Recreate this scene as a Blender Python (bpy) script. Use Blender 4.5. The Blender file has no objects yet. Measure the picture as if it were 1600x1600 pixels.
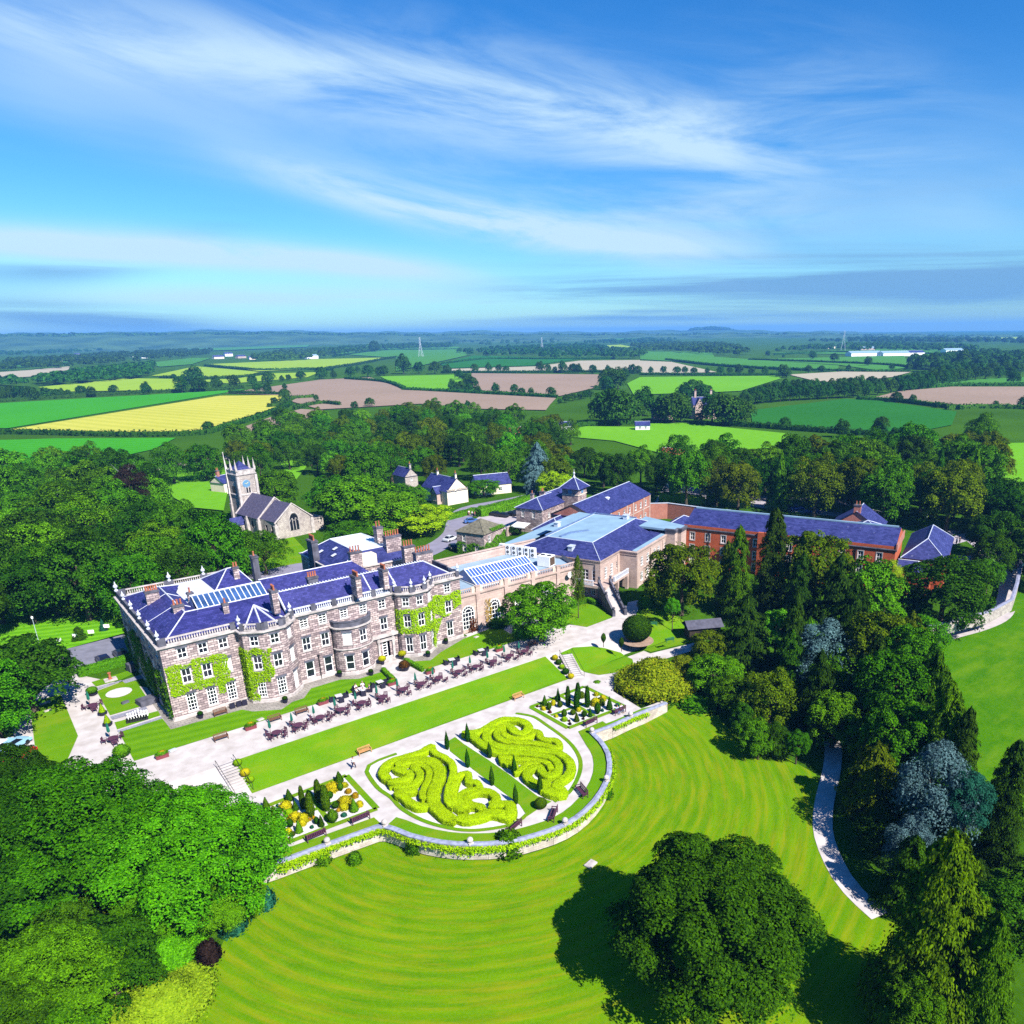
import bpy, math, random
import numpy as np
from mathutils import Vector
RND = random.Random(11)
S = bpy.context.scene
COL = S.collection
R = math.radians
# ------------------------------------------------------------------ camera (survey fit: the hall's facade runs along +X, its back along +Y)
CX, CY, FPX, YAW, HOR, ROLL, CAMH = 919.73, 943.97, 1182.23, 0.70163, 424.32, -0.012318, 52.0
PIT = math.atan2(HOR, FPX)
def _rot(p):
    c, s = math.cos(YAW), math.sin(YAW)
    return np.array([c*p[0]+s*p[1], -s*p[0]+c*p[1], p[2]])
_rt = _rot((1, 0, 0)); _dn = _rot((0, -math.sin(PIT), -math.cos(PIT))); FW = _rot((0, math.cos(PIT), -math.sin(PIT)))
_c, _s = math.cos(ROLL), math.sin(ROLL)
RT = _rt*_c-_dn*_s; DN = _rt*_s+_dn*_c
def ray(px, py): return FW+RT*(px-CX)/FPX+DN*(py-CY)/FPX
def P(px, py, z=0.0):
    d = ray(px, py); t = (z-CAMH)/d[2]
    return Vector((d[0]*t, d[1]*t, z))
def PV(px, py, v):                       # point of a pixel on the upright plane y = v
    d = ray(px, py); t = v/d[1]; return Vector((d[0]*t, v, CAMH+d[2]*t))
def PPL(px, py, o, n):                   # point of a pixel on an upright plane through o with normal n
    d = ray(px, py); c = np.array([0, 0, CAMH]); t = ((o[0]-0)*n[0]+(o[1])*n[1])/(d[0]*n[0]+d[1]*n[1])
    return Vector((d[0]*t, d[1]*t, CAMH+d[2]*t))
def depth(p): return float((np.array(p)-np.array([0, 0, CAMH]))@FW)
def lerp(a, b, t): return a+(b-a)*t
def sm(a, b, x):
    t = min(1, max(0, (x-a)/(b-a))); return t*t*(3-2*t)
def zt(v):                               # the two garden levels and the bank between them
    return -1.5*min(1, max(0, (95.7-v)/6.8))
def zg(u, v):                            # the ground outside (and hidden under) the terraces
    if v < 62: left = -3.4-(62-v)*0.03
    elif v < 76: left = -3.4
    else: left = min(-0.15, lerp(-3.4, -0.15, (v-76)/24))
    right = zt(v)-0.04 if v >= 84 else -1.54-(84-v)*0.078
    if v < 60: right = -1.54-24*0.078-(60-v)*0.03
    z = lerp(left, right, sm(68, 80, u))
    if v > 100: z = lerp(z, -0.04, sm(100, 104, v))
    d = math.hypot(u, v)
    if d > 2500:
        k = (d-2500)/1000
        z += 8*sm(0, 2.5, k)*(math.sin(u*0.0012+1.0)*math.cos(v*0.0009)+0.6*math.sin((u-v)*0.0021)+0.5)
    return z
def T(px, py, dz=0.0):                   # ground point of a pixel
    z = 0.0
    for _ in range(8):
        p = P(px, py, z); z = zg(p.x, p.y)
    p = P(px, py, z); p.z = z+dz; return p
def TT(px, py, dz=0.0):                  # the same on the terraces
    z = 0.0
    for _ in range(12):
        p = P(px, py, z); z = zt(p.y)
    p = P(px, py, z); p.z = z+dz; return p
def Zm(x0, y0, s, pts): return [(x0+a/s, y0+b/s) for a, b in pts]
# ------------------------------------------------------------------ object helpers
def tag(o, label=None, cat=None, group=None, kind=None):
    if label: o['label'] = label
    if cat: o['category'] = cat
    if group: o['group'] = group
    if kind: o['kind'] = kind
    return o
def empty(name, label, cat, loc=(0, 0, 0), rz=0.0, group=None):
    o = bpy.data.objects.new(name, None); COL.objects.link(o)
    o.empty_display_size = 0.5
    o.location = loc; o.rotation_euler = (0, 0, rz); tag(o, label, cat, group); return o
def link(name, me, parent=None):
    o = bpy.data.objects.new(name, me); COL.objects.link(o)
    if parent: o.parent = parent
    return o
KIDS = {}
def copy_tree(o, parent=None):
    c = o.copy(); COL.objects.link(c)
    if parent: c.parent = parent
    for ch in list(o.children): copy_tree(ch, c)
    return c
def place(o, loc, rz=0.0, sc=None, label=None, group=None, first=None):
    c = copy_tree(o); c.location = loc; c.rotation_euler = (0, 0, rz)
    if sc is not None: c.scale = (sc, sc, sc) if not hasattr(sc, '__len__') else sc
    if label: c['label'] = label
    if group: c['group'] = group
    return c
def drop(o):
    for ch in list(o.children): drop(ch)
    bpy.data.objects.remove(o)
class MB:
    def __init__(s): s.v = []; s.f = []; s.m = []; s.mi = 0; s.smooth = False
    def face(s, pts, mi=None):
        n = len(s.v); s.v += [tuple(p) for p in pts]; s.f.append(tuple(range(n, n+len(pts)))); s.m.append(s.mi if mi is None else mi)
    def box(s, x0, x1, y0, y1, z0, z1, fr=None, mi=None):
        P8 = [(x, y, z) for z in (z0, z1) for y in (y0, y1) for x in (x0, x1)]
        if fr: P8 = [fr(*p) for p in P8]
        for q in ((0, 2, 3, 1), (4, 5, 7, 6), (0, 1, 5, 4), (2, 6, 7, 3), (0, 4, 6, 2), (1, 3, 7, 5)):
            s.face([P8[i] for i in q], mi)
    def prism(s, pts, z0, z1, mi=None, bottom=False):
        n = len(pts); area = sum(pts[i][0]*pts[(i+1) % n][1]-pts[(i+1) % n][0]*pts[i][1] for i in range(n))
        if area < 0: pts = pts[::-1]
        for i in range(n):
            a, b = pts[i], pts[(i+1) % n]
            s.face([(a[0], a[1], z0), (b[0], b[1], z0), (b[0], b[1], z1), (a[0], a[1], z1)], mi)
        s.face([(p[0], p[1], z1) for p in pts], mi)
        if bottom: s.face([(p[0], p[1], z0) for p in pts[::-1]], mi)
    def tube(s, path, rad, n=6, mi=None, cap=True):
        rings = []
        for i, p in enumerate(path):
            p = Vector(p); a = Vector(path[max(i-1, 0)]); b = Vector(path[min(i+1, len(path)-1)])
            d = (b-a).normalized(); x = d.orthogonal().normalized() if abs(d.z) < 0.99 else Vector((1, 0, 0)); y = d.cross(x).normalized(); x = y.cross(d)
            r = rad[i] if hasattr(rad, '__len__') else rad
            rings.append([p+(x*math.cos(t)+y*math.sin(t))*r for t in [2*math.pi*k/n for k in range(n)]])
        for a, b in zip(rings, rings[1:]):
            for k in range(n): s.face([a[k], a[(k+1) % n], b[(k+1) % n], b[k]], mi)
        if cap: s.face(rings[-1], mi); s.face(rings[0][::-1], mi)
    def lathe(s, prof, n=8, c=(0, 0, 0), mi=None):
        for (r0, z0), (r1, z1) in zip(prof, prof[1:]):
            for k in range(n):
                a, b = 2*math.pi*k/n, 2*math.pi*(k+1)/n
                q = [(c[0]+r0*math.cos(a), c[1]+r0*math.sin(a), c[2]+z0), (c[0]+r0*math.cos(b), c[1]+r0*math.sin(b), c[2]+z0),
                     (c[0]+r1*math.cos(b), c[1]+r1*math.sin(b), c[2]+z1), (c[0]+r1*math.cos(a), c[1]+r1*math.sin(a), c[2]+z1)]
                if r0 < 1e-4: q = [q[0], q[2], q[3]]
                elif r1 < 1e-4: q = q[:3]
                s.face(q, mi)
    def build(s, name, mats, parent=None, smooth=False):
        me = bpy.data.meshes.new(name); me.from_pydata(s.v, [], s.f)
        for m in (mats if isinstance(mats, (list, tuple)) else [mats]): me.materials.append(m)
        me.polygons.foreach_set('material_index', s.m)
        uv = me.uv_layers.new(name='UVMap').data
        k = 0; arr = np.empty(len(me.loops)*2)
        for f in s.f:
            a, b, c = Vector(s.v[f[0]]), Vector(s.v[f[1]]), Vector(s.v[f[2]])
            n = (b-a).cross(c-a)
            if n.length < 1e-12 and len(f) > 3: n = (c-a).cross(Vector(s.v[f[3]])-a)
            if n.length > 0: n.normalize()
            h = math.hypot(n.x, n.y)
            if h < 0.05: tx, ty, up = 1.0, 0.0, None
            else: tx, ty = -n.y/h, n.x/h
            for i in f:
                p = s.v[i]
                arr[k] = p[0]*tx+p[1]*ty
                arr[k+1] = p[1] if h < 0.05 else p[2]/max(h, 0.15)
                k += 2
        uv.foreach_set('uv', arr)
        if smooth: me.polygons.foreach_set('use_smooth', [True]*len(me.polygons))
        me.update()
        return link(name, me, parent)
def frame(o, ang):
    c, s = math.cos(ang), math.sin(ang)
    return lambda x, y, z=0.0: (o[0]+c*x-s*y, o[1]+s*x+c*y, z)
def catmull(pts, step=0.5, closed=False):
    pts = [Vector(p) for p in pts]; out = []; n = len(pts)
    for i in range(n if closed else n-1):
        g = (lambda j: pts[j % n]) if closed else (lambda j: pts[min(max(j, 0), n-1)])
        p0, p1, p2, p3 = g(i-1), g(i), g(i+1), g(i+2)
        k = max(1, int((p2-p1).length/step))
        for j in range(k):
            t = j/k
            out.append(0.5*((2*p1)+(p2-p0)*t+(2*p0-5*p1+4*p2-p3)*t*t+(3*p1-p0-3*p2+p3)*t**3))
    if not closed: out.append(pts[-1])
    return out
# ------------------------------------------------------------------ materials
MATS = {}
def mat(name, col, rough=0.8, var=0.25, scale=1.5, spec=0.3, detail=4.0, col2=None, coord='Object', bump=0.0, metal=0.0):
    if name in MATS: return MATS[name]
    m = bpy.data.materials.new(name); m.use_nodes = True; nt = m.node_tree; b = nt.nodes['Principled BSDF']
    b.inputs['Roughness'].default_value = rough; b.inputs['Specular IOR Level'].default_value = spec; b.inputs['Metallic'].default_value = metal
    tc = nt.nodes.new('ShaderNodeTexCoord'); nz = nt.nodes.new('ShaderNodeTexNoise')
    nz.inputs['Scale'].default_value = scale; nz.inputs['Detail'].default_value = detail
    nt.links.new(tc.outputs[coord], nz.inputs['Vector'])
    rp = nt.nodes.new('ShaderNodeValToRGB')
    c2 = col2 or tuple(min(1, c*(1+var)) for c in col); c1 = tuple(c*(1-var) for c in col) if not col2 else col
    rp.color_ramp.elements[0].position = 0.3; rp.color_ramp.elements[1].position = 0.7
    rp.color_ramp.elements[0].color = (*c1, 1); rp.color_ramp.elements[1].color = (*c2, 1)
    nt.links.new(nz.outputs['Fac'], rp.inputs['Fac']); nt.links.new(rp.outputs['Color'], b.inputs['Base Color'])
    if bump:
        bp = nt.nodes.new('ShaderNodeBump'); bp.inputs['Strength'].default_value = bump; bp.inputs['Distance'].default_value = 0.05
        nt.links.new(nz.outputs['Fac'], bp.inputs['Height']); nt.links.new(bp.outputs['Normal'], b.inputs['Normal'])
    MATS[name] = m; return m
def brickmat(name, c1, c2, mortar, bw=0.6, bh=0.3, ms=0.02, rough=0.85, stain=None, off=0.5, stain_scale=0.35, spec=0.3, speck=None):
    if name in MATS: return MATS[name]
    m = bpy.data.materials.new(name); m.use_nodes = True; nt = m.node_tree; b = nt.nodes['Principled BSDF']
    b.inputs['Roughness'].default_value = rough; b.inputs['Specular IOR Level'].default_value = spec
    uv = nt.nodes.new('ShaderNodeTexCoord'); bk = nt.nodes.new('ShaderNodeTexBrick'); nt.links.new(uv.outputs['UV'], bk.inputs['Vector'])
    bk.inputs['Color1'].default_value = (*c1, 1); bk.inputs['Color2'].default_value = (*c2, 1); bk.inputs['Mortar'].default_value = (*mortar, 1)
    bk.inputs['Scale'].default_value = 1.0; bk.inputs['Brick Width'].default_value = bw; bk.inputs['Row Height'].default_value = bh
    bk.inputs['Mortar Size'].default_value = ms; bk.inputs['Bias'].default_value = 0.0; bk.offset = off
    nz = nt.nodes.new('ShaderNodeTexNoise'); nz.inputs['Scale'].default_value = stain_scale; nz.inputs['Detail'].default_value = 7; nz.inputs['Roughness'].default_value = 0.65
    nt.links.new(uv.outputs['Object'], nz.inputs['Vector'])
    mp = nt.nodes.new('ShaderNodeMapRange'); mp.inputs[1].default_value = 0.35; mp.inputs[2].default_value = 0.7; mp.inputs[3].default_value = 0.0; mp.inputs[4].default_value = 1.0
    nt.links.new(nz.outputs['Fac'], mp.inputs[0])
    mx = nt.nodes.new('ShaderNodeMix'); mx.data_type = 'RGBA'; mx.blend_type = 'MULTIPLY'
    st = stain or (0.6, 0.58, 0.6)
    mx.inputs[7].default_value = (*st, 1); nt.links.new(mp.outputs[0], mx.inputs[0]); nt.links.new(bk.outputs['Color'], mx.inputs[6])
    outc = mx.outputs[2]
    if speck:
        n2 = nt.nodes.new('ShaderNodeTexNoise'); n2.inputs['Scale'].default_value = 1.3; n2.inputs['Detail'].default_value = 3; n2.inputs['Roughness'].default_value = 0.7; nt.links.new(uv.outputs['Object'], n2.inputs['Vector'])
        m2 = nt.nodes.new('ShaderNodeMapRange'); m2.inputs[1].default_value = 0.66; m2.inputs[2].default_value = 0.74; m2.inputs[4].default_value = 0.55; nt.links.new(n2.outputs['Fac'], m2.inputs[0])
        x2 = nt.nodes.new('ShaderNodeMix'); x2.data_type = 'RGBA'; x2.inputs[7].default_value = (*speck, 1); nt.links.new(m2.outputs[0], x2.inputs[0]); nt.links.new(outc, x2.inputs[6]); outc = x2.outputs[2]
    nt.links.new(outc, b.inputs['Base Color'])
    bp = nt.nodes.new('ShaderNodeBump'); bp.inputs['Strength'].default_value = 0.35; bp.inputs['Distance'].default_value = 0.03
    nt.links.new(bk.outputs['Fac'], bp.inputs['Height']); bp.invert = True; nt.links.new(bp.outputs['Normal'], b.inputs['Normal'])
    MATS[name] = m; return m
def leafmat(name, c1, c2, trans=0.18, rough=0.55, objvar=0.25, c3=None):
    if name in MATS: return MATS[name]
    m = bpy.data.materials.new(name); m.use_nodes = True; nt = m.node_tree; nt.nodes.remove(nt.nodes['Principled BSDF'])
    out = nt.nodes['Material Output']
    g = nt.nodes.new('ShaderNodeNewGeometry'); oi = nt.nodes.new('ShaderNodeObjectInfo')
    rp = nt.nodes.new('ShaderNodeValToRGB'); rp.color_ramp.elements[0].color = (*c1, 1); rp.color_ramp.elements[1].color = (*c2, 1)
    if c3: e = rp.color_ramp.elements.new(0.93); e.color = (*c2, 1); rp.color_ramp.elements[2].color = (*c3, 1)
    nt.links.new(g.outputs['Random Per Island'], rp.inputs['Fac'])
    hs = nt.nodes.new('ShaderNodeHueSaturation')
    mr = nt.nodes.new('ShaderNodeMapRange'); mr.inputs[3].default_value = 1-objvar; mr.inputs[4].default_value = 1+objvar
    nt.links.new(oi.outputs['Random'], mr.inputs[0]); nt.links.new(mr.outputs[0], hs.inputs['Value'])
    mr2 = nt.nodes.new('ShaderNodeMapRange'); mr2.inputs[3].default_value = 0.5-0.06*objvar; mr2.inputs[4].default_value = 0.5+0.06*objvar
    wn = nt.nodes.new('ShaderNodeTexWhiteNoise'); wn.noise_dimensions = '1D'; nt.links.new(oi.outputs['Random'], wn.inputs['W'])
    nt.links.new(wn.outputs['Value'], mr2.inputs[0]); nt.links.new(mr2.outputs[0], hs.inputs['Hue'])
    nt.links.new(rp.outputs['Color'], hs.inputs['Color'])
    df = nt.nodes.new('ShaderNodeBsdfDiffuse'); tr = nt.nodes.new('ShaderNodeBsdfTranslucent'); mx = nt.nodes.new('ShaderNodeMixShader')
    nt.links.new(hs.outputs['Color'], df.inputs['Color']); nt.links.new(hs.outputs['Color'], tr.inputs['Color'])
    mx.inputs[0].default_value = trans; nt.links.new(df.outputs[0], mx.inputs[1]); nt.links.new(tr.outputs[0], mx.inputs[2])
    nt.links.new(mx.outputs[0], out.inputs['Surface'])
    MATS[name] = m; return m
def grassmat(name, c1, c2, stripe=None, scale=0.25, fine=6.0, stripe_amt=0.25, dry=None):
    """grass: two scales of noise, optional mown stripes: ('ring', x, y, period, offset) or ('line', angle, period)"""
    m = bpy.data.materials.new(name); m.use_nodes = True; nt = m.node_tree; b = nt.nodes['Principled BSDF']
    b.inputs['Roughness'].default_value = 0.9; b.inputs['Specular IOR Level'].default_value = 0.0
    N = nt.nodes.new; L = nt.links.new
    tc = N('ShaderNodeTexCoord'); n1 = N('ShaderNodeTexNoise'); n1.inputs['Scale'].default_value = scale; n1.inputs['Detail'].default_value = 6
    n2 = N('ShaderNodeTexNoise'); n2.inputs['Scale'].default_value = fine; n2.inputs['Detail'].default_value = 3
    L(tc.outputs['Object'], n1.inputs['Vector']); L(tc.outputs['Object'], n2.inputs['Vector'])
    ad = N('ShaderNodeMath'); ad.operation = 'MULTIPLY_ADD'; ad.inputs[1].default_value = 0.55; L(n2.outputs['Fac'], ad.inputs[0])
    sc = N('ShaderNodeMath'); sc.operation = 'MULTIPLY'; sc.inputs[1].default_value = 0.45; L(n1.outputs['Fac'], sc.inputs[0]); L(sc.outputs[0], ad.inputs[2])
    fac = ad.outputs[0]
    if stripe:
        if stripe[0] == 'ring':
            sep = N('ShaderNodeVectorMath'); sep.operation = 'DISTANCE'; sep.inputs[1].default_value = (stripe[1], stripe[2], 0)
            flat = N('ShaderNodeVectorMath'); flat.operation = 'MULTIPLY'; flat.inputs[1].default_value = (1, 1, 0); L(tc.outputs['Object'], flat.inputs[0])
            L(flat.outputs[0], sep.inputs[0]); src = sep.outputs['Value']; per = stripe[3]
            sb = N('ShaderNodeVectorMath'); sb.operation = 'SUBTRACT'; sb.inputs[1].default_value = (stripe[1], stripe[2], 0); L(flat.outputs[0], sb.inputs[0]); sp_ = N('ShaderNodeSeparateXYZ'); L(sb.outputs[0], sp_.inputs[0])
            an = N('ShaderNodeMath'); an.operation = 'ARCTAN2'; L(sp_.outputs[1], an.inputs[0]); L(sp_.outputs[0], an.inputs[1]); ax_ = N('ShaderNodeMath'); ax_.operation = 'MULTIPLY'; ax_.inputs[1].default_value = 5.0; L(an.outputs[0], ax_.inputs[0])
            rx = N('ShaderNodeMath'); rx.operation = 'MULTIPLY'; rx.inputs[1].default_value = 1.5; L(src, rx.inputs[0]); cb = N('ShaderNodeCombineXYZ'); L(ax_.outputs[0], cb.inputs[0]); L(rx.outputs[0], cb.inputs[1])
            ns_ = N('ShaderNodeTexNoise'); ns_.inputs['Scale'].default_value = 1.0; ns_.inputs['Detail'].default_value = 6; ns_.inputs['Roughness'].default_value = 0.65; L(cb.outputs[0], ns_.inputs['Vector']); streak = ns_.outputs['Fac']
            f2 = N('ShaderNodeMath'); f2.operation = 'MULTIPLY_ADD'; f2.inputs[1].default_value = 0.55; L(streak, f2.inputs[0]); f3 = N('ShaderNodeMath'); f3.operation = 'MULTIPLY_ADD'; f3.inputs[1].default_value = 0.7; f3.inputs[2].default_value = -0.12; L(fac, f3.inputs[0]); L(f3.outputs[0], f2.inputs[2]); fac = f2.outputs[0]
        else:
            dt = N('ShaderNodeVectorMath'); dt.operation = 'DOT_PRODUCT'; dt.inputs[1].default_value = (math.cos(stripe[1]), math.sin(stripe[1]), 0)
            L(tc.outputs['Object'], dt.inputs[0]); src = dt.outputs['Value']; per = stripe[2]
        wob = N('ShaderNodeMath'); wob.operation = 'MULTIPLY_ADD'; wob.inputs[1].default_value = 0.9; L(n1.outputs['Fac'], wob.inputs[0]); L(src, wob.inputs[2])
        ml = N('ShaderNodeMath'); ml.operation = 'MULTIPLY'; ml.inputs[1].default_value = 2*math.pi/per; L(wob.outputs[0], ml.inputs[0])
        sn = N('ShaderNodeMath'); sn.operation = 'SINE'; L(ml.outputs[0], sn.inputs[0])
        st = N('ShaderNodeMath'); st.operation = 'MULTIPLY_ADD'; st.inputs[1].default_value = stripe_amt*0.5; L(sn.outputs[0], st.inputs[0]); L(fac, st.inputs[2])
        fac = st.outputs[0]
    rp = N('ShaderNodeValToRGB'); rp.color_ramp.elements[0].position = 0.3; rp.color_ramp.elements[1].position = 0.72
    rp.color_ramp.elements[0].color = (*c1, 1); rp.color_ramp.elements[1].color = (*c2, 1)
    L(fac, rp.inputs['Fac']); colr = rp.outputs['Color']
    if dry:
        n3 = N('ShaderNodeTexNoise'); n3.inputs['Scale'].default_value = 0.16; n3.inputs['Detail'].default_value = 8; n3.inputs['Roughness'].default_value = 0.7
        mp = N('ShaderNodeMapping'); mp.inputs['Scale'].default_value = (0.6, 1.7, 1); L(tc.outputs['Object'], mp.inputs['Vector']); L(mp.outputs[0], n3.inputs['Vector'])
        if stripe and stripe[0] == 'ring': L(cb.outputs[0], n3.inputs['Vector']); n3.inputs['Scale'].default_value = 0.8
        mr = N('ShaderNodeMapRange'); mr.inputs[1].default_value = 0.46; mr.inputs[2].default_value = 0.8; mr.inputs[4].default_value = 0.75; L(n3.outputs['Fac'], mr.inputs[0])
        mx = N('ShaderNodeMix'); mx.data_type = 'RGBA'; mx.inputs[7].default_value = (*dry, 1); L(mr.outputs[0], mx.inputs[0]); L(colr, mx.inputs[6]); colr = mx.outputs[2]
    L(colr, b.inputs['Base Color'])
    bp = N('ShaderNodeBump'); bp.inputs['Strength'].default_value = 0.25; bp.inputs['Distance'].default_value = 0.06
    L(n2.outputs['Fac'], bp.inputs['Height']); L(bp.outputs['Normal'], b.inputs['Normal'])
    MATS[name] = m; return m
# ------------------------------------------------------------------ render, sky, sun, camera
S.render.engine = 'CYCLES'
S.view_settings.view_transform = 'Standard'; S.view_settings.look = 'None'; S.view_settings.gamma = 1.0
S.view_settings.exposure = 1.15
S.cycles.max_bounces = 6; S.cycles.diffuse_bounces = 1; S.cycles.transparent_max_bounces = 4; S.cycles.transmission_bounces = 2; S.cycles.volume_bounces = 0
S.cycles.use_denoising = False
SUN_EL, SUN_AZ = R(43), R(93)                       # shadows fall towards azimuth 93 degrees
sd = Vector((-math.cos(SUN_AZ)*math.cos(SUN_EL), -math.sin(SUN_AZ)*math.cos(SUN_EL), math.sin(SUN_EL)))
sl = bpy.data.lights.new('sun', 'SUN'); sl.energy = 4.7; sl.angle = R(0.5); sl.color = (1.0, 0.95, 0.86)
so = bpy.data.objects.new('sun', sl); COL.objects.link(so); so.rotation_euler = sd.to_track_quat('Z', 'Y').to_euler(); so.location = (0, -50, 120)
cam = bpy.data.cameras.new('camera'); co = bpy.data.objects.new('camera', cam); COL.objects.link(co); S.camera = co
from mathutils import Matrix
mw = Matrix.Identity(4)
for i in range(3): mw[i][0] = RT[i]; mw[i][1] = -DN[i]; mw[i][2] = -FW[i]
mw[2][3] = CAMH; co.matrix_world = mw
cam.sensor_width = 36; cam.sensor_fit = 'HORIZONTAL'; cam.lens = FPX/1600*36; cam.shift_x = (800-CX)/1600; cam.shift_y = (CY-800)/1600
cam.clip_start = 1; cam.clip_end = 60000
def azel(px, py):
    d = ray(px, py); return math.atan2(d[1], d[0]), math.atan2(d[2], math.hypot(d[0], d[1]))
w = bpy.data.worlds.new('World'); S.world = w; w.use_nodes = True; wt = w.node_tree
def wn(t, **k):
    n = wt.nodes.new(t)
    for a, b in k.items(): setattr(n, a, b)
    return n
def wm(op, a, b=None, c=None):
    n = wn('ShaderNodeMath', operation=op)
    for i, x in enumerate((a, b, c)):
        if x is None: continue
        if isinstance(x, (int, float)): n.inputs[i].default_value = x
        else: wt.links.new(x, n.inputs[i])
    return n.outputs[0]
sky = wn('ShaderNodeTexSky', sky_type='NISHITA'); sky.sun_disc = False; sky.sun_elevation = SUN_EL; sky.sun_rotation = math.atan2(sd.x, sd.y)
sky.altitude = 100; sky.air_density = 1.0; sky.dust_density = 0.35; sky.ozone_density = 2.2
hs = wn('ShaderNodeHueSaturation'); hs.inputs['Saturation'].default_value = 1.4; wt.links.new(sky.outputs[0], hs.inputs['Color'])
tint = wn('ShaderNodeMix', data_type='RGBA', blend_type='MULTIPLY'); tint.inputs[0].default_value = 1.0; tint.inputs[7].default_value = (0.55, 0.92, 1.20, 1)
wt.links.new(hs.outputs[0], tint.inputs[6])
tcw = wn('ShaderNodeTexCoord'); sx = wn('ShaderNodeSeparateXYZ'); wt.links.new(tcw.outputs['Generated'], sx.inputs[0])
X, Y, Z = sx.outputs
az = wm('ARCTAN2', Y, X); el = wm('ARCSINE', Z)
cv = wn('ShaderNodeCombineXYZ'); wt.links.new(wm('MULTIPLY', az, -2.2), cv.inputs[0]); wt.links.new(wm('MULTIPLY', wm('ADD', el, wm('MULTIPLY', az, -0.12)), 11.0), cv.inputs[1])
def noise(vec, scale, detail=8, rough=0.6, dist=0.0):
    n = wn('ShaderNodeTexNoise'); n.inputs['Scale'].default_value = scale; n.inputs['Detail'].default_value = detail; n.inputs['Roughness'].default_value = rough; n.inputs['Distortion'].default_value = dist
    wt.links.new(vec, n.inputs['Vector']); return n.outputs['Fac']
wisp = noise(cv.outputs[0], 1.5, 9, 0.62, 0.6); broad = noise(cv.outputs[0], 0.55, 5, 0.55, 0.3)
cv2 = wn('ShaderNodeCombineXYZ'); wt.links.new(wm('MULTIPLY', az, -1.3), cv2.inputs[0]); wt.links.new(wm('MULTIPLY', el, 26.0), cv2.inputs[1]); cv2.inputs[2].default_value = 3.7
flat = noise(cv2.outputs[0], 1.1, 8, 0.6, 0.5)
def band(pts, width, amp, src, lo, hi):
    """a streak of cirrus through three sky directions (azimuth, elevation): a soft parabola in the sky, broken up by noise"""
    (a0, e0), (a1, e1), (a2, e2) = [azel(*p) for p in pts]
    M = np.array([[1, a0, a0*a0], [1, a1, a1*a1], [1, a2, a2*a2]]); k = np.linalg.solve(M, np.array([e0, e1, e2]))
    cen = wm('ADD', wm('MULTIPLY', az, wm('ADD', wm('MULTIPLY', az, float(k[2])), float(k[1]))), float(k[0]))
    wob = wm('MULTIPLY', wm('SUBTRACT', broad, 0.5), width*1.6)
    d = wm('DIVIDE', wm('SUBTRACT', wm('ADD', el, wob), cen), width)
    g = wm('POWER', 2.718, wm('MULTIPLY', wm('MULTIPLY', d, d), -1.0))
    mn, mxx = min(a0, a2), max(a0, a2)
    mr = wn('ShaderNodeMapRange', interpolation_type='SMOOTHSTEP'); wt.links.new(az, mr.inputs[0]); mr.inputs[1].default_value = mn-0.16; mr.inputs[2].default_value = mn+0.1
    mr2 = wn('ShaderNodeMapRange', interpolation_type='SMOOTHSTEP'); wt.links.new(az, mr2.inputs[0]); mr2.inputs[1].default_value = mxx+0.16; mr2.inputs[2].default_value = mxx-0.1
    nr = wn('ShaderNodeMapRange', interpolation_type='SMOOTHSTEP'); wt.links.new(src, nr.inputs[0]); nr.inputs[1].default_value = lo; nr.inputs[2].default_value = hi
    return wm('MULTIPLY', wm('MULTIPLY', wm('MULTIPLY', g, nr.outputs[0]), wm('MULTIPLY', mr.outputs[0], mr2.outputs[0])), amp)
white = [band([(0, 20), (420, 85), (1150, 225)], 0.036, 0.6, wisp, 0.26, 0.66), band([(520, 95), (900, 160), (1350, 215)], 0.045, 0.4, wisp, 0.3, 0.7),
         band([(480, 280), (760, 345), (1060, 385)], 0.019, 1.1, wisp, 0.26, 0.6), band([(-60, 375), (280, 395), (660, 428)], 0.015, 1.3, wisp, 0.2, 0.55),
         band([(180, 470), (480, 470), (760, 480)], 0.014, 0.8, flat, 0.25, 0.65), band([(1180, 100), (1330, 150), (1480, 200)], 0.05, 0.3, wisp, 0.4, 0.75),
         band([(-50, 95), (200, 130), (480, 190)], 0.075, 0.5, broad, 0.3, 0.7), band([(600, 240), (900, 300), (1200, 330)], 0.07, 0.4, wisp, 0.3, 0.75),
         band([(1430, 290), (1560, 270), (1680, 250)], 0.055, 0.5, broad, 0.3, 0.7), band([(950, 320), (1080, 318), (1250, 330)], 0.02, 0.3, wisp, 0.35, 0.7)]
grey = [band([(820, 470), (1150, 455), (1650, 440)], 0.034, 1.0, flat, 0.36, 0.58), band([(-40, 490), (120, 500), (290, 515)], 0.016, 1.1, flat, 0.25, 0.5),
        band([(780, 495), (1050, 490), (1400, 505)], 0.009, 0.6, flat, 0.4, 0.6), band([(-30, 425), (110, 420), (230, 400)], 0.018, 0.8, flat, 0.35, 0.65), band([(1000, 350), (1300, 370), (1650, 380)], 0.045, 0.6, flat, 0.36, 0.66)]
def total(L):
    t = L[0]
    for x in L[1:]: t = wm('ADD', t, x)
    return wm('MINIMUM', t, 0.9)
mixg = wn('ShaderNodeMix', data_type='RGBA'); wt.links.new(total(grey), mixg.inputs[0]); wt.links.new(tint.outputs[2], mixg.inputs[6]); GREY = mixg.inputs[7]
mixw = wn('ShaderNodeMix', data_type='RGBA'); wt.links.new(total(white), mixw.inputs[0]); wt.links.new(mixg.outputs[2], mixw.inputs[6]); WHITE = mixw.inputs[7]
GREY.default_value = (1.3, 2.9, 5.2, 1); WHITE.default_value = (4.6, 6.3, 7.6, 1)
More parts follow.
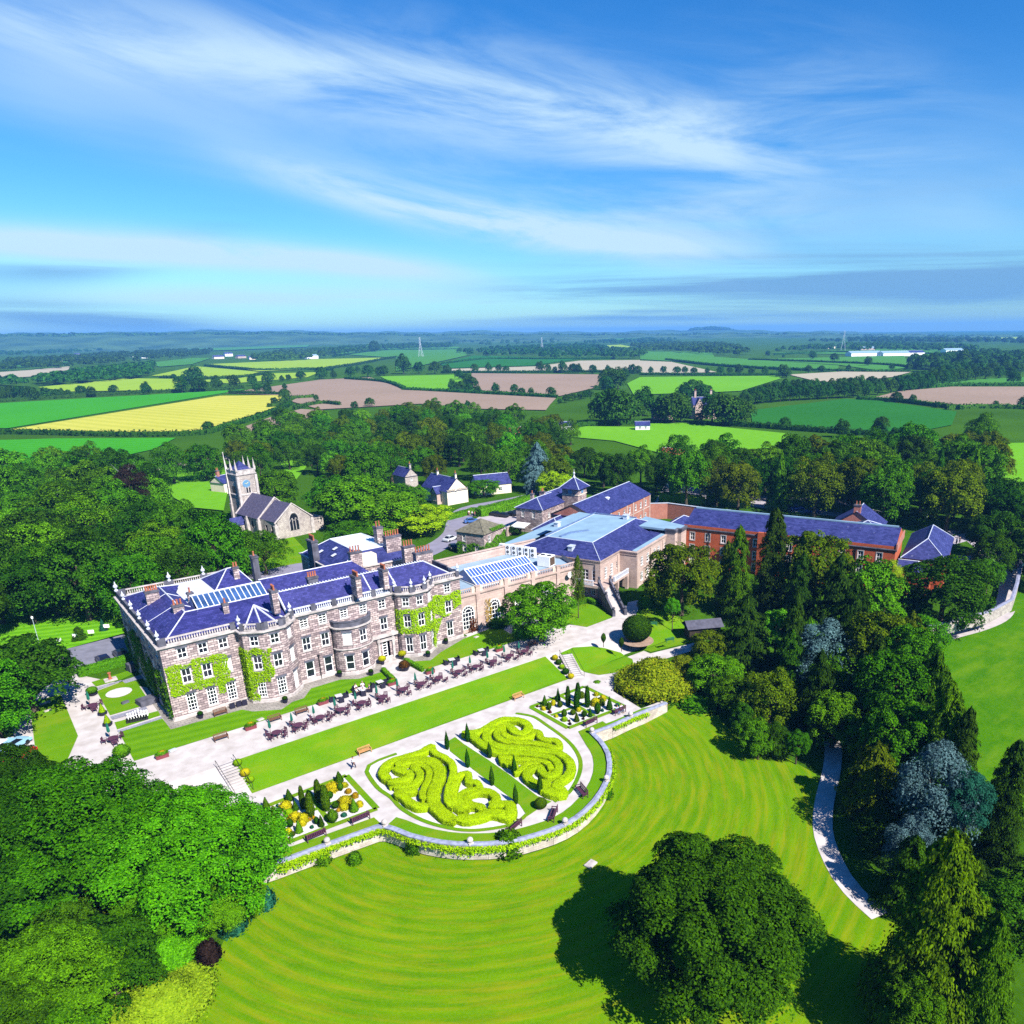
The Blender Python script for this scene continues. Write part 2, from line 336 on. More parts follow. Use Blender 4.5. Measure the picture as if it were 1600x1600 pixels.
bg = wt.nodes['Background']; wt.links.new(mixw.outputs[2], bg.inputs['Color']); bg.inputs['Strength'].default_value = 0.062

# ------------------------------------------------------------------ terrain
def axis(a, b, far_lo, far_hi, step):
    xs = list(np.arange(a, b+0.01, step)); d = step
    while xs[-1] < far_hi: d = min(d*1.25, 500); xs.append(xs[-1]+d)
    d = step; lo = []; x = a
    while x > far_lo: d = min(d*1.25, 500); x -= d; lo.append(x)
    return lo[::-1]+xs
GX = axis(-40, 140, -1500, 12000, 2.0); GY = axis(30, 132, -1800, 12000, 2.0)
gm = MB(); gv = [(x, y, zg(x, y)-0.02) for y in GY for x in GX]
me = bpy.data.meshes.new('ground'); nx = len(GX)
gf = [(j*nx+i, j*nx+i+1, (j+1)*nx+i+1, (j+1)*nx+i) for j in range(len(GY)-1) for i in range(nx-1)]
me.from_pydata(gv, [], gf)
ground = link('ground', me); tag(ground, kind='structure')
me.materials.append(grassmat('ground_grass', (0.02, 0.06, 0.003), (0.05, 0.13, 0.005), scale=0.02, fine=0.9))
import bmesh
def sheet(name, pts, m, zf, dz, grid=None, kind='structure'):
    """a polygon of the plan laid on the height function zf, dz above it"""
    bm = bmesh.new(); vs = [bm.verts.new((p[0], p[1], 0)) for p in pts]; f = bm.faces.new(vs); f.normal_update()
    if f.normal.z < 0: f.normal_flip()
    bmesh.ops.triangulate(bm, faces=[f])
    def cut(co, no): bmesh.ops.bisect_plane(bm, geom=bm.verts[:]+bm.edges[:]+bm.faces[:], plane_co=co, plane_no=no)
    for y in (95.7, 88.9): cut((0, y, 0), (0, 1, 0))
    if grid:
        x0, x1 = min(p[0] for p in pts), max(p[0] for p in pts); y0, y1 = min(p[1] for p in pts), max(p[1] for p in pts)
        for x in GX:
            if x0 < x < x1: cut((x, 0, 0), (1, 0, 0))
        for y in GY:
            if y0 < y < y1: cut((0, y, 0), (0, 1, 0))
    for v in bm.verts: v.co.z = (zf(v.co.y) if zf is zt else zf(v.co.x, v.co.y))+dz
    me = bpy.data.meshes.new(name); bm.to_mesh(me); bm.free(); me.materials.append(m)
    uv = me.uv_layers.new(name='UVMap').data
    for l in me.loops: c = me.vertices[l.vertex_index].co; uv[l.index].uv = (c.x, c.y)
    return tag(link(name, me), kind=kind)
def ribbon_pts(pts, wid):
    L, Rr = [], []
    for i, p in enumerate(pts):
        a, b = Vector(pts[max(i-1, 0)]), Vector(pts[min(i+1, len(pts)-1)]); d = (b-a); d.z = 0; d.normalize()
        n = Vector((-d.y, d.x, 0)); p = Vector(p); L.append(p+n*wid/2); Rr.append(p-n*wid/2)
    return L+Rr[::-1]
def mix(*items): return [TT(*i[1:]) if i[0] == 'p' else Vector((i[1], i[2], 0)) for i in items]
def pp(*pts): return [('p', *p) for p in pts]
def uu(*pts): return [('u', *p) for p in pts]
M_gravel = mat('gravel', (0.36, 0.325, 0.31), 0.95, 0.16, 0.6, 0.0, 10, (0.50, 0.465, 0.46))
M_bed = mat('pale_bed_gravel', (0.42, 0.40, 0.40), 0.95, 0.2, 3.0, 0.0, 8, (0.58, 0.56, 0.56))
M_tarmac = mat('tarmac', (0.16, 0.16, 0.20), 0.95, 0.2, 0.6, 0.1, 8)
M_paving = brickmat('stone_paving', (0.26, 0.24, 0.21), (0.33, 0.30, 0.27), (0.14, 0.13, 0.12), 0.9, 0.6, 0.03)
M_bluepave = brickmat('blue_paving', (0.24, 0.25, 0.33), (0.30, 0.30, 0.37), (0.18, 0.18, 0.2), 0.7, 0.5, 0.03)
M_lawn = grassmat('lawn', (0.065, 0.175, 0.003), (0.115, 0.25, 0.005), scale=0.3, fine=5, dry=(0.22, 0.23, 0.015))
M_lawnW = grassmat('striped_lawn', (0.06, 0.17, 0.003), (0.115, 0.25, 0.005), ('line', R(80), 1.9), 0.3, 5, 0.2)
M_lawnF = grassmat('mown_lawn', (0.055, 0.155, 0.002), (0.125, 0.235, 0.003), ('ring', 45.5, 75.5, 1.6), 0.22, 4, 0.12, dry=(0.27, 0.22, 0.01))
M_lawnN = grassmat('north_lawn', (0.07, 0.23, 0.005), (0.13, 0.34, 0.01), ('line', R(70), 2.2), 0.3, 4, 0.34)
WALLP = [(12.0, 74.4), (17.4, 73.4), (23.0, 72.8), (28.6, 72.1), (29.3, 71.6)]
_arc = [TT(px, py, 0.1) for px, py in [(598, 1289), (640, 1307), (690, 1318), (735, 1321), (790, 1318), (840, 1306), (883, 1290), (915, 1268), (940, 1238), (952, 1208), (950, 1180), (938, 1160), (925, 1147)]]
WALLP += [(p.x, p.y) for p in catmull(_arc, 1.5)][1:]
_e = [TT(px, py, 0.1) for px, py in [(955, 1136), (985, 1122), (1010, 1112), (1041, 1100)]]
WALLP += [(p.x, p.y) for p in _e]
gravel_pts = mix(*pp((20, 1130), (58, 1086), (97, 1049), (150, 1060)), *uu((16.5, 128), (16.9, 112.6), (66, 112.6), (66, 113.5), (80, 113.6)),
    *pp((875, 981), (890, 976), (917, 979), (957, 964), (958, 957), (977, 957), (981, 941), (1000, 937), (996, 957), (984, 985), (997, 1011), (1016, 1021), (1090, 1003), (1098, 1012), (1030, 1032), (985, 1052), (962, 1066), (958, 1080), (1002, 1107), (1037, 1094))) \
    + [Vector((x, y, 0)) for x, y in WALLP[::-1]] + [Vector((-4, 82, 0))]
sheet('gravel_path', gravel_pts, M_gravel, zt, 0.0)
def lawn(pts, m=M_lawn, zf=zt, dz=0.04, name='lawn', grid=None): return sheet(name, pts, m, zf, dz, grid)
lawn(mix(*uu((10.2, 104.4)), *pp((186, 1144), (253, 1122), (267, 1140), (378, 1109), (395, 1112), (440, 1109), (457, 1097), (475, 1091), (486, 1076), (532, 1062), (561, 1061), (597, 1050), (613, 1066)), *uu((46.0, 104.4))), M_lawnW)
lawn(mix(*pp((662, 1047), (639, 1034), (673, 1032), (689, 1019), (725, 998), (764, 983), (784, 982), (796, 990), (819, 998)), *uu((76.2, 104.4))))
lawn(mix(*pp((893, 976), (917, 980), (957, 965), (926, 945), (903, 943), (888, 955), (880, 970))))
lawn(mix(*pp((363, 1190), (852, 1026), (889, 1061), (394, 1240))))
lawn(mix(*pp((875, 1021), (895, 1012), (925, 1010), (945, 1013), (970, 1020), (988, 1030), (990, 1037), (980, 1046), (957, 1052), (936, 1055), (916, 1051), (905, 1045))))
lawn(mix(*pp((994, 957), (1012, 948), (1050, 960), (1098, 985), (1090, 1001), (1017, 1019), (998, 1010), (1016, 1004), (1012, 994), (995, 995))))
lawn(mix(*pp((143, 1066), (201, 1048), (207, 1054), (190, 1062), (150, 1073))))
lawn(mix(*pp((151, 1080), (192, 1065), (212, 1064), (229, 1089), (227, 1102), (172, 1118))))
lawn(mix(*pp((179, 1129), (247, 1111), (251, 1118), (183, 1140))))
lawn(mix(*pp((46, 1098), (95, 1085), (122, 1150), (100, 1200), (60, 1210))))
lawn([T(px, py) for px, py in [(-60, 985), (60, 945), (190, 935), (200, 990), (86, 1019), (60, 1010), (-60, 1060)]], M_lawnN, zg, 0.05, 'lawn')
sheet('paving', mix(*pp((230, 1088), (254, 1122), (267, 1141), (378, 1110), (395, 1113), (441, 1110), (458, 1098), (476, 1092), (487, 1077), (532, 1063), (561, 1062), (597, 1051)), *uu((49, 112.6), (17.0, 112.6))), M_paving, zt, 0.02)
sheet('paving', mix(*uu((51.5, 112.6)), *pp((639, 1035), (673, 1033), (690, 1020), (727, 998)), *uu((66, 112.6))), M_paving, zt, 0.02)
for q in ([(172, 1120), (228, 1104), (231, 1109), (176, 1125)], [(183, 1142), (252, 1120), (254, 1123), (185, 1145)], [(190, 1064), (222, 1054), (226, 1059), (196, 1068)], [(149, 1075), (190, 1063), (192, 1064), (151, 1079)]):
    sheet('paving', mix(*pp(*q)), M_bluepave, zt, 0.05)
# the lower garden: parterre beds, grass edgings, centre lawn
GARD = -1.5
def gpt(px, py): return P(px, py, GARD)
Lout = [(573, 1202), (592, 1188), (645, 1170), (672, 1158), (702, 1159), (703, 1174), (737, 1201), (775, 1230), (812, 1258), (823, 1272), (805, 1286), (770, 1294), (735, 1297), (700, 1293), (660, 1281), (628, 1263), (612, 1246), (590, 1230)]
Rout = [(712, 1152), (725, 1163), (762, 1187), (799, 1213), (840, 1244), (866, 1252), (888, 1238), (903, 1213), (906, 1190), (896, 1170), (880, 1153), (855, 1136), (833, 1121), (806, 1116), (775, 1122), (740, 1140)]
for o in (Lout, Rout):
    sheet('bed_gravel', [gpt(*p) for p in o], M_bed, zt, 0.02)
lawn([gpt(*p) for p in [(701, 1158), (711, 1152), (725, 1163), (762, 1187), (799, 1213), (839, 1244), (862, 1253), (842, 1264), (824, 1276), (812, 1258), (775, 1230), (737, 1201), (703, 1174)]], dz=0.06)
def edging(pxs, wid=0.55, closed=False, zz=GARD, m=M_lawn, dz=0.07):
    pts = catmull([P(px, py, zz) for px, py in pxs], 0.8); return lawn(ribbon_pts(pts, wid), m, zt, dz, 'grass_edging')
edging([(823, 1273), (805, 1287), (770, 1295), (735, 1298), (700, 1294), (660, 1282), (628, 1264), (612, 1247), (590, 1231), (573, 1206), (577, 1196), (592, 1188), (620, 1178)], 0.55)
edging([(866, 1253), (889, 1239), (904, 1213), (907, 1190), (897, 1169), (880, 1152), (855, 1134), (833, 1120), (806, 1115)], 0.55)
BEDL = [(409, 1263), (541, 1212), (589, 1264), (449, 1317)]; BEDR = [(829, 1105), (913, 1073), (976, 1104), (888, 1138)]
for B, D in ((BEDL, [((429, 1288), (561, 1240)), ((479, 1234), (517, 1288))]), (BEDR, [((861, 1118), (946, 1088)), ((877, 1088), (929, 1119))])):
    sheet('bed_gravel', [gpt(*p) for p in B], M_bed, zt, 0.02)
    lp = B+[B[0]]
    for a, b in list(zip(lp, lp[1:])): lawn(ribbon_pts([gpt(*a), gpt(*b)], 0.75), M_lawn, zt, 0.06 if a[0] % 2 else 0.065, 'grass_edging')
    for k, (a, b) in enumerate(D): lawn(ribbon_pts([gpt(*a), gpt(*b)], 0.6), M_lawn, zt, 0.05+0.005*k, 'grass_edging')
inner = ribbon_pts([Vector((x, y, 0)) for x, y in WALLP], 0.2)[:len(WALLP)]
def offset(pts, d):
    q = ribbon_pts([Vector((x, y, 0)) for x, y in pts], 2*abs(d)); n = len(pts); return q[:n] if d > 0 else q[n:][::-1]
i0 = 4; iN = len(WALLP)-4
_w = [Vector((x, y, 0)) for x, y in WALLP]
lawn(_w[:i0+1]+[Vector((29.2, 74.2, 0)), Vector((23, 74.9, 0)), Vector((12, 76.3, 0))], dz=0.05)
lawn(_w[i0:iN+1]+[p for p in offset(WALLP[i0:iN+1], 2.1)[::-1]], dz=0.052)
lawn(_w[iN:]+[TT(1004, 1107), TT(960, 1126), TT(925, 1139), TT(905, 1144)], dz=0.054)
# front lawn below the wall, right-hand meadow
front = [T(*p) for p in [(250, 1640), (320, 1540), (350, 1470), (395, 1420), (418, 1385)]]+[Vector((x+0.0, y-0.1, 0)) for x, y in WALLP]+[T(*p) for p in [(1060, 1098), (1085, 1088), (1110, 1110), (1125, 1125), (1150, 1150), (1180, 1180), (1230, 1185), (1275, 1210), (1285, 1250), (1280, 1290), (1285, 1340), (1310, 1385), (1360, 1430), (1420, 1450), (1560, 1660), (1300, 1640)]]
lawn([Vector((p[0], p[1], 0)) for p in front], M_lawnF, zg, 0.05, 'lawn', True)
M_meadow = grassmat('meadow', (0.022, 0.105, 0.002), (0.07, 0.18, 0.003), scale=0.25, fine=3.0, dry=(0.13, 0.22, 0.01))
lawn([T(*p) for p in [(1470, 1005), (1540, 985), (1575, 965), (1600, 890), (1760, 900), (1760, 1290), (1600, 1290), (1520, 1240), (1490, 1120)]], M_meadow, zg, 0.05, 'meadow')
# drives and roads
def road(pxs, wid, m=M_tarmac, dz=0.05, name='road', zf=None):
    pts = catmull([T(*p) for p in pxs], 2.0); return sheet(name, ribbon_pts(pts, wid), m, zg, dz, True)
sheet('road', [T(*p) for p in [(86, 1019), (200, 988), (205, 1018), (172, 1040), (130, 1050), (98, 1048), (92, 1035)]], M_tarmac, zg, 0.05)
road([(1282, 1140), (1300, 1160), (1300, 1200), (1287, 1260), (1288, 1310), (1315, 1370), (1350, 1410), (1375, 1432)], 2.3, M_gravel, 0.09, 'path')
road([(1445, 1002), (1480, 992), (1530, 978), (1562, 962), (1573, 940), (1578, 905), (1584, 880), (1575, 862), (1530, 850)], 4.0, mat('drive_gravel', (0.40, 0.36, 0.36), 0.95, 0.15, 0.5, 0.1, 6), 0.07, 'drive')
sheet('yard', [T(*p) for p in [(1450, 860), (1490, 815), (1540, 835), (1590, 870), (1560, 885), (1500, 875)]], mat('yard_gravel', (0.34, 0.31, 0.36), 0.95, 0.15, 0.5, 0.1, 6), zg, 0.05)
road([(395, 905), (470, 886), (560, 880), (640, 872), (690, 850), (712, 832), (718, 812), (735, 795), (800, 782), (850, 772), (900, 768)], 7.0, mat('road_tarmac', (0.20, 0.19, 0.25), 0.95, 0.12, 0.4, 0.1, 8), 0.06)
sheet('yard', [T(*p) for p in [(742, 812), (775, 790), (830, 785), (845, 800), (800, 825), (760, 835)]], mat('yard_paving', (0.36, 0.32, 0.35), 0.95, 0.12, 0.4, 0.1, 6), zg, 0.075)
sheet('yard', [T(*p) for p in [(1015, 800), (1040, 770), (1200, 795), (1330, 810), (1380, 800), (1300, 780), (1170, 775), (1040, 755)]], mat('rear_yard', (0.34, 0.31, 0.35), 0.95, 0.12, 0.4, 0.1, 6), zg, 0.06)
lawn([T(*p) for p in [(395, 905), (470, 884), (478, 860), (455, 835), (420, 850), (400, 880)]], M_lawn, zg, 0.04)
# ------------------------------------------------------------------ farmland: one sheet per field
FC = {}
def fieldmat(name, c1, c2, ang=0.0, per=None):
    return grassmat(name, c1, c2, ('line', ang, per) if per else None, 0.012, 0.35, 0.22)
GRN = fieldmat('field_bright_green', (0.03, 0.205, 0.008), (0.045, 0.26, 0.012), 1.2, 9)
MIDG = fieldmat('field_green', (0.045, 0.16, 0.02), (0.065, 0.21, 0.028), 0.4, 7)
DKG = fieldmat('field_dark_green', (0.016, 0.10, 0.012), (0.026, 0.14, 0.018), 0.9, 6)
WHT = fieldmat('field_wheat', (0.33, 0.34, 0.045), (0.44, 0.42, 0.07), 0.3, 12)
LIM = fieldmat('field_lime', (0.19, 0.31, 0.02), (0.25, 0.37, 0.03), 0.2, 12)
PLW = fieldmat('field_ploughed', (0.21, 0.155, 0.115), (0.28, 0.205, 0.16), 0.5, 4)
PAS = fieldmat('field_pasture', (0.09, 0.26, 0.01), (0.13, 0.33, 0.015), 0.5, None)
PPK = fieldmat('field_pale_soil', (0.30, 0.27, 0.20), (0.36, 0.32, 0.24), 0.5, 6)
FIELDS = [
 (GRN, [(-60, 634), (345, 611), (384, 609), (12, 670), (-60, 668)]), (WHT, [(10, 673), (344, 619), (441, 618), (437, 634), (331, 675), (281, 677), (17, 676)]),
 (GRN, [(-60, 690), (90, 686), (275, 685), (240, 703), (180, 716), (60, 722), (-60, 735)]),
 (PLW, [(353, 615), (430, 604), (500, 594), (578, 590), (600, 597), (631, 610), (869, 623), (859, 634), (853, 642), (750, 640), (656, 632), (500, 641), (455, 628), (470, 620)]),
 (PLW, [(360, 676), (425, 652), (470, 640), (505, 642), (470, 660), (420, 675)]),
 (PAS, [(594, 589), (712, 586), (728, 595), (700, 609), (853, 620), (869, 621), (631, 608)]), (PLW, [(737, 584), (940, 586), (934, 606), (875, 620), (759, 613), (735, 603)]),
 (PPK, [(706, 577), (837, 573), (906, 564), (1000, 563), (1000, 578), (853, 582), (706, 583)]), (DKG, [(687, 569), (740, 556), (906, 561), (831, 572), (700, 576)]),
 (MIDG, [(522, 553), (610, 544), (716, 542), (731, 556), (687, 566), (619, 581), (619, 560), (560, 556)]), (LIM, [(480, 562), (619, 559), (553, 570), (480, 578)]),
 (LIM, [(237, 588), (306, 573), (406, 582), (375, 590), (300, 592)]), (LIM, [(319, 570), (500, 562), (500, 577), (406, 581)]), (LIM, [(59, 606), (200, 592), (281, 593), (290, 600), (272, 610), (109, 613)]),
 (LIM, [(300, 595), (370, 592), (420, 584), (500, 582), (480, 590), (360, 600)]),
 (PPK, [(-30, 584), (47, 579), (109, 573), (106, 586), (0, 592)]), (MIDG, [(200, 552), (290, 543), (420, 538), (500, 536), (480, 543), (330, 549), (215, 556)]),
 (DKG, [(1172, 642), (1319, 624), (1375, 627), (1495, 644), (1487, 665), (1412, 680), (1337, 679), (1176, 663)]), (PLW, [(1365, 622), (1405, 612), (1487, 605), (1660, 605), (1660, 637), (1499, 638)]),
 (PPK, [(1232, 586), (1322, 581), (1424, 582), (1394, 590), (1319, 598), (1277, 597)]), (PAS, [(1000, 590), (1210, 588), (1221, 592), (1157, 612), (1112, 614), (990, 618), (980, 600)]),
 (PPK, [(1000, 564), (1049, 566), (1120, 582), (1000, 586)]), (MIDG, [(1000, 549), (1112, 551), (1116, 558), (1311, 572), (1307, 582), (1187, 576), (1050, 565), (1000, 562)]),
 (MIDG, [(1172, 562), (1412, 556), (1424, 575), (1375, 580), (1311, 571)]), (MIDG, [(1200, 552), (1400, 545), (1600, 550), (1600, 556), (1420, 556)]),
 (PAS, [(850, 680), (916, 667), (1000, 668), (1000, 663), (1067, 662), (1236, 679), (1215, 700), (1049, 714), (960, 690)]), (PAS, [(1500, 798), (1540, 750), (1560, 694), (1660, 692), (1660, 770), (1560, 800)]),
 (PAS, [(232, 737), (345, 721), (362, 740), (350, 800), (300, 795), (236, 760)]), (PAS, [(430, 706), (500, 702), (475, 735), (455, 760)]), (MIDG, [(900, 527), (1000, 522), (1060, 528), (960, 535)]),
 (LIM, [(920, 541), (970, 539), (990, 543), (940, 546)]), (MIDG, [(1420, 596), (1600, 590), (1600, 598), (1460, 603)]), (MIDG, [(-30, 570), (60, 566), (120, 565), (60, 573), (-30, 578)]),
 (MIDG, [(230, 568), (300, 560), (330, 560), (300, 570), (250, 574)]), (PPK, [(100, 530), (-20, 529), (-20, 532), (60, 533)]), (PPK, [(250, 523), (330, 521), (330, 523), (270, 525)]),
 (LIM, [(1590, 527), (1460, 530), (1490, 533), (1600, 531)]), (PPK, [(700, 529), (640, 530), (660, 532), (720, 531)])]
for i, (m, pts) in enumerate(FIELDS):
    q = [T(*p) for p in pts]; far = max(math.hypot(p.x, p.y) for p in q)
    sheet('field', q, m, zg, 0.06+0.05*(i % 7)+far*0.0004, True)
# ------------------------------------------------------------------ foliage
def np_mesh(name, V, quads, mats, midx=None):
    me = bpy.data.meshes.new(name); n = len(V); k = len(quads)
    me.vertices.add(n); me.vertices.foreach_set('co', np.asarray(V, dtype=np.float32).ravel())
    me.loops.add(4*k); me.loops.foreach_set('vertex_index', np.asarray(quads, dtype=np.int32).ravel())
    me.polygons.add(k); me.polygons.foreach_set('loop_start', np.arange(0, 4*k, 4, dtype=np.int32)); me.polygons.foreach_set('loop_total', np.full(k, 4, dtype=np.int32))
    for m in mats: me.materials.append(m)
    if midx is not None: me.polygons.foreach_set('material_index', np.asarray(midx, dtype=np.int32))
    me.update(calc_edges=True); return me
def leaf_quads(p, n, size, rng, aspect=0.62, droop=None):
    """one bent-free leaf-clump quad per point, facing n"""
    N = len(p); n = n/np.maximum(np.linalg.norm(n, axis=1, keepdims=True), 1e-6)
    r = rng.normal(size=(N, 3)) if droop is None else droop+0.35*rng.normal(size=(N, 3))
    t = r-n*np.sum(r*n, axis=1, keepdims=True); t /= np.maximum(np.linalg.norm(t, axis=1, keepdims=True), 1e-6)
    b = np.cross(n, t); s = (size*rng.uniform(0.65, 1.3, N))[:, None]
    a = t*s*0.5; c = b*s*0.5*aspect; bend = n*s*0.12
    V = np.stack([p-a-bend, p-a*0.1+c+bend, p+a-bend, p-a*0.1-c+bend], axis=1).reshape(-1, 3)
    return V
def quad_idx(N, base=0): return (np.arange(4*N).reshape(N, 4)+base)
def unit(rng, N):
    d = rng.normal(size=(N, 3)); return d/np.linalg.norm(d, axis=1, keepdims=True)
def crown_broad(seed, nleaf, leaf, lobes=26, flat=0.85, lobe=(0.26, 0.42), clump=0.35, base=-0.75, spread=0.72, up=0.45, crad=0.14, per=34):
    """unit crown (radius 1 about the origin): overlapping lobes covered in clumps of leaves, gaps between"""
    rng = np.random.default_rng(seed); cs, rs = [], []
    for i in range(lobes):
        z = 1-(i+0.5)/lobes*1.72; a = i*2.39996+rng.uniform(-0.4, 0.4); rr = math.sqrt(max(0, 1-z*z))
        k = spread*rng.uniform(0.8, 1.12); cs.append((math.cos(a)*rr*k, math.sin(a)*rr*k, z*k*flat)); rs.append(rng.uniform(*lobe))
    cs.append((0, 0, 0)); rs.append(0.6); cs = np.array(cs); rs = np.array(rs)
    wgt = rs**2; wgt[-1] *= 0.5; nc = max(50, nleaf//per)
    li = rng.choice(len(cs), nc, p=wgt/wgt.sum()); d = unit(rng, nc); d[:, 2] = np.where(d[:, 2] < -0.35, -d[:, 2]*0.6, d[:, 2]); d /= np.linalg.norm(d, axis=1, keepdims=True)
    cp = cs[li]+d*(rs[li]*rng.uniform(0.84, 1.06, nc))[:, None]
    ins = np.zeros(nc, bool)
    for c, r in zip(cs, rs): ins |= (np.linalg.norm(cp-c, axis=1) < r*0.8)
    keep = ~ins | (rng.uniform(size=nc) < 0.1); cp, d = cp[keep], d[keep]
    nd = d*0.75+np.array([0, 0, up+0.15])+unit(rng, len(d))*0.2; nd /= np.linalg.norm(nd, axis=1, keepdims=True)
    cr = crad*rng.uniform(0.7, 1.35, len(cp)); m = rng.integers(0, len(cp), nleaf); off = rng.normal(size=(nleaf, 3)); off -= nd[m]*np.sum(off*nd[m], axis=1, keepdims=True); off *= (cr[m]*clump*1.9)[:, None]
    q = np.linalg.norm(off, axis=1)/cr[m]; p = cp[m]+off+nd[m]*((-0.38*q*q+rng.normal(size=nleaf)*0.12)*cr[m])[:, None]
    n = nd[m]+off/np.maximum(cr[m], 1e-6)[:, None]*0.45+unit(rng, nleaf)*0.45; ok = p[:, 2] > base*1.15; p, n = p[ok], n[ok]
    return leaf_quads(p, n, np.full(len(p), leaf), rng)
def crown_conifer(seed, nleaf, leaf, levels=26, power=0.8, droop=0.5, ragged=0.25, tip=0.04):
    """unit cone: base radius 1 at z=0, tip at z=1 (scaled separately); sprays hang along whorled branches"""
    rng = np.random.default_rng(seed); nb = levels*9; z = rng.uniform(0, 1, nb)**1.15; a = rng.uniform(0, 2*math.pi, nb)
    rmax = (tip+(1-z)**power*(1-tip))*rng.uniform(1-ragged, 1+ragged*0.4, nb); rmax *= np.minimum(1, 0.55+z*6)
    m = rng.integers(0, nb, nleaf); w = rng.uniform(size=nleaf)**0.45
    r = rmax[m]*w; zz = z[m]-droop*0.16*w*w*(1-z[m]*0.6)+rng.normal(size=nleaf)*0.012
    aa = a[m]+rng.normal(size=nleaf)*0.10/np.maximum(0.3, w)
    p = np.stack([np.cos(aa)*r, np.sin(aa)*r, zz], axis=1); n = np.stack([np.cos(aa)*0.8, np.sin(aa)*0.8, np.full(nleaf, 0.55)], axis=1)+unit(rng, nleaf)*0.55
    dr = np.stack([np.cos(aa)*0.6, np.sin(aa)*0.6, np.full(nleaf, -0.8)], axis=1)
    return p, n, dr, rng
def blob(seed, nleaf, leaf, prof, jit=0.05, up=0.3):
    """a clipped bush: leaves on the surface of a solid of revolution prof(t) -> radius, z"""
    rng = np.random.default_rng(seed); t = rng.uniform(0, 1, nleaf*3); r = np.array([prof(x)[0] for x in t]); keep = rng.uniform(size=len(t)) < np.maximum(r, 0.12)/max(r.max(), 1e-6)
    t = t[keep][:nleaf]; N = len(t); pr = np.array([prof(x) for x in t]); pr2 = np.array([prof(min(1, x+0.01)) for x in t]); a = rng.uniform(0, 2*math.pi, N)
    dr = pr2[:, 0]-pr[:, 0]; dz = pr2[:, 1]-pr[:, 1]; L = np.maximum(np.hypot(dr, dz), 1e-6); nr, nz = dz/L, -dr/L
    k = 1+rng.normal(size=N)*jit; p = np.stack([np.cos(a)*pr[:, 0]*k, np.sin(a)*pr[:, 0]*k, pr[:, 1]+rng.normal(size=N)*jit*0.5], axis=1)
    n = np.stack([np.cos(a)*nr, np.sin(a)*nr, nz], axis=1)+unit(rng, N)*0.55+np.array([0, 0, up]); return leaf_quads(p, n, np.full(N, leaf), rng)
def revolve(prof, n=10, m=9, shrink=0.9):
    V, Q = [], []
    for j in range(m+1):
        r, z = prof(j/m)
        for i in range(n): V.append((math.cos(2*math.pi*i/n)*r*shrink, math.sin(2*math.pi*i/n)*r*shrink, z*0.985))
    for j in range(m):
        for i in range(n): Q.append((j*n+i, j*n+(i+1) % n, (j+1)*n+(i+1) % n, (j+1)*n+i))
    return np.array(V), np.array(Q)
def trunk_mesh(name, r0, h, crownr, seed, limbs=7, split=0.45):
    rng = random.Random(seed); b = MB(); pts = []; rad = []; x = y = 0
    for i in range(6):
        t = i/5; pts.append((x, y, h*t)); rad.append(r0*(1.25 if i == 0 else 1-0.72*t)); x += rng.uniform(-.05, .05)*h*0.3; y += rng.uniform(-.05, .05)*h*0.3
    b.tube(pts, rad, 8)
    for k in range(limbs):
        t = rng.uniform(split, 0.95); p = Vector(pts[0]).lerp(Vector(pts[-1]), t); a = k*2.4+rng.uniform(-.4, .4); L = crownr*rng.uniform(0.5, 0.85)
        q = [p, p+Vector((math.cos(a)*L*0.5, math.sin(a)*L*0.5, L*0.32)), p+Vector((math.cos(a)*L, math.sin(a)*L, L*0.55))]
        b.tube(q, [r0*0.42, r0*0.26, r0*0.08], 5)
        q2 = q[1]; a2 = a+rng.choice((-0.8, 0.8)); b.tube([q2, q2+Vector((math.cos(a2)*L*0.45, math.sin(a2)*L*0.45, L*0.35))], [r0*0.2, r0*0.06], 4)
    o = b.build(name, M_bark); me = o.data; bpy.data.objects.remove(o); return me
M_bark = mat('bark', (0.07, 0.055, 0.04), 0.95, 0.35, 3.0, 0.1)
M_barkgrey = mat('grey_bark', (0.22, 0.23, 0.25), 0.95, 0.3, 3.0, 0.1)
LF = {}
def lm(k): return LF[k]
LF['mid'] = leafmat('leaves_mid_green', (0.014, 0.06, 0.002), (0.08, 0.225, 0.003))
LF['bright'] = leafmat('leaves_bright_green', (0.022, 0.10, 0.002), (0.10, 0.30, 0.003), c3=(0.11, 0.28, 0.02))
LF['deep'] = leafmat('leaves_deep_green', (0.006, 0.03, 0.002), (0.042, 0.125, 0.003))
LF['olive'] = leafmat('leaves_olive', (0.02, 0.045, 0.002), (0.11, 0.165, 0.003))
LF['conif'] = leafmat('needles_green', (0.014, 0.045, 0.002), (0.09, 0.19, 0.003), 0.2)
LF['dkcon'] = leafmat('needles_dark', (0.006, 0.022, 0.003), (0.045, 0.095, 0.005), 0.15)
LF['teal'] = leafmat('leaves_teal', (0.008, 0.06, 0.035), (0.03, 0.15, 0.085), 0.2)
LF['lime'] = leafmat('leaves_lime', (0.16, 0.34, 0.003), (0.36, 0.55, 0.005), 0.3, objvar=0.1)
LF['hedge'] = leafmat('box_hedge_leaves', (0.30, 0.46, 0.003), (0.44, 0.62, 0.005), 0.3, objvar=0.06)
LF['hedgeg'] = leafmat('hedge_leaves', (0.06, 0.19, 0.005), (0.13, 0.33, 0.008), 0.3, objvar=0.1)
LF['yellow'] = leafmat('yellow_leaves', (0.35, 0.34, 0.006), (0.62, 0.58, 0.01), 0.3)
LF['orange'] = leafmat('orange_leaves', (0.28, 0.17, 0.008), (0.50, 0.32, 0.01), 0.3)
LF['acer'] = leafmat('acer_leaves', (0.11, 0.16, 0.005), (0.26, 0.29, 0.008), 0.35, c3=(0.24, 0.16, 0.01))
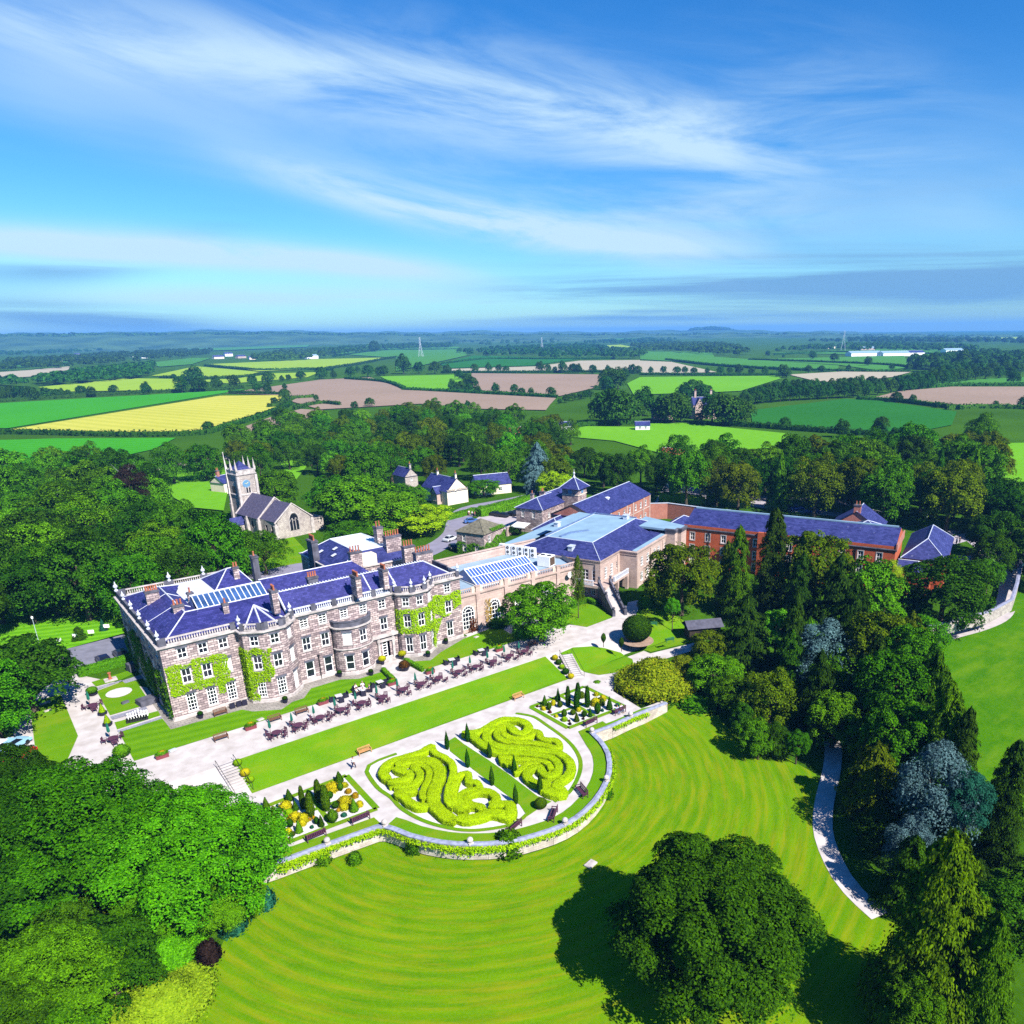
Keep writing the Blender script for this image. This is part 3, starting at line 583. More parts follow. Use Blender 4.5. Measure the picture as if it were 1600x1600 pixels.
LF['red'] = leafmat('copper_leaves', (0.06, 0.03, 0.01), (0.16, 0.06, 0.015), 0.3)
LF['maroon'] = leafmat('maroon_leaves', (0.012, 0.008, 0.008), (0.035, 0.022, 0.016), 0.2)
LF['silver'] = leafmat('silver_leaves', (0.03, 0.07, 0.075), (0.10, 0.17, 0.19), 0.2)
LF['straw'] = leafmat('pale_leaves', (0.16, 0.25, 0.008), (0.30, 0.38, 0.014), 0.35)
LF['far'] = leafmat('far_leaves', (0.010, 0.05, 0.005), (0.045, 0.135, 0.009), 0.25)
FL_Y = mat('yellow_flowers', (0.75, 0.62, 0.01), 0.8, 0.2, 6.0)
PRO = {}
def add_proto(key, me, kind): PRO.setdefault(key, []).append((me, kind))
def trunk_for(key, r, h, cr, seed, mats=None): return trunk_mesh(key+'_trunk', r, h, cr, seed)
# broadleaf crowns: unit radius, centre at z=0; trunk reaches into the crown
for i in range(3): add_proto('near', np_mesh('crown', (V := crown_broad(100+i, 90000, 0.037, 120, 0.92, (0.12, 0.22), 0.42, spread=0.86, crad=0.08, per=70, up=0.6)), quad_idx(len(V)//4), [LF['mid']]), 'b')
for i in range(5): add_proto('mid', np_mesh('crown', (V := crown_broad(200+i, 16000, 0.066, 44, [0.9, 1.0, 0.8, 1.1, 0.95][i], (0.16, 0.31), 0.4, spread=0.82, crad=0.115, per=50)), quad_idx(len(V)//4), [LF['mid']]), 'b')
for i in range(3): add_proto('airy', np_mesh('crown', (V := crown_broad(300+i, 12000, 0.06, 36, 1.0, (0.16, 0.30), 0.5, spread=0.82, crad=0.13, per=60)), quad_idx(len(V)//4), [LF['mid']]), 'b')
def far_crown(seed):
    V = crown_broad(seed, 2800, 0.16, 20, 0.9, (0.28, 0.44), 0.4, crad=0.26, per=26)
    n = len(V)//4; tb = MB(); tb.tube([(0, 0, -1.5), (0, 0, -0.2)], [0.09, 0.06], 4, cap=False); tv = np.array(tb.v); tq = np.array(tb.f)+len(V)
    return np_mesh('far_tree', np.vstack([V, tv]), np.vstack([quad_idx(n), tq]), [LF['far'], M_bark], [0]*n+[1]*len(tq))
for i in range(5): add_proto('far', far_crown(400+i), 'b')
def conifer(key, seed, n, leaf, asp, **k):
    p, nn, dr, rng = crown_conifer(seed, n, leaf, **k); p[:, 2] *= asp; nn[:, 2] /= 1.0
    V = leaf_quads(p, nn, np.full(len(p), leaf), rng, 0.42, dr); add_proto(key, np_mesh('conifer_crown', V, quad_idx(len(p)), [LF['conif']]), 'c')
for i in range(2): conifer('bigcypress', 560+i, 70000, 0.062, 2.4, levels=44, power=0.55, droop=0.5, ragged=0.3, tip=0.08)
for i in range(2): conifer('cypress', 500+i, 30000, 0.08, 3.0, levels=34, power=0.46, droop=0.55, ragged=0.36, tip=0.10)
for i in range(2): conifer('spruce', 520+i, 15000, 0.13, 2.6, levels=30, power=0.95, droop=0.6, ragged=0.35)
for i in range(2): conifer('cedar', 540+i, 22000, 0.085, 1.9, levels=26, power=0.5, droop=0.8, ragged=0.42)
dome = lambda t: (math.sin(min(1, t*1.02)*math.pi*0.5)**0.8*(1.0), (1-t)*1.0) if t > 0 else (0.0, 1.0)
umb = lambda t: (math.sin(t*math.pi*0.5), math.cos(t*math.pi*0.5)*0.75+0.12*math.sin(t*9)) 
egg = lambda t: (0.5*math.sin(math.pi*min(1, 0.02+t*0.96))**0.75, 1-t)
col = lambda t: (0.5*math.sin(math.pi*(0.03+0.97*t*0.93))**0.42*(0.72+0.28*t), 1-t)
cone = lambda t: (0.5*(0.06+0.94*t**0.85)*(1 if t < 0.88 else 1-(t-0.88)*3.2), 1-t)
ballp = lambda t: (0.5*math.sin(math.pi*t), 0.5+0.5*math.cos(math.pi*t))
low = lambda t: (0.5*math.sin(math.pi*(0.5*t))**0.6 if t > 0 else 0, math.cos(math.pi*0.5*t))
def topiary(key, prof, nl, leaf, seeds, jit=0.04, core=0.93):
    for sd_ in seeds:
        V = blob(sd_, nl, leaf, prof, jit); n = len(V)//4; cvv, cq = revolve(prof, shrink=core)
        add_proto(key, np_mesh('foliage', np.vstack([V, cvv]), np.vstack([quad_idx(n), cq+len(V)]), [LF['hedgeg']]), 't')
topiary('column', col, 1500, 0.10, (1, 2)); topiary('cone', cone, 1400, 0.11, (3, 4), 0.06); topiary('egg', egg, 1200, 0.12, (5, 6), 0.06)
topiary('ball', ballp, 5000, 0.05, (7,), 0.02, 0.97); topiary('low', low, 900, 0.15, (8, 9, 10), 0.12, 0.85); topiary('spire', lambda t: (0.5*math.sin(math.pi*min(1, 0.02+t*0.9))**0.8*(0.45+0.55*t), 1-t), 1300, 0.11, (11, 12), 0.08)
topiary('dome', umb, 9000, 0.075, (13, 14), 0.07, 0.9)
def colour(o, m):
    if o.data and len(o.material_slots): o.material_slots[0].link = 'OBJECT'; o.material_slots[0].material = m
    return o
TREE_N = [0]
def tree_at(x, y, z0, r, h, key, leaf, label, group=None, name='broadleaf_tree', cat='tree', crown_frac=None, trunk=True, tw=None, squash=None):
    L = PRO[key]; i = TREE_N[0]; TREE_N[0] += 1; me, kd = L[i % len(L)]
    rt = empty(name, label, cat, (x, y, z0), (i*2.399) % 6.283, group)
    if kd == 'b':
        rz = squash*r if squash else min(r*1.15, h*0.47); c = link('crown', me, rt); c.location = (0, 0, h-rz*0.95); c.scale = (r/0.97, r/0.97, rz/0.97)
        if trunk:
            t = link('trunk', TRK[i % len(TRK)], rt); zz = h-rz*1.0; t.scale = (r, r, zz+rz*0.3)
    elif kd == 'c':
        asp = {'cypress': 3.0, 'bigcypress': 2.4, 'spruce': 2.6, 'cedar': 1.9}[key]; b = 0.06*h; c = link('crown', me, rt); c.location = (0, 0, b); c.scale = (r, r, (h-b)/asp)
        if trunk: t = link('trunk', TRKC, rt); t.scale = (r*0.5, r*0.5, h*0.93)
    else:
        c = link('foliage', me, rt); c.scale = (2*r, 2*r, h) if key != 'dome' else (r, r, h)
    colour(c, LF[leaf]); return rt
def tree(cx_, cy_, wpx, h, key, leaf, label, group=None, **k):
    """a tree whose crown's middle is seen at a pixel: its place on the ground follows from its height"""
    z = 0.0; mid = 0.58 if PRO[key][0][1] == 'b' else 0.45
    for _ in range(6): p = P(cx_, cy_, z+h*mid); z = zg(p.x, p.y)
    r = wpx/2*depth((p.x, p.y, z+h*mid))/FPX
    return tree_at(p.x, p.y, z, r, h, key, leaf, label, group, **k)
TRK = [trunk_mesh('trunk', 0.075, 1.0, 0.55, 900+i, 8) for i in range(3)]
_b = MB(); _b.tube([(0, 0, 0), (0.01, 0, 0.5), (0, 0.01, 1.0)], [0.11, 0.06, 0.012], 7); _o = _b.build('conifer_trunk', M_bark); TRKC = _o.data; bpy.data.objects.remove(_o)
def hedge(path, wid, hgt, leaf, mkey, name='hedge', label=None, cat='hedge', group=None, dens=1.6, z0=None, rnd=0.35, parent=None, jit=0.05, closed=False):
    """a clipped hedge swept along a path: solid core with a leafy skin"""
    rng = np.random.default_rng(len(bpy.data.objects)); P3 = catmull(path, max(0.35, wid*0.3)); n = len(P3)
    prof = [(-0.5, 0.0), (-0.5, 0.8), (-0.46, 0.93), (-0.36, 1.0), (0.36, 1.0), (0.46, 0.93), (0.5, 0.8), (0.5, 0.0)]
    V, Q = [], []; rows = []
    for i, p in enumerate(P3):
        a, b = P3[max(i-1, 0)], P3[min(i+1, n-1)]; d = (b-a); d.z = 0
        d = d.normalized() if d.length > 1e-6 else Vector((1, 0, 0)); nn = Vector((-d.y, d.x, 0))
        e = min(i, n-1-i); taper = 0.72 if e == 0 else 1.0
        q = p.copy()
        if e == 0: q = p-d*wid*0.3*(1 if i == 0 else -1)
        w_ = wid*taper*(1+0.05*math.sin(i*1.7)); hh = hgt*(0.9 if e == 0 else 1+0.04*math.sin(i*0.9+1))
        rows.append([q+nn*(s*w_)+Vector((0, 0, t*hh)) for s, t in prof])
    for rr in rows: V += [tuple(x) for x in rr]
    m = len(prof)
    for i in range(n-1):
        for j in range(m-1): Q.append((i*m+j, (i+1)*m+j, (i+1)*m+j+1, i*m+j+1))
    for i in (0, n-1): 
        for j in range(3): Q.append((i*m+j, i*m+j+1, i*m+m-2-j, i*m+m-1-j) if i else (i*m+m-1-j, i*m+m-2-j, i*m+j+1, i*m+j))
    Va = np.array(V); Qa = np.array(Q); c = Va[Qa]; nr = np.cross(c[:, 1]-c[:, 0], c[:, 3]-c[:, 0])+np.cross(c[:, 3]-c[:, 2], c[:, 1]-c[:, 2]); ar = np.linalg.norm(nr, axis=1)/2
    cen = np.repeat(np.array([tuple(x) for x in P3]), 1, axis=0)
    N = int(min(60000, max(60, ar.sum()/(leaf*leaf*0.5)*dens))); k = rng.choice(len(Qa), N, p=ar/ar.sum()); u = rng.uniform(size=(N, 1)); v = rng.uniform(size=(N, 1))
    pt = (c[k, 0]*(1-u)+c[k, 1]*u)*(1-v)+(c[k, 3]*(1-u)+c[k, 2]*u)*v; nk = nr[k]/np.maximum(np.linalg.norm(nr[k], axis=1, keepdims=True), 1e-9)
    # make the normals point away from the hedge's middle line
    ci = np.clip(k//(m-1), 0, n-1); mid = np.array([tuple(x) for x in P3])[ci]+np.array([0, 0, hgt*0.45]); sgn = np.sign(np.sum(nk*(pt-mid), axis=1, keepdims=True)); sgn[sgn == 0] = 1; nk = nk*sgn
    pt = pt+nk*rng.normal(size=(N, 1))*jit*wid*0.5; nv = nk+unit(rng, N)*0.6
    LV = leaf_quads(pt, nv, np.full(N, leaf), rng, 0.75)
    Va2 = Va.copy(); cenr = np.repeat(np.array([tuple(x) for x in P3]), m, axis=0); Va2[:, :2] = cenr[:, :2]+(Va[:, :2]-cenr[:, :2])*0.96; Va2[:, 2] = cenr[:, 2]+(Va[:, 2]-cenr[:, 2])*0.97
    me = np_mesh(name, np.vstack([LV, Va2]), np.vstack([quad_idx(N), Qa+len(LV)]), [LF[mkey]])
    o = link(name, me, parent)
    if label: tag(o, label, cat, group)
    return o
def ivy(name, quads, leaf, mkey, label, cat='climbing plant', group=None, dens=2.2, thick=0.28, seed=1):
    """ivy: leaves over wall patches given as (origin, edge a, edge b, keep(s, t) or None), thicker in the middle"""
    rng = np.random.default_rng(seed); VV = []
    for o, a, b, keep in quads:
        o, a, b = np.array(o, float), np.array(a, float), np.array(b, float); ar = np.linalg.norm(np.cross(a, b)); N = int(ar/(leaf*leaf*0.5)*dens)
        s, t = rng.uniform(size=N), rng.uniform(size=N)
        if keep: k = np.array([bool(keep(x, y)) for x, y in zip(s, t)]); s, t = s[k], t[k]
        n = np.cross(a, b); n = n/np.linalg.norm(n); p = o+a*s[:, None]+b*t[:, None]+n*(rng.uniform(0.02, 1, len(s))**1.3*thick*(0.55+0.6*np.sin(s*17+t*11)**2))[:, None]
        VV.append(leaf_quads(p, n[None, :]+unit(rng, len(s))*0.6+np.array([0, 0, 0.35]), np.full(len(s), leaf), rng, 0.8))
    V = np.vstack(VV); o = link(name, np_mesh(name, V, quad_idx(len(V)//4), [LF[mkey]])); return tag(o, label, cat, group)
# ------------------------------------------------------------------ buildings: helpers
M_stone = brickmat('sandstone', (0.60, 0.49, 0.46), (0.22, 0.17, 0.17), (0.09, 0.07, 0.08), 0.8, 0.36, 0.035, stain=(0.62, 0.57, 0.63), stain_scale=0.45)
M_dress = mat('dressed_stone', (0.40, 0.36, 0.35), 0.85, 0.3, 1.2, 0.2, 6)
M_dark = mat('weathered_dark_stone', (0.085, 0.085, 0.11), 0.9, 0.45, 0.9, 0.2, 6)
M_slate = brickmat('slate', (0.018, 0.020, 0.12), (0.044, 0.045, 0.21), (0.014, 0.016, 0.075), 0.6, 0.4, 0.02, 0.6, (0.62, 0.62, 0.7), 0.5, 0.35, spec=0.3, speck=(0.22, 0.22, 0.36))
M_slate2 = brickmat('grey_slate', (0.018, 0.024, 0.115), (0.044, 0.052, 0.195), (0.015, 0.019, 0.07), 0.7, 0.45, 0.02, 0.65, (0.6, 0.6, 0.7), 0.5, 0.3, spec=0.25, speck=(0.2, 0.21, 0.34))
M_moss = mat('mossy_stone_slate', (0.075, 0.068, 0.05), 0.95, 0.3, 1.5, 0.1, 8, col2=(0.17, 0.16, 0.12))
M_lead = mat('lead', (0.42, 0.46, 0.55), 0.5, 0.15, 0.8, 0.4, 5)
M_leadw = mat('white_lead', (0.5, 0.52, 0.6), 0.6, 0.1, 0.6, 0.3, 5)
M_flat = mat('flat_roof_felt', (0.19, 0.30, 0.40), 0.75, 0.12, 0.35, 0.3, 7)
M_ashlar = brickmat('ashlar', (0.52, 0.40, 0.35), (0.42, 0.32, 0.285), (0.30, 0.22, 0.20), 1.1, 0.5, 0.015, stain=(0.72, 0.68, 0.68), stain_scale=0.3)
M_brick = brickmat('red_brick', (0.52, 0.10, 0.03), (0.40, 0.075, 0.026), (0.34, 0.12, 0.06), 0.24, 0.085, 0.012, stain=(0.72, 0.7, 0.7), stain_scale=0.4)
M_pinkbrick = brickmat('old_pink_brick', (0.44, 0.17, 0.12), (0.36, 0.12, 0.09), (0.32, 0.2, 0.16), 0.26, 0.09, 0.012, stain=(0.75, 0.7, 0.7), stain_scale=0.5)
M_white = mat('white_paint', (0.80, 0.80, 0.80), 0.45, 0.05, 3.0, 0.4)
M_glass = mat('window_glass', (0.010, 0.012, 0.020), 0.06, 0.5, 0.6, 0.6)
M_blind = mat('drawn_blind', (0.72, 0.71, 0.74), 0.6, 0.06, 2.0, 0.2)
M_sky_glass = mat('rooflight_glass', (0.03, 0.07, 0.18), 0.3, 0.4, 0.5, 0.3)
M_terra = mat('terracotta', (0.34, 0.11, 0.06), 0.85, 0.3, 3.0, 0.2)
M_render = mat('cream_render', (0.66, 0.58, 0.47), 0.9, 0.08, 0.8, 0.1)
M_rubble = brickmat('church_rubble', (0.58, 0.52, 0.46), (0.40, 0.35, 0.32), (0.22, 0.19, 0.19), 0.5, 0.28, 0.035, stain=(0.6, 0.57, 0.6), stain_scale=0.6)
M_black = mat('black_iron', (0.012, 0.012, 0.014), 0.5, 0.3, 3.0, 0.4)
M_redtile = mat('red_tile', (0.30, 0.09, 0.05), 0.85, 0.25, 2.0, 0.2)
M_copper = mat('clock_blue', (0.10, 0.22, 0.36), 0.5, 0.1, 3.0, 0.4)
M_gold = mat('gilt', (0.75, 0.62, 0.2), 0.4, 0.1, 3.0, 0.5)
def unit2(a, b): d = Vector((b[0]-a[0], b[1]-a[1])); L = d.length; return d/L, L
def wall_run(mb, pts, z0, z1, ops=None, reveal=0.22, mi=0):
    """upright walls along pts (outside on the right of the direction of travel) with real openings ops[i] = [(s0, s1, z0, z1)]"""
    for i in range(len(pts)-1):
        a, b = pts[i], pts[i+1]; d, L = unit2(a, b); inn = Vector((-d.y, d.x))
        O = (ops or {}).get(i, []); xs = sorted({0, L} | {x for o in O for x in o[:2]}); zs = sorted({z0, z1} | {z for o in O for z in o[2:4]})
        pt = lambda s, z, dp=0: (a[0]+d.x*s+inn.x*dp, a[1]+d.y*s+inn.y*dp, z)
        if not O: mb.face([pt(0, z0), pt(L, z0), pt(L, z1), pt(0, z1)], mi); continue
        for x0, x1 in zip(xs, xs[1:]):
            for u0, u1 in zip(zs, zs[1:]):
                cx_, cz = (x0+x1)/2, (u0+u1)/2
                if any(o[0] < cx_ < o[1] and o[2] < cz < o[3] for o in O): continue
                mb.face([pt(x0, u0), pt(x1, u0), pt(x1, u1), pt(x0, u1)], mi)
        for s0, s1, h0, h1 in [o[:4] for o in O]:
            mb.face([pt(s0, h0), pt(s1, h0), pt(s1, h0, reveal), pt(s0, h0, reveal)], mi); mb.face([pt(s0, h1, reveal), pt(s1, h1, reveal), pt(s1, h1), pt(s0, h1)], mi)
            mb.face([pt(s0, h0, reveal), pt(s0, h1, reveal), pt(s0, h1), pt(s0, h0)], mi); mb.face([pt(s1, h0), pt(s1, h1), pt(s1, h1, reveal), pt(s1, h0, reveal)], mi)
def window(root, a, b, s0, s1, z0, z1, cols=2, rows=2, pane=None, off=(0, 0, 0), fw=0.11, bw=0.055, surround=None, name='window', fm=None, sill=True, reveal=0.22):
    d, L = unit2(a, b); ang = math.atan2(d.y, d.x); fr = frame((a[0], a[1], 0), ang); m = MB(); y0, y1 = 0.07, 0.17
    m.box(s0, s0+fw, y0, y1, z0, z1, fr); m.box(s1-fw, s1, y0, y1, z0, z1, fr); m.box(s0+fw, s1-fw, y0, y1, z0, z0+fw, fr); m.box(s0+fw, s1-fw, y0, y1, z1-fw, z1, fr)
    for i in range(1, cols): x = s0+(s1-s0)*i/cols; m.box(x-bw/2, x+bw/2, y0+0.02, y1-0.01, z0+fw, z1-fw, fr)
    for j in range(1, rows):
        z = z0+(z1-z0)*j/rows; t = bw if j != rows//2 or rows % 2 else bw*1.7
        for i in range(cols):
            xa = s0+fw if i == 0 else s0+(s1-s0)*i/cols+bw/2; xb = s1-fw if i == cols-1 else s0+(s1-s0)*(i+1)/cols-bw/2
            m.box(xa, xb, y0+0.02, y1-0.01, z-t/2, z+t/2, fr)
    if sill: m.box(s0-0.14, s1+0.14, -0.10, 0.06, z0-0.16, z0-0.003, fr, 1)
    if surround:
        t = surround; m.box(s0-t, s0-0.003, -0.045, 0.05, z0, z1+t, fr, 1); m.box(s1+0.003, s1+t, -0.045, 0.05, z0, z1+t, fr, 1); m.box(s0-0.003, s1+0.003, -0.047, 0.05, z1+0.003, z1+t, fr, 1)
    o = m.build(name, [fm or M_white, M_dress], root); o.location = off
    q = MB(); q.face([fr(s0+0.02, 0.15, z0+0.02), fr(s1-0.02, 0.15, z0+0.02), fr(s1-0.02, 0.15, z1-0.02), fr(s0+0.02, 0.15, z1-0.02)])
    q.build('pane', pane or M_glass, o); return o
def sweep(mb, pts, prof, closed=False, mi=0, caps=True):
    """a moulding: prof = [(outwards, z)] carried along pts with mitred corners, outside on the right"""
    n = len(pts); rings = []
    for i, p in enumerate(pts):
        if closed: a, b, c = pts[i-1], p, pts[(i+1) % n]
        else: a, b, c = pts[max(i-1, 0)], p, pts[min(i+1, n-1)]
        ns = []
        for u, v in ((a, b), (b, c)):
            if (u[0]-v[0])**2+(u[1]-v[1])**2 > 1e-9: d, _ = unit2(u, v); ns.append(Vector((d.y, -d.x)))
        m = sum(ns, Vector((0, 0))); m.normalize(); k = 1/max(0.35, m.dot(ns[0]))
        rings.append([(p[0]+m.x*o*k, p[1]+m.y*o*k, z) for o, z in prof])
    m = len(prof)
    for i in range(n if closed else n-1):
        A, B = rings[i], rings[(i+1) % n]
        for j in range(m): mb.face([A[j], B[j], B[(j+1) % m], A[(j+1) % m]], mi)
    if not closed and caps: mb.face(rings[0][::-1], mi); mb.face(rings[-1], mi)
def balustrade(mb, pts, z0, h=1.05, pitch=0.34, solid=None, light=0, dark=1, thick=0.13):
    """rails, turned balusters and blocks along pts; solid = [(segment, s0, s1)] are solid panels"""
    sweep(mb, pts, [(thick, z0), (thick, z0+0.16), (-thick, z0+0.16), (-thick, z0)], mi=light); sweep(mb, pts, [(thick*1.2, z0+h-0.17), (thick*1.2, z0+h), (-thick*1.2, z0+h), (-thick*1.2, z0+h-0.17)], mi=light)
    for i in range(len(pts)-1):
        d, L = unit2(pts[i], pts[i+1]); fr = frame((pts[i][0], pts[i][1], 0), math.atan2(d.y, d.x)); sol = [(s[1], s[2]) for s in (solid or []) if s[0] == i]
        for a, b in sol: mb.box(a, b, -thick*1.5, thick*1.5, z0+0.02, z0+h+0.06, fr, dark)
        s = pitch*0.6
        while s < L-pitch*0.3:
            if not any(a-0.08 < s < b+0.08 for a, b in sol):
                c = fr(s, 0, 0); 
                for (r0, a0, a1) in ((0.055, 0.16, 0.30), (0.095, 0.30, 0.55), (0.05, 0.55, h-0.17)): mb.box(s-r0, s+r0, -r0, r0, z0+a0, z0+a1, fr, light)
            s += pitch
def finial(root, x, y, z, off=(0, 0, 0), s=1.0, m=None, name='finial'):
    b = MB(); b.lathe([(0.0, 0), (0.26*s, 0), (0.26*s, 0.16*s), (0.10*s, 0.25*s), (0.14*s, 0.4*s), (0.30*s, 0.62*s), (0.27*s, 0.82*s), (0.13*s, 0.95*s), (0.10*s, 1.1*s), (0.04*s, 1.35*s), (0, 1.45*s)], 8, (x, y, z))
    o = b.build(name, m or M_dress, root, True); o.location = off; return o
def chimney(root, x, y, z0, z1, w=1.0, d=0.8, pots=3, off=(0, 0, 0), ang=0.0, m=None, ph=0.8, along='x'):
    fr = frame((x, y, 0), ang); b = MB(); b.box(-w/2, w/2, -d/2, d/2, z0, z1-0.35, fr); b.box(-w/2-0.12, w/2+0.12, -d/2-0.12, d/2+0.12, z1-0.347, z1-0.12, fr, 1); b.box(-w/2-0.04, w/2+0.04, -d/2-0.04, d/2+0.04, z1-0.117, z1, fr, 1)
    o = b.build('chimney', [m or M_stone, M_dark], root); o.location = off
    for i in range(pots):
        t = (i+0.5)/pots-0.5; px_, py_ = (t*w*0.95, 0) if along == 'x' else (0, t*d*0.95); c = fr(px_, py_, z1)
        q = MB(); q.lathe([(0.17, 0.0), (0.14, 0.15), (0.12, ph-0.12), (0.16, ph-0.1), (0.16, ph), (0.09, ph), (0.09, ph-0.25)], 8, c); q.build('chimney_pot', M_terra, o, True)
    return o
def ridge_line(mb, pts, r=0.11): 
    for a, b in zip(pts, pts[1:]): mb.tube([a, b], r, 5)
def part(name, mb, m, root, off=(0, 0, 0), smooth=False): o = mb.build(name, m, root, smooth); o.location = off; return o
def hip_roof(x0, x1, y0, y1, ze, zr, axis='x', hip0=True, hip1=True, over=0.35, base=True):
    """faces and ridge lines of a hipped or gabled roof over a rectangle"""
    A = [(x0-over, y0-over, ze), (x1+over, y0-over, ze), (x1+over, y1+over, ze), (x0-over, y1+over, ze)]; b = MB()
    if axis == 'x':
        hd = (y1-y0)/2; ym = (y0+y1)/2; r0 = (x0+hd if hip0 else x0-over, ym, zr); r1 = (x1-hd if hip1 else x1+over, ym, zr)
        if r0[0] > r1[0]: r0 = r1 = ((x0+x1)/2, ym, zr)
        b.face([A[0], A[1], r1, r0]); b.face([A[2], A[3], r0, r1])
        e0, e1 = [A[3], A[0], r0], [A[1], A[2], r1]
    else:
        hd = (x1-x0)/2; xm = (x0+x1)/2; r0 = (xm, y0+hd if hip0 else y0-over, zr); r1 = (xm, y1-hd if hip1 else y1+over, zr)
        if r0[1] > r1[1]: r0 = r1 = (xm, (y0+y1)/2, zr)
        b.face([A[1], A[2], r1, r0]); b.face([A[3], A[0], r0, r1]); e0, e1 = [A[0], A[1], r0], [A[2], A[3], r1]
    if hip0: b.face(e0)
    if hip1: b.face(e1)
    b.face(A[::-1])
    lines = MB()
    if (Vector(r0)-Vector(r1)).length > 0.1: ridge_line(lines, [r0, r1])
    if hip0: ridge_line(lines, [e0[0], r0]); ridge_line(lines, [e0[1], r0])
    if hip1: ridge_line(lines, [e1[0], r1]); ridge_line(lines, [e1[1], r1])
    return b, lines, r0, r1
def house(name, label, cat, loc, rz, w, d, ze, zr, wm_, rm_, axis='x', hip0=False, hip1=False, wins=(), chims=(), group=None, lead=None, door=None, cols=2, rows=2, over=0.3, surround=None):
    """a plain house: x along 0..w, y along 0..d; wins = [(side, s, z0, z1, width)], side 0 front (y=0), 1 right, 2 back, 3 left"""
    rt = empty(name, label, cat, loc, rz, group); pts = [(0, 0), (w, 0), (w, d), (0, d), (0, 0)]; ops = {}
    for (sd_, s, z0, z1, ww) in wins: ops.setdefault(sd_, []).append((s-ww/2, s+ww/2, z0, z1))
    if door: ops.setdefault(door[0], []).append((door[1]-0.55, door[1]+0.55, 0.05, 2.15))
    b = MB(); wall_run(b, pts, -0.6, ze, ops)
    if axis == 'x':
        if not hip0: b.face([(0, d, ze), (0, 0, ze), (0, d/2, zr-0.1)])
        if not hip1: b.face([(w, 0, ze), (w, d, ze), (w, d/2, zr-0.1)])
    else:
        if not hip0: b.face([(0, 0, ze), (w, 0, ze), (w/2, 0, zr-0.1)])
        if not hip1: b.face([(w, d, ze), (0, d, ze), (w/2, d, zr-0.1)])
    part('wall', b, wm_, rt); rb, rl, r0, r1 = hip_roof(0, w, 0, d, ze+0.02, zr, axis, hip0, hip1, over); ro = part('roof', rb, rm_, rt); rl.build('ridge_capping', lead or M_lead, ro)
    for (sd_, s, z0, z1, ww) in wins: window(rt, pts[sd_], pts[sd_+1], s-ww/2, s+ww/2, z0, z1, cols, rows, surround=surround)
    if door:
        d_, L = unit2(pts[door[0]], pts[door[0]+1]); fr = frame((*pts[door[0]], 0), math.atan2(d_.y, d_.x)); q = MB(); q.box(door[1]-0.55, door[1]+0.55, 0.1, 0.18, 0.05, 2.15, fr); q.box(door[1]-0.4, door[1]+0.4, 0.06, 0.1, 1.2, 1.95, fr); part('door', q, M_white, rt)
    for c in chims: chimney(rt, c[0], c[1], c[2], c[3], c[4], c[5], c[6], m=c[7] if len(c) > 7 else wm_)
    return rt
# ------------------------------------------------------------------ the mansion
MO = (-41.0, -126.0, 0.0)
mansion = empty('country_mansion', 'long grey sandstone mansion with balustraded slate roofs and bow windows above the terrace lawn', 'mansion', (41, 126, 0))
V0 = 112.6; ZC = 11.35
bow = [(44.5+3.2*math.cos(R(a)), V0-2.45*math.sin(R(a))) for a in (180, 160, 141, 107, 89, 55, 36, 18, 0)]
front = [(17.0, V0), (27.3, V0), (27.5, 111.0), (30.1, 109.4), (33.0, 109.4), (35.1, 111.4), (35.3, V0), (41.3, V0)]
fend = [(47.7, V0), (52.4, V0), (52.6, 111.6), (54.6, 110.1), (57.1, 110.1), (59.1, 111.7), (59.2, V0), (65.2, V0), (65.2, 122.5)]
TOPW, MIDW, GRW = (9.15, 10.75), (5.35, 7.55), (0.85, 3.65)
spec = []                                        # (segment points, s0, s1, z0, z1, cols, rows, pane)
def segwins(path, i, cs, w_=1.3, rows_=((TOPW, 2, 2), (MIDW, 2, 2), (GRW, 3, 5)), blind=()):
    a, b = path[i], path[i+1]
    for k, c in enumerate(cs):
        for j, (zz, cc, rr) in enumerate(rows_): spec.append((path, i, c-w_/2, c+w_/2, zz[0], zz[1], cc, rr, M_blind if (k, j) in blind else None))
segwins(front, 0, (2.7, 5.45, 8.2), blind=((2, 1),))
segwins(front, 2, (1.55,), 1.25); segwins(front, 3, (1.45,), 1.35); segwins(front, 4, (1.45,), 1.2, blind=((0, 0), (0, 1), (0, 2)))
segwins(front, 6, (1.8, 4.8), 1.35, ((TOPW, 2, 4), (MIDW, 2, 2), ((0.75, 3.45), 1, 2)))
segwins(fend, 0, (2.5,), 1.3, ((TOPW, 2, 3), (MIDW, 2, 2)))
segwins(fend, 2, (1.25,), 1.2, ((TOPW, 2, 2), (MIDW, 2, 2), (GRW, 2, 2))); segwins(fend, 3, (1.25,), 1.25, ((TOPW, 2, 2), (MIDW, 2, 2), (GRW, 2, 2))); segwins(fend, 4, (1.3,), 1.1, ((TOPW, 2, 2), (MIDW, 2, 2), (GRW, 2, 2)), blind=((0, 0),))
segwins(fend, 6, (3.4,), 1.3, ((TOPW, 2, 3), (MIDW, 2, 2), (GRW, 2, 2)))
side = [(35.3, 141.6), (17.0, 141.6), (17.0, V0)]
segwins(side, 1, (3.0, 7.6, 12.2, 16.8, 21.4, 26.0), 1.3)
for k in (2, 4): spec.append((bow, k, 0.3, 0.3+1.35, 5.35, 7.4, 2, 2, M_blind if k == 2 else None)); spec.append((bow, k, 0.3, 0.3+1.35, 0.95, 3.5, 1, 2, None))
wb = MB()
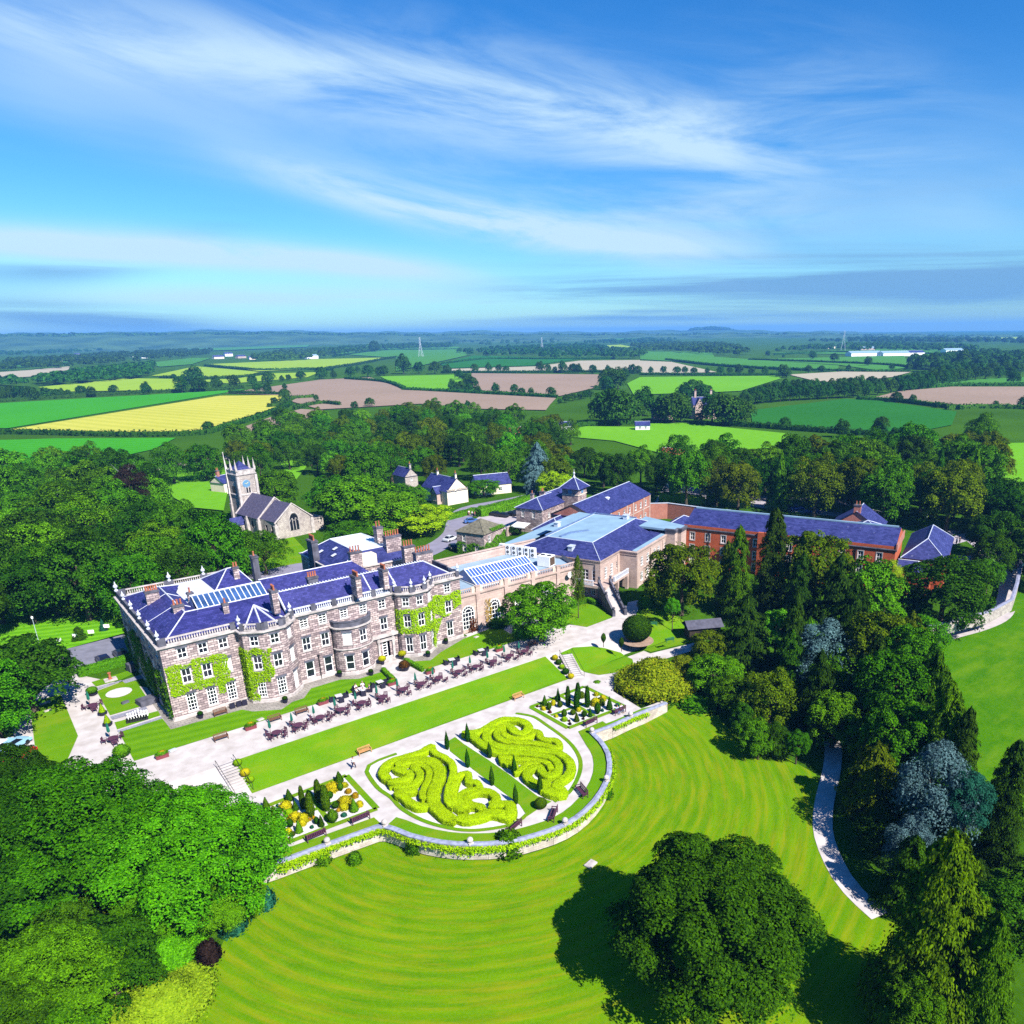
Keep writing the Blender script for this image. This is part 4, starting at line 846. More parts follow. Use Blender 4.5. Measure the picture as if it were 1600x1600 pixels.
for path, z0, z1 in ((front, -0.1, ZC), (fend, -0.1, ZC), (side, -0.1, ZC), (bow, -0.1, 8.25)):
    ops = {}
    for (p, i, s0, s1, u0, u1, *_r) in spec:
        if p is path: ops.setdefault(i, []).append((s0, s1, u0, u1))
    if path is fend: ops[0].append((1.75, 3.15, 0.22, 3.2))
    wall_run(wb, path, z0, z1, ops)
up = [(41.3, V0), (47.7, V0)]; wall_run(wb, up, 8.25, ZC, {0: [(1.65, 2.95, *TOPW), (4.95, 6.25, *TOPW)]})
wall_run(wb, [(65.2, 122.5), (54.2, 122.5), (54.2, 130.5), (35.3, 130.5), (35.3, 141.6)], -0.1, ZC)
part('wall', wb, M_stone, mansion, MO)
for (p, i, s0, s1, u0, u1, cc, rr, pane) in spec: window(mansion, p[i], p[i+1], s0, s1, u0, u1, cc, rr, pane, MO, fw=0.13, bw=0.07)
for s in (2.3, 5.6): window(mansion, *up, s-0.65, s+0.65, *TOPW, 2, 4, None, MO, fw=0.13, bw=0.07)
# lintels (dark), plinth, cornice, downpipes
for (p, i, s0, s1, u0, u1, *_r) in spec+[(up, 0, q-0.65, q+0.65, *TOPW) for q in (2.3, 5.6)]:
    d, L = unit2(p[i], p[i+1]); lb = MB(); lb.box(s0-0.15, s1+0.15, -0.09, 0.03, u1+0.005, u1+0.32, frame((*p[i], 0), math.atan2(d.y, d.x))); part('lintel', lb, M_dark, mansion, MO)
pb = MB(); sweep(pb, front+bow[1:]+fend[1:-1], [(0.16, -0.1), (0.16, 0.5), (0.10, 0.56), (-0.01, 0.56), (-0.01, -0.1)]); sweep(pb, side[1:], [(0.16, -0.1), (0.16, 0.5), (0.10, 0.56), (-0.01, 0.56), (-0.01, -0.1)]); part('plinth', pb, M_dress, mansion, MO)
CORN = [(-0.02, ZC-0.3), (0.10, ZC-0.3), (0.22, ZC-0.05), (0.46, ZC+0.02), (0.46, ZC+0.22), (-0.02, ZC+0.24)]
run = [side[0]]+[side[1]]+front+fend
cb = MB(); sweep(cb, run, CORN); part('cornice', cb, M_dress, mansion, MO)
bc = MB(); sweep(bc, bow, [(-0.02, 7.95), (0.12, 7.95), (0.38, 8.12), (0.38, 8.3), (-0.02, 8.34)]); part('bow_cornice', bc, M_dress, mansion, MO); bc = MB(); sweep(bc, bow, [(-0.02, 4.35), (0.1, 4.35), (0.24, 4.5), (0.24, 4.62), (-0.02, 4.64)]); part('string_course', bc, M_dress, mansion, MO)
bp_ = MB(); sweep(bp_, bow, [(0.12, 8.34), (0.12, 9.15), (0.22, 9.17), (0.22, 9.35), (-0.2, 9.35), (-0.2, 8.34)]); part('bow_parapet', bp_, M_dark, mansion, MO)
br = MB(); br.face([(*p, 8.4) for p in bow]); part('bow_roof', br, M_leadw, mansion, MO)
ZB = ZC+0.24
b1 = MB(); balustrade(b1, [(17.1, V0+0.1), (27.3, V0+0.1)], ZB, solid=[(0, -0.1, 0.9), (0, 9.4, 10.2)]); b1o = part('balustrade', b1, [M_dress, M_dark], mansion, MO)
b1 = MB(); balustrade(b1, [(27.6, 111.2), (30.1, 109.6), (33.0, 109.6), (35.0, 111.5)], ZB, solid=[(0, -0.2, 0.4), (0, 2.2, 3.3), (1, -0.2, 0.8), (1, 2.3, 3.0), (2, -0.1, 0.7), (2, 2.3, 2.8)]); part('balustrade', b1, [M_dress, M_dark], mansion, MO)
b1 = MB(); balustrade(b1, [(35.3, V0+0.1), (52.4, V0+0.1)], ZB, solid=[(0, -0.2, 0.5)]+[(0, 3.2+k*3.35, 4.0+k*3.35) for k in range(4)]+[(0, 16.5, 17.1)]); part('balustrade', b1, [M_leadw, M_dark], mansion, MO)
b1 = MB(); balustrade(b1, [(52.6, 111.8), (54.6, 110.3), (57.1, 110.3), (59.1, 111.9)], ZB, solid=[(0, -0.3, 0.9), (1, -0.4, 0.6), (1, 1.95, 2.7), (2, -0.1, 0.6), (2, 1.9, 2.7)]); part('balustrade', b1, [M_dress, M_dark], mansion, MO)
b1 = MB(); balustrade(b1, [(59.2, V0+0.1), (65.0, V0+0.1), (65.0, 122.4)], ZB, solid=[(0, -0.2, 0.6), (0, 5.2, 5.9), (1, 3.5, 9.8)]); part('balustrade', b1, [M_dress, M_dark], mansion, MO)
b1 = MB(); balustrade(b1, [(35.2, 141.5), (17.1, 141.5)], ZB, solid=[(0, 4.0, 5.2), (0, 9.5, 11.0), (0, 16.8, 18.2)]); part('balustrade', b1, [M_dress, M_dark], mansion, MO)
b1 = MB(); sweep(b1, [(17.1, 141.5), (17.1, V0+0.1)], [(0.18, ZB), (0.18, ZB+1.0), (-0.18, ZB+1.0), (-0.18, ZB)]); part('parapet', b1, M_dark, mansion, MO)
for (x, y) in [(17.1, 141.5), (17.1, 135.8), (17.1, 130), (17.1, 124.2), (17.1, 118.4), (17.1, V0+0.3), (27.5, 111.6), (35.2, 112.3), (52.5, 112.2), (54.6, 110.3), (57.1, 110.3), (59.1, 112.0), (25.1, 141.5), (30.6, 141.5), (65, V0+0.2)]: finial(mansion, x, y, ZB+1.0, MO, 1.0 if y < 140 else 1.15, M_leadw)
# roofs of the west block
ZR = 13.6
rb = MB(); e = [(17.5, 113.2), (35.0, 113.2), (35.0, 141.0), (17.5, 141.0)]; f1, f2 = (22.4, 119.5, ZR), (35.0, 119.5, ZR); f3, f4 = (22.4, 135.6, ZR), (35.0, 136, ZR)
z_ = ZC+0.1
rb.face([(e[0][0], e[0][1], z_), (e[1][0], e[1][1], z_), f2, f1]); rb.face([(e[3][0], e[3][1], z_), (e[0][0], e[0][1], z_), f1, f3]); rb.face([(25.5, 141.0, z_), (e[3][0], e[3][1], z_), f3, (25.5, 136.5, 13.0)])
rb.face([f1, f2, (35.0, 121.6, 12.6), (24.4, 121.6, 12.6)]); rb.face([f3, f1, (24.4, 121.6, 12.6), (24.4, 134, 12.6)]); rb.face([f3, (24.4, 134, 12.6), (25.5, 136.5, 13.0)])
rb.face([(29.8, 131.5, 12.2), (36.0, 131.5, 12.2), (34.6, 136.0, 14.4), (33.2, 136.0, 14.4)]); rb.face([(29.8, 140.3, 12.2), (29.8, 131.5, 12.2), (33.2, 136.0, 14.4)]); rb.face([(36.0, 131.5, 12.2), (36.0, 140.3, 12.2), (34.6, 136, 14.4)]); rb.face([(36, 140.3, 12.2), (29.8, 140.3, 12.2), (33.2, 136.0, 14.4), (34.6, 136, 14.4)])
wroof = part('roof', rb, M_slate, mansion, MO)
ll = MB(); ridge_line(ll, [(*e[0], z_), f1, f2]); ridge_line(ll, [f1, f3, (*e[3], z_)]); ridge_line(ll, [f3, (25.5, 136.5, 13.05)]); ridge_line(ll, [(29.8, 131.5, 12.25), (33.2, 136.0, 14.4), (34.6, 136, 14.4), (36.0, 131.5, 12.25)]); ridge_line(ll, [(29.8, 140.3, 12.25), (33.2, 136.0, 14.4)])
for y in (124.3, 131.0): ridge_line(ll, [(17.6, y, z_+0.02), (22.4, y, ZR)], 0.06); ridge_line(ll, [(22.4, y, ZR), (24.2, y, 12.7)], 0.09)
ridge_line(ll, [(17.5, 113.25, z_), (35.0, 113.25, z_)], 0.1); ll.build('lead_flashing', M_leadw, wroof)
fb = MB(); fb.face([(17.4, 113.0, ZC+0.05), (35.2, 113.0, ZC+0.05), (35.2, 141.3, ZC+0.05), (17.4, 141.3, ZC+0.05)]); fb.box(24.4, 35.0, 126.6, 140.6, ZC+0.1, 12.15); part('flat_roof', fb, M_leadw, mansion, MO)
sk = MB()
for i in range(13):
    x0, x1 = 24.7+i*0.8, 24.7+(i+1)*0.8-0.1; sk.face([(x0, 121.75, 12.86), (x1, 121.75, 12.86), (x1, 124.6, 14.25), (x0, 124.6, 14.25)])
    sk.face([(x1, 126.4, 12.9), (x0, 126.4, 12.9), (x0, 124.7, 14.25), (x1, 124.7, 14.25)])
sko = part('skylight', sk, M_sky_glass, mansion, MO)
sf = MB(); sf.box(24.4, 35.1, 121.62, 121.8, 12.3, 12.84); sf.box(24.4, 35.1, 126.35, 126.55, 12.16, 12.88); sf.tube([(24.4, 124.65, 14.3), (35.1, 124.65, 14.3)], 0.16, 6)
for i in range(14): x = 24.65+i*0.8; sf.tube([(x, 121.75, 12.88), (x, 124.65, 14.3), (x, 126.4, 12.92)], 0.1, 4)
sf.face([(24.45, 126.4, 12.2), (24.45, 121.7, 12.2), (24.45, 124.65, 14.25)]); sf.build('skylight_frame', M_leadw, sko)
# roof over the west bay
bb = MB(); ap = (31.6, 117.6, 12.95); bz = ZC+0.16; bpts = [(27.9, 112.9, bz), (28.1, 111.6, bz), (30.3, 110.2, bz), (32.9, 110.2, bz), (34.6, 111.7, bz), (34.8, 112.9, bz)]
for a, b in zip(bpts, bpts[1:]): bb.face([a, b, ap])
bayr = part('bay_roof', bb, M_slate, mansion, MO); bl = MB()
for q in bpts[1:-1]: ridge_line(bl, [q, ap], 0.15)
bl.build('lead_flashing', M_leadw, bayr)
# roofs of the centre range (double pile) and the east bay
cr = MB(); ze = ZC+0.12; rz = 14.4; r0, r1 = (35.1, 116.9, rz), (60.6, 116.9, rz)
cr.face([(35.1, 113.0, ze), (65.0, 113.0, ze), r1, r0]); cr.face([(65.0, 122.3, ze), (35.1, 122.3, ze), r0, r1][:4]); cr.face([(65.0, 113.0, ze), (65.0, 122.3, ze), r1])
cr.face([(35.3, 122.3, 11.9), (54.0, 122.3, 11.9), (51.5, 126.2, 14.2), (35.3, 126.2, 14.2)]); cr.face([(54.0, 130.4, ze), (35.3, 130.4, ze), (35.3, 126.2, 14.2), (51.5, 126.2, 14.2)]); cr.face([(54.0, 122.3, 11.9), (54.0, 130.4, ze), (51.5, 126.2, 14.2)])
cr.face([(35.1, 113.0, ze), r0, (35.1, 122.3, ze)]); cr.face([(35.25, 122.3, ze), (35.25, 126.2, 14.2), (35.25, 130.4, ze)])
croof = part('roof', cr, M_slate, mansion, MO)
ll = MB(); ridge_line(ll, [r0, r1], 0.1); ridge_line(ll, [(65.0, 113.0, ze), r1, (65.0, 122.3, ze)]); ridge_line(ll, [(35.3, 126.2, 14.2), (51.5, 126.2, 14.2)])
for i in range(50): x = 35.4+i*0.5; ll.box(x, x+0.22, 116.75, 117.05, rz+0.02, rz+0.22)
ridge_line(ll, [(35.1, 113, ze), (35.1, 116.9, rz)], 0.16); ridge_line(ll, [(49.2, 113.2, ze+0.1), (49.2, 116.9, rz+0.02)], 0.14); ridge_line(ll, [(53.6, 113.2, ze+0.1), (53.6, 116.9, rz+0.02)], 0.14); ll.build('ridge_capping', M_leadw, croof)
eb = MB(); ap = (55.9, 114.6, ze+0.8); q = [(52.9, 113.0, ze), (53.0, 112.0, ze), (54.8, 110.7, ze), (57.0, 110.7, ze), (58.8, 112.1, ze), (58.9, 113.0, ze)]
for a, b in zip(q, q[1:]): eb.face([a, b, ap])
part('bay_roof', eb, M_slate, mansion, MO)
for (px, py, zt_, zb, w_, d_, n, al) in [(236, 922, 14.6, 12, 1.9, 0.8, 5, 'x'), (277, 944, 14.4, 12.4, 1.5, 0.8, 3, 'x'), (296, 925, 13.9, 12, 0.8, 0.6, 1, 'x'), (351, 942, 14.4, 12.6, 0.8, 0.6, 1, 'x'), (367, 885, 15.2, 13, 0.9, 0.6, 2, 'x'), (396, 868, 17.2, 11, 0.95, 1.3, 1, 'y'),
        (426, 921, 16.2, 12.5, 0.9, 1.4, 3, 'y'), (487, 900, 15.6, 12.5, 1.6, 0.9, 4, 'x'), (555, 899, 16.0, 12.5, 0.9, 2.0, 5, 'y'), (598, 888, 15.9, 12.5, 0.9, 1.8, 4, 'y')]:
    p = P(px, py, zt_); chimney(mansion, p.x, p.y, zb, zt_, w_, d_, n, MO, 0.0, M_dark if (px in (396, 487)) else M_stone, 0.75, al)
for (x, y, z1) in [(35.25, V0-0.12, ZC-0.3), (38.6, V0-0.1, 4.2), (52.45, V0-0.12, ZC-0.3), (41.2, V0-0.1, 8.0)]:
    dp = MB(); dp.tube([(x, y, 0), (x, y, z1)], 0.09, 6); dp.box(x-0.16, x+0.16, y-0.1, y+0.1, z1-0.25, z1); part('downpipe', dp, M_black, mansion, MO)
# entrance: door, surround, slab cornice, steps
en = MB(); en.box(47.75, 52.35, V0-0.55, V0-0.003, 4.25, 4.75); en.box(48.6, 49.0, V0-0.35, V0-0.003, 0.2, 4.25); en.box(51.2, 51.6, V0-0.35, V0-0.003, 0.2, 4.25); en.box(48.5, 51.7, V0-0.42, V0-0.003, 3.45, 3.85); part('door_surround', en, M_dress, mansion, MO)
dr = MB(); dr.box(49.45, 49.6, V0+0.06, V0+0.18, 0.22, 3.2); dr.box(50.25, 50.4, V0+0.06, V0+0.18, 0.22, 3.2); dr.box(51.4-0.85, 51.5-0.95, V0+0.06, V0+0.18, 0.22, 3.2)
for z in (0.22, 0.8, 1.3, 1.8, 2.3, 2.75): dr.box(49.6, 50.25, V0+0.07, V0+0.17, z, z+0.09)
do = part('door', dr, M_white, mansion, MO); dg = MB(); dg.face([(49.45, V0+0.19, 0.22), (50.55, V0+0.19, 0.22), (50.55, V0+0.19, 3.2), (49.45, V0+0.19, 3.2)]); dg.build('pane', M_glass, do)
st = MB(); st.box(48.4, 51.8, V0-1.3, V0-0.17, 0.0, 0.11); st.box(48.7, 51.5, V0-0.9, V0-0.17, 0.113, 0.22); part('steps', st, M_dress, mansion, MO)
# ivy on the walls
def wrect(x0, x1, z0, z1, y=V0-0.03): return ((x0, y, z0), (x1-x0, 0, 0), (0, 0, z1-z0))
def ikeep(x0, x1, z0, z1, wins, edge=0.25, sd=0):
    def k(s, t):
        x, z = x0+(x1-x0)*s, z0+(z1-z0)*t
        if any(a-0.12 < x < b+0.12 and c-0.15 < z < d+0.12 for a, b, c, d in wins): return False
        e = edge*(0.5+0.5*math.sin(x*2.3+sd)+0.4*math.sin(z*3.1+x)); return x-x0 > e*0.6 and x1-x > e*0.8 and z-z0 > e and z1-z > e*1.1
    return k
W_ = lambda cs, rows_, w_=1.3: [(c-w_/2, c+w_/2, *r) for c in cs for r in rows_]
o, a, b = wrect(17.0, 25.6, 3.75, 8.7); ivy('climbing_ivy', [(o, a, b, ikeep(17.0, 25.6, 3.75, 8.7, W_((19.7, 22.45), (MIDW,)), 0.35)), ((23.4, V0-0.03, 2.3), (2.6, 0, 0), (0, 0, 2.4), ikeep(23.4, 26, 2.3, 4.7, [(24.5, 25.9, 0, 3.8)], 0.3))], 0.22, 'lime', 'lime green ivy around two sash windows on the west corner of the mansion front', 'ivy', 'ivy on the mansion', seed=3)
d2, L2 = unit2(front[2], front[3]); q0 = (27.5+d2.y*0.03, 111.0-d2.x*0.03); 
ivy('climbing_ivy', [((27.3, V0-0.05, 0.6), (0.2, -1.6, 0), (0, 0, 8.3), None), ((*q0, 3.4), (d2.x*L2, d2.y*L2, 0), (0, 0, 5.6), lambda s, t: not (0.28 < s < 0.75 and 0.32 < t < 0.78) and t < 0.97-0.05*math.sin(s*9)), ((*q0, 0.4), (d2.x*L2*0.42, d2.y*L2*0.42, 0), (0, 0, 3.2), lambda s, t: s < 0.75+0.2*math.sin(t*9)), ((30.1, 109.37, 4.1), (0.75, 0, 0), (0, 0, 4.6), lambda s, t: s < 0.6+0.3*math.sin(t*8))], 0.22, 'lime', 'bright ivy column climbing the left cheek of the west bay of the mansion', 'ivy', 'ivy on the mansion', seed=4)
dE, LE = unit2(fend[2], fend[3]); dF, LF_ = unit2(fend[4], fend[5])
hole = lambda s, t: not (0.25 < s < 0.75 and 0.28 < t < 0.83)
ivy('climbing_ivy', [((52.45, V0-0.03, 4.3), (0.2, -1.0, 0), (0, 0, 4.4), None), ((fend[2][0], fend[2][1]-0.05, 4.3), (dE.x*LE, dE.y*LE, 0), (0, 0, 4.4), hole), ((54.6, 110.06, 4.2), (2.5, 0, 0), (0, 0, 4.4), hole), ((fend[4][0]+0.03, fend[4][1]-0.03, 4.0), (dF.x*LF_, dF.y*LF_, 0), (0, 0, 5.0), lambda s, t: not (0.3 < s < 0.7 and 0.3 < t < 0.7)),
    ((fend[4][0]+1.0, fend[4][1]+0.75, 0.3), (1.05, 0.85, 0), (0, 0, 4.0), lambda s, t: abs(s-0.5) < 0.32+0.15*math.sin(t*7)), ((59.2, V0-0.03, 4.4), (5.95, 0, 0), (0, 0, 4.9), lambda s, t: not (0.44 < s < 0.72 and 0.18 < t < 0.68) and t > 0.25-0.25*s*0+0.16*math.sin(s*6+2) and t < 0.93+0.05*math.sin(s*9)), ((59.2, V0-0.03, 1.5), (2.2, 0, 0), (0, 0, 3.4), lambda s, t: s < 0.75*t+0.15)], 0.22, 'lime', 'lime green ivy wrapping the east bay of the mansion and its upper window', 'ivy', 'ivy on the mansion', seed=5)
sw_ = lambda s, t: not any(abs(s*29-c) < 0.85 for c in (3.0, 7.6, 12.2, 16.8, 21.4, 26.0)) and (math.sin(s*31)+math.sin(s*13+t*5) > -0.75) and t < 0.86-0.25*(0.5+0.5*math.sin(s*9+1))
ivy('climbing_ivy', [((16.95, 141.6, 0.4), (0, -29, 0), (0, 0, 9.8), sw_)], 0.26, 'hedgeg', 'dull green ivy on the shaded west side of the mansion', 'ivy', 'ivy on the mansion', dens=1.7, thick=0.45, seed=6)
# ------------------------------------------------------------------ rear service wing with the big chimney stacks
rw = empty('service_wing', 'rear service wing with flat topped mansard roof and large clustered chimney stacks behind the mansion', 'wing', (58, 138, 0)); RO = (-58.0, -138.0, 0.0)
wp = [(50.5, 131.3), (67.0, 131.3), (67.0, 149.0), (50.5, 149.0), (50.5, 131.3)]
b = MB(); wall_run(b, wp, -0.1, 11.0, {3: [(s-0.6, s+0.6, z, z+1.8) for s in (4, 9, 14) for z in (1.2, 5, 8.4)]}); part('wall', b, M_stone, rw, RO)
for s in (4, 9, 14):
    for z in (1.2, 5, 8.4): window(rw, wp[3], wp[4], s-0.6, s+0.6, z, z+1.8, off=RO)
b = MB(); sweep(b, wp[:4], [(-0.02, 10.8), (0.3, 10.95), (0.3, 11.15), (-0.02, 11.2)], True); part('cornice', b, M_dress, rw, RO)
b = MB(); o_ = [(50.7, 131.5, 11.12), (66.8, 131.5, 11.12), (66.8, 148.8, 11.12), (50.7, 148.8, 11.12)]; i_ = [(56.2, 135.0, 13.2), (63.0, 135.0, 13.2), (63.0, 147.6, 13.2), (56.2, 147.6, 13.2)]
for k in range(4): b.face([o_[k], o_[(k+1) % 4], i_[(k+1) % 4], i_[k]])
ro = part('roof', b, M_slate2, rw, RO); l = MB(); ridge_line(l, i_+[i_[0]], 0.12)
for k in range(4): ridge_line(l, [o_[k], i_[k]], 0.1)
l.build('lead_flashing', M_leadw, ro); b = MB(); b.face([(x, y, 13.24) for x, y, z in i_]); part('flat_roof', b, mat('pale_lead', (0.50, 0.58, 0.66), 0.6, 0.1, 0.5, 0.3), rw, RO)
for k, (x, y, z) in enumerate([(53.2, 138.6, 12.2), (54.6, 141.2, 12.7), (52.6, 143.6, 12.0)]):
    q = MB(); q.face([(x-0.45, y-0.5, z-0.16), (x+0.45, y-0.5, z+0.2), (x+0.45, y+0.5, z+0.2), (x-0.45, y+0.5, z-0.16)]); q.v = [(a_, b_, c_+0.16) for a_, b_, c_ in q.v]; part('rooflight', q, M_leadw, rw, RO)
b = MB(); b.box(55.6, 58.6, 131.4, 133.6, 10.9, 13.1); part('dormer', b, M_render, rw, RO)
q = MB(); q.tube([(61.5, 137, 13.2), (61.5, 137, 17.5)], 0.05, 5); part('aerial_mast', q, M_black, rw, RO)
for (px, py, zt_, zb, w_, d_, n) in [(487, 843, 15.2, 7.0, 1.2, 2.6, 5), (590, 822, 16.6, 11, 1.3, 1.6, 2), (612, 836, 15.4, 10.5, 3.2, 1.3, 6), (637, 852, 14.8, 9, 2.2, 1.2, 4), (660, 861, 14.6, 8, 3.4, 1.3, 6), (554, 861, 14.8, 11, 2.2, 1.0, 4)]:
    p = P(px, py, zt_); chimney(rw, p.x, p.y, zb, zt_, w_, d_, n, RO, 0.0, M_dark if px < 500 else M_stone, 1.0, 'y' if px < 500 else 'x')
# ------------------------------------------------------------------ orangery link: arched windows, parapet, glazed lantern
og = empty('orangery', 'pink stone orangery with tall arched windows and a glazed roof lantern beside the mansion', 'orangery', (78, 120, 0)); OO = (-78.0, -120.0, 0.0)
VO = 113.8; x0, x1 = 65.3, 92.6
def arch_win(root, xc, z0, zs, r, y, off):
    """an arched window with fan and bars, standing in the wall plane y (front towards -y)"""
    m = MB(); fr = lambda x, dy, z: (xc+x, y+dy, z); m.box(xc-r, xc-r+0.14, y-0.06, y+0.1, z0, zs); m.box(xc+r-0.14, xc+r, y-0.06, y+0.1, z0, zs)
    for z in np.linspace(z0, zs, 5): m.box(xc-r+0.14, xc+r-0.14, y-0.04, y+0.08, z-0.05, z+0.05)
    for t in (-0.5, 0, 0.5): m.box(xc+t*r-0.045, xc+t*r+0.045, y-0.045, y+0.085, z0+0.06, zs-0.06)
    for (ra, rb_) in ((r-0.14, r), (r*0.48, r*0.56)):
        for k in range(14):
            a, c = math.pi*k/14, math.pi*(k+1)/14; q = lambda rr, t, dy: (xc+rr*math.cos(t), y+dy, zs+0.05+rr*math.sin(t))
            m.face([q(ra, c, -0.06), q(ra, a, -0.06), q(rb_, a, -0.06), q(rb_, c, -0.06)]); m.face([q(ra, a, -0.06), q(ra, c, -0.06), q(ra, c, 0.05), q(ra, a, 0.05)]); m.face([q(rb_, c, -0.06), q(rb_, a, -0.06), q(rb_, a, 0.05), q(rb_, c, 0.05)])
    for k in range(1, 6): a = math.pi*k/6; m.tube([(xc+r*0.5*math.cos(a), y-0.01, zs+r*0.5*math.sin(a)), (xc+(r-0.08)*math.cos(a), y-0.01, zs+(r-0.08)*math.sin(a))], 0.04, 4)
    o = m.build('window', M_white, root); o.location = off; g = MB(); pts = [(xc-r+0.03, y+0.02, z0), (xc+r-0.03, y+0.02, z0)]+[(xc+(r-0.03)*math.cos(math.pi*k/14), y+0.02, zs+(r-0.03)*math.sin(math.pi*k/14)) for k in range(15)]
    g.face(pts); g.build('pane', M_glass, o); return o
b = MB(); pil = (69.4, 75.7, 82.0, 88.2)
wall_run(b, [(x0, VO), (x1, VO)], -0.1, 7.5); b.face([(x0, VO, 7.35), (x1, VO, 7.35), (x1+4, 131, 7.35), (x0, 131, 7.35)]); wall_run(b, [(x1, VO), (x1+1.6, 120)], -0.1, 8.4); wall_run(b, [(95.5, 131.0), (x0, 131.0)], -0.1, 9.2); wall_run(b, [(x0, 131.15), (95.5, 131.15)], 7.2, 9.2)
part('wall', b, M_ashlar, og, OO)
for x in pil: b = MB(); b.box(x-0.42, x+0.42, VO-0.28, VO-0.003, -0.1, 8.45); b.box(x-0.5, x+0.5, VO-0.36, VO+0.3, 8.453, 8.65); part('pilaster', b, M_ashlar, og, OO)
b = MB(); sweep(b, [(x0, VO), (x1, VO)], [(0.2, 7.0), (0.3, 7.25), (0.3, 7.42), (-0.02, 7.45), (-0.02, 7.0)]); part('cornice', b, M_ashlar, og, OO); b = MB(); sweep(b, [(x0, 131.08), (95.5, 131.08)], [(0.25, 9.2), (0.25, 9.4), (-0.25, 9.4), (-0.25, 9.2)]); part('wall_coping', b, M_ashlar, og, OO)
b = MB(); balustrade(b, [(x0, VO+0.15), (x1, VO+0.15)], 7.46, 1.0, 0.42, [(0, a-x0-0.5, a-x0+0.5) for a in pil]+[(0, a-x0+0.5, a-x0+1.2) for a in pil[:-1]]+[(0, a-x0-1.2, a-x0-0.5) for a in pil], 0, 1, 0.11); part('balustrade', b, [M_ashlar, mat('warm_ashlar', (0.5, 0.42, 0.35), 0.9)], og, OO)
for xc in (67.15, 72.9, 78.9, 85.1): arch_win(og, xc, 0.75, 3.9, 1.3, VO-0.06, OO)
b = MB(); b.face([(x0, VO+0.3, 7.4), (x1+0.5, VO+0.3, 7.4), (x1+3.5, 130.9, 7.4), (x0, 130.9, 7.4)]); part('flat_roof', b, mat('blue_grey_membrane', (0.24, 0.33, 0.43), 0.7, 0.15, 0.3, 0.3, 7), og, OO)
lx0, lx1, ly0, ly1, lz0, lz1 = 70.8, 85.0, 116.0, 124.6, 7.7, 9.9; ym = (ly0+ly1)/2; g = MB(); k = 20
for i in range(k):
    a, c = lx0+(lx1-lx0)*i/k, lx0+(lx1-lx0)*(i+1)/k; g.face([(a, ly0, lz0), (c, ly0, lz0), (c, ym, lz1), (a, ym, lz1)]); g.face([(c, ly1, lz0), (a, ly1, lz0), (a, ym, lz1), (c, ym, lz1)])
g.face([(lx0, ly1, lz0), (lx0, ly0, lz0), (lx0, ym, lz1)]); g.face([(lx1, ly0, lz0), (lx1, ly1, lz0), (lx1, ym, lz1)]); la = part('roof_lantern', g, mat('lantern_glass', (0.05, 0.10, 0.33), 0.1, 0.4, 0.6, 0.8), og, OO)
f = MB(); f.box(lx0-0.2, lx1+0.2, ly0-0.2, ly0, 7.41, lz0+0.05); f.box(lx0-0.2, lx1+0.2, ly1, ly1+0.2, 7.41, lz0+0.05); f.box(lx0-0.2, lx0-0.003, ly0, ly1, 7.41, lz0); f.box(lx1+0.003, lx1+0.2, ly0, ly1, 7.41, lz0); f.tube([(lx0, ym, lz1), (lx1, ym, lz1)], 0.16, 6)
for i in range(k+1): x = lx0+(lx1-lx0)*i/k; f.tube([(x, ly0, lz0+0.03), (x, ym, lz1+0.03), (x, ly1, lz0+0.03)], 0.075 if i % 5 else 0.1, 4)
f.tube([(lx0, ly0+2.15, (lz0+lz1)/2+0.06), (lx1, ly0+2.15, (lz0+lz1)/2+0.06)], 0.06, 4); f.build('glazing_bars', M_white, la)
# ------------------------------------------------------------------ the large stone range (local frame E turned 22 degrees)
E0 = (92.06, 105.48); EA = R(22); fe = frame((E0[0], E0[1], 0), EA); EV = (97.61, 111.84); fv = frame((EV[0], EV[1], 0), EA)
ev = empty('stone_event_wing', 'large pale stone wing with pale blue flat roof top and an outside stair', 'wing', (EV[0], EV[1], 0), EA)
ZE = 8.0; YB = -4.1
ew = [(0, 25), (0, 0), (9.2, 0), (9.2, YB), (33.6, YB), (33.6, 0.5), (34.6, 0.5), (34.6, 25), (0, 25)]
sp = [(0, s-0.8, s+0.8, 3.55, 5.9, 2, 3) for s in (21.6, 24.0)]+[(0, s-0.75, s+0.75, 0.3, 2.2, 3, 3) for s in (21.5, 23.6)]+[(1, s-0.6, s+0.6, 3.5, 6.0, 2, 4) for s in (2.9, 5.7)]+[(1, 7.9, 8.8, 4.3, 5.8, 2, 3)]
for s in (3.0, 6.2, 10.0, 12.3, 16.0, 18.4, 22.4): sp += [(3, s-0.65, s+0.65, 4.4, 6.4, 2, 3), (3, s-0.65, s+0.65, 1.0, 3.0, 2, 3)]
ops = {}
for q in sp: ops.setdefault(q[0], []).append(q[1:5])
b = MB(); wall_run(b, ew, -0.2, ZE, ops); part('wall', b, M_ashlar, ev)
for q in sp: window(ev, ew[q[0]], ew[q[0]+1], *q[1:5], q[5], q[6], fw=0.14, bw=0.08)
b = MB(); sweep(b, ew[:-1], [(-0.02, ZE-0.8), (0.12, ZE-0.78), (0.12, ZE-0.6), (0.32, ZE-0.08), (0.32, ZE+0.1), (-0.3, ZE+0.12)], True); part('cornice', b, M_ashlar, ev)
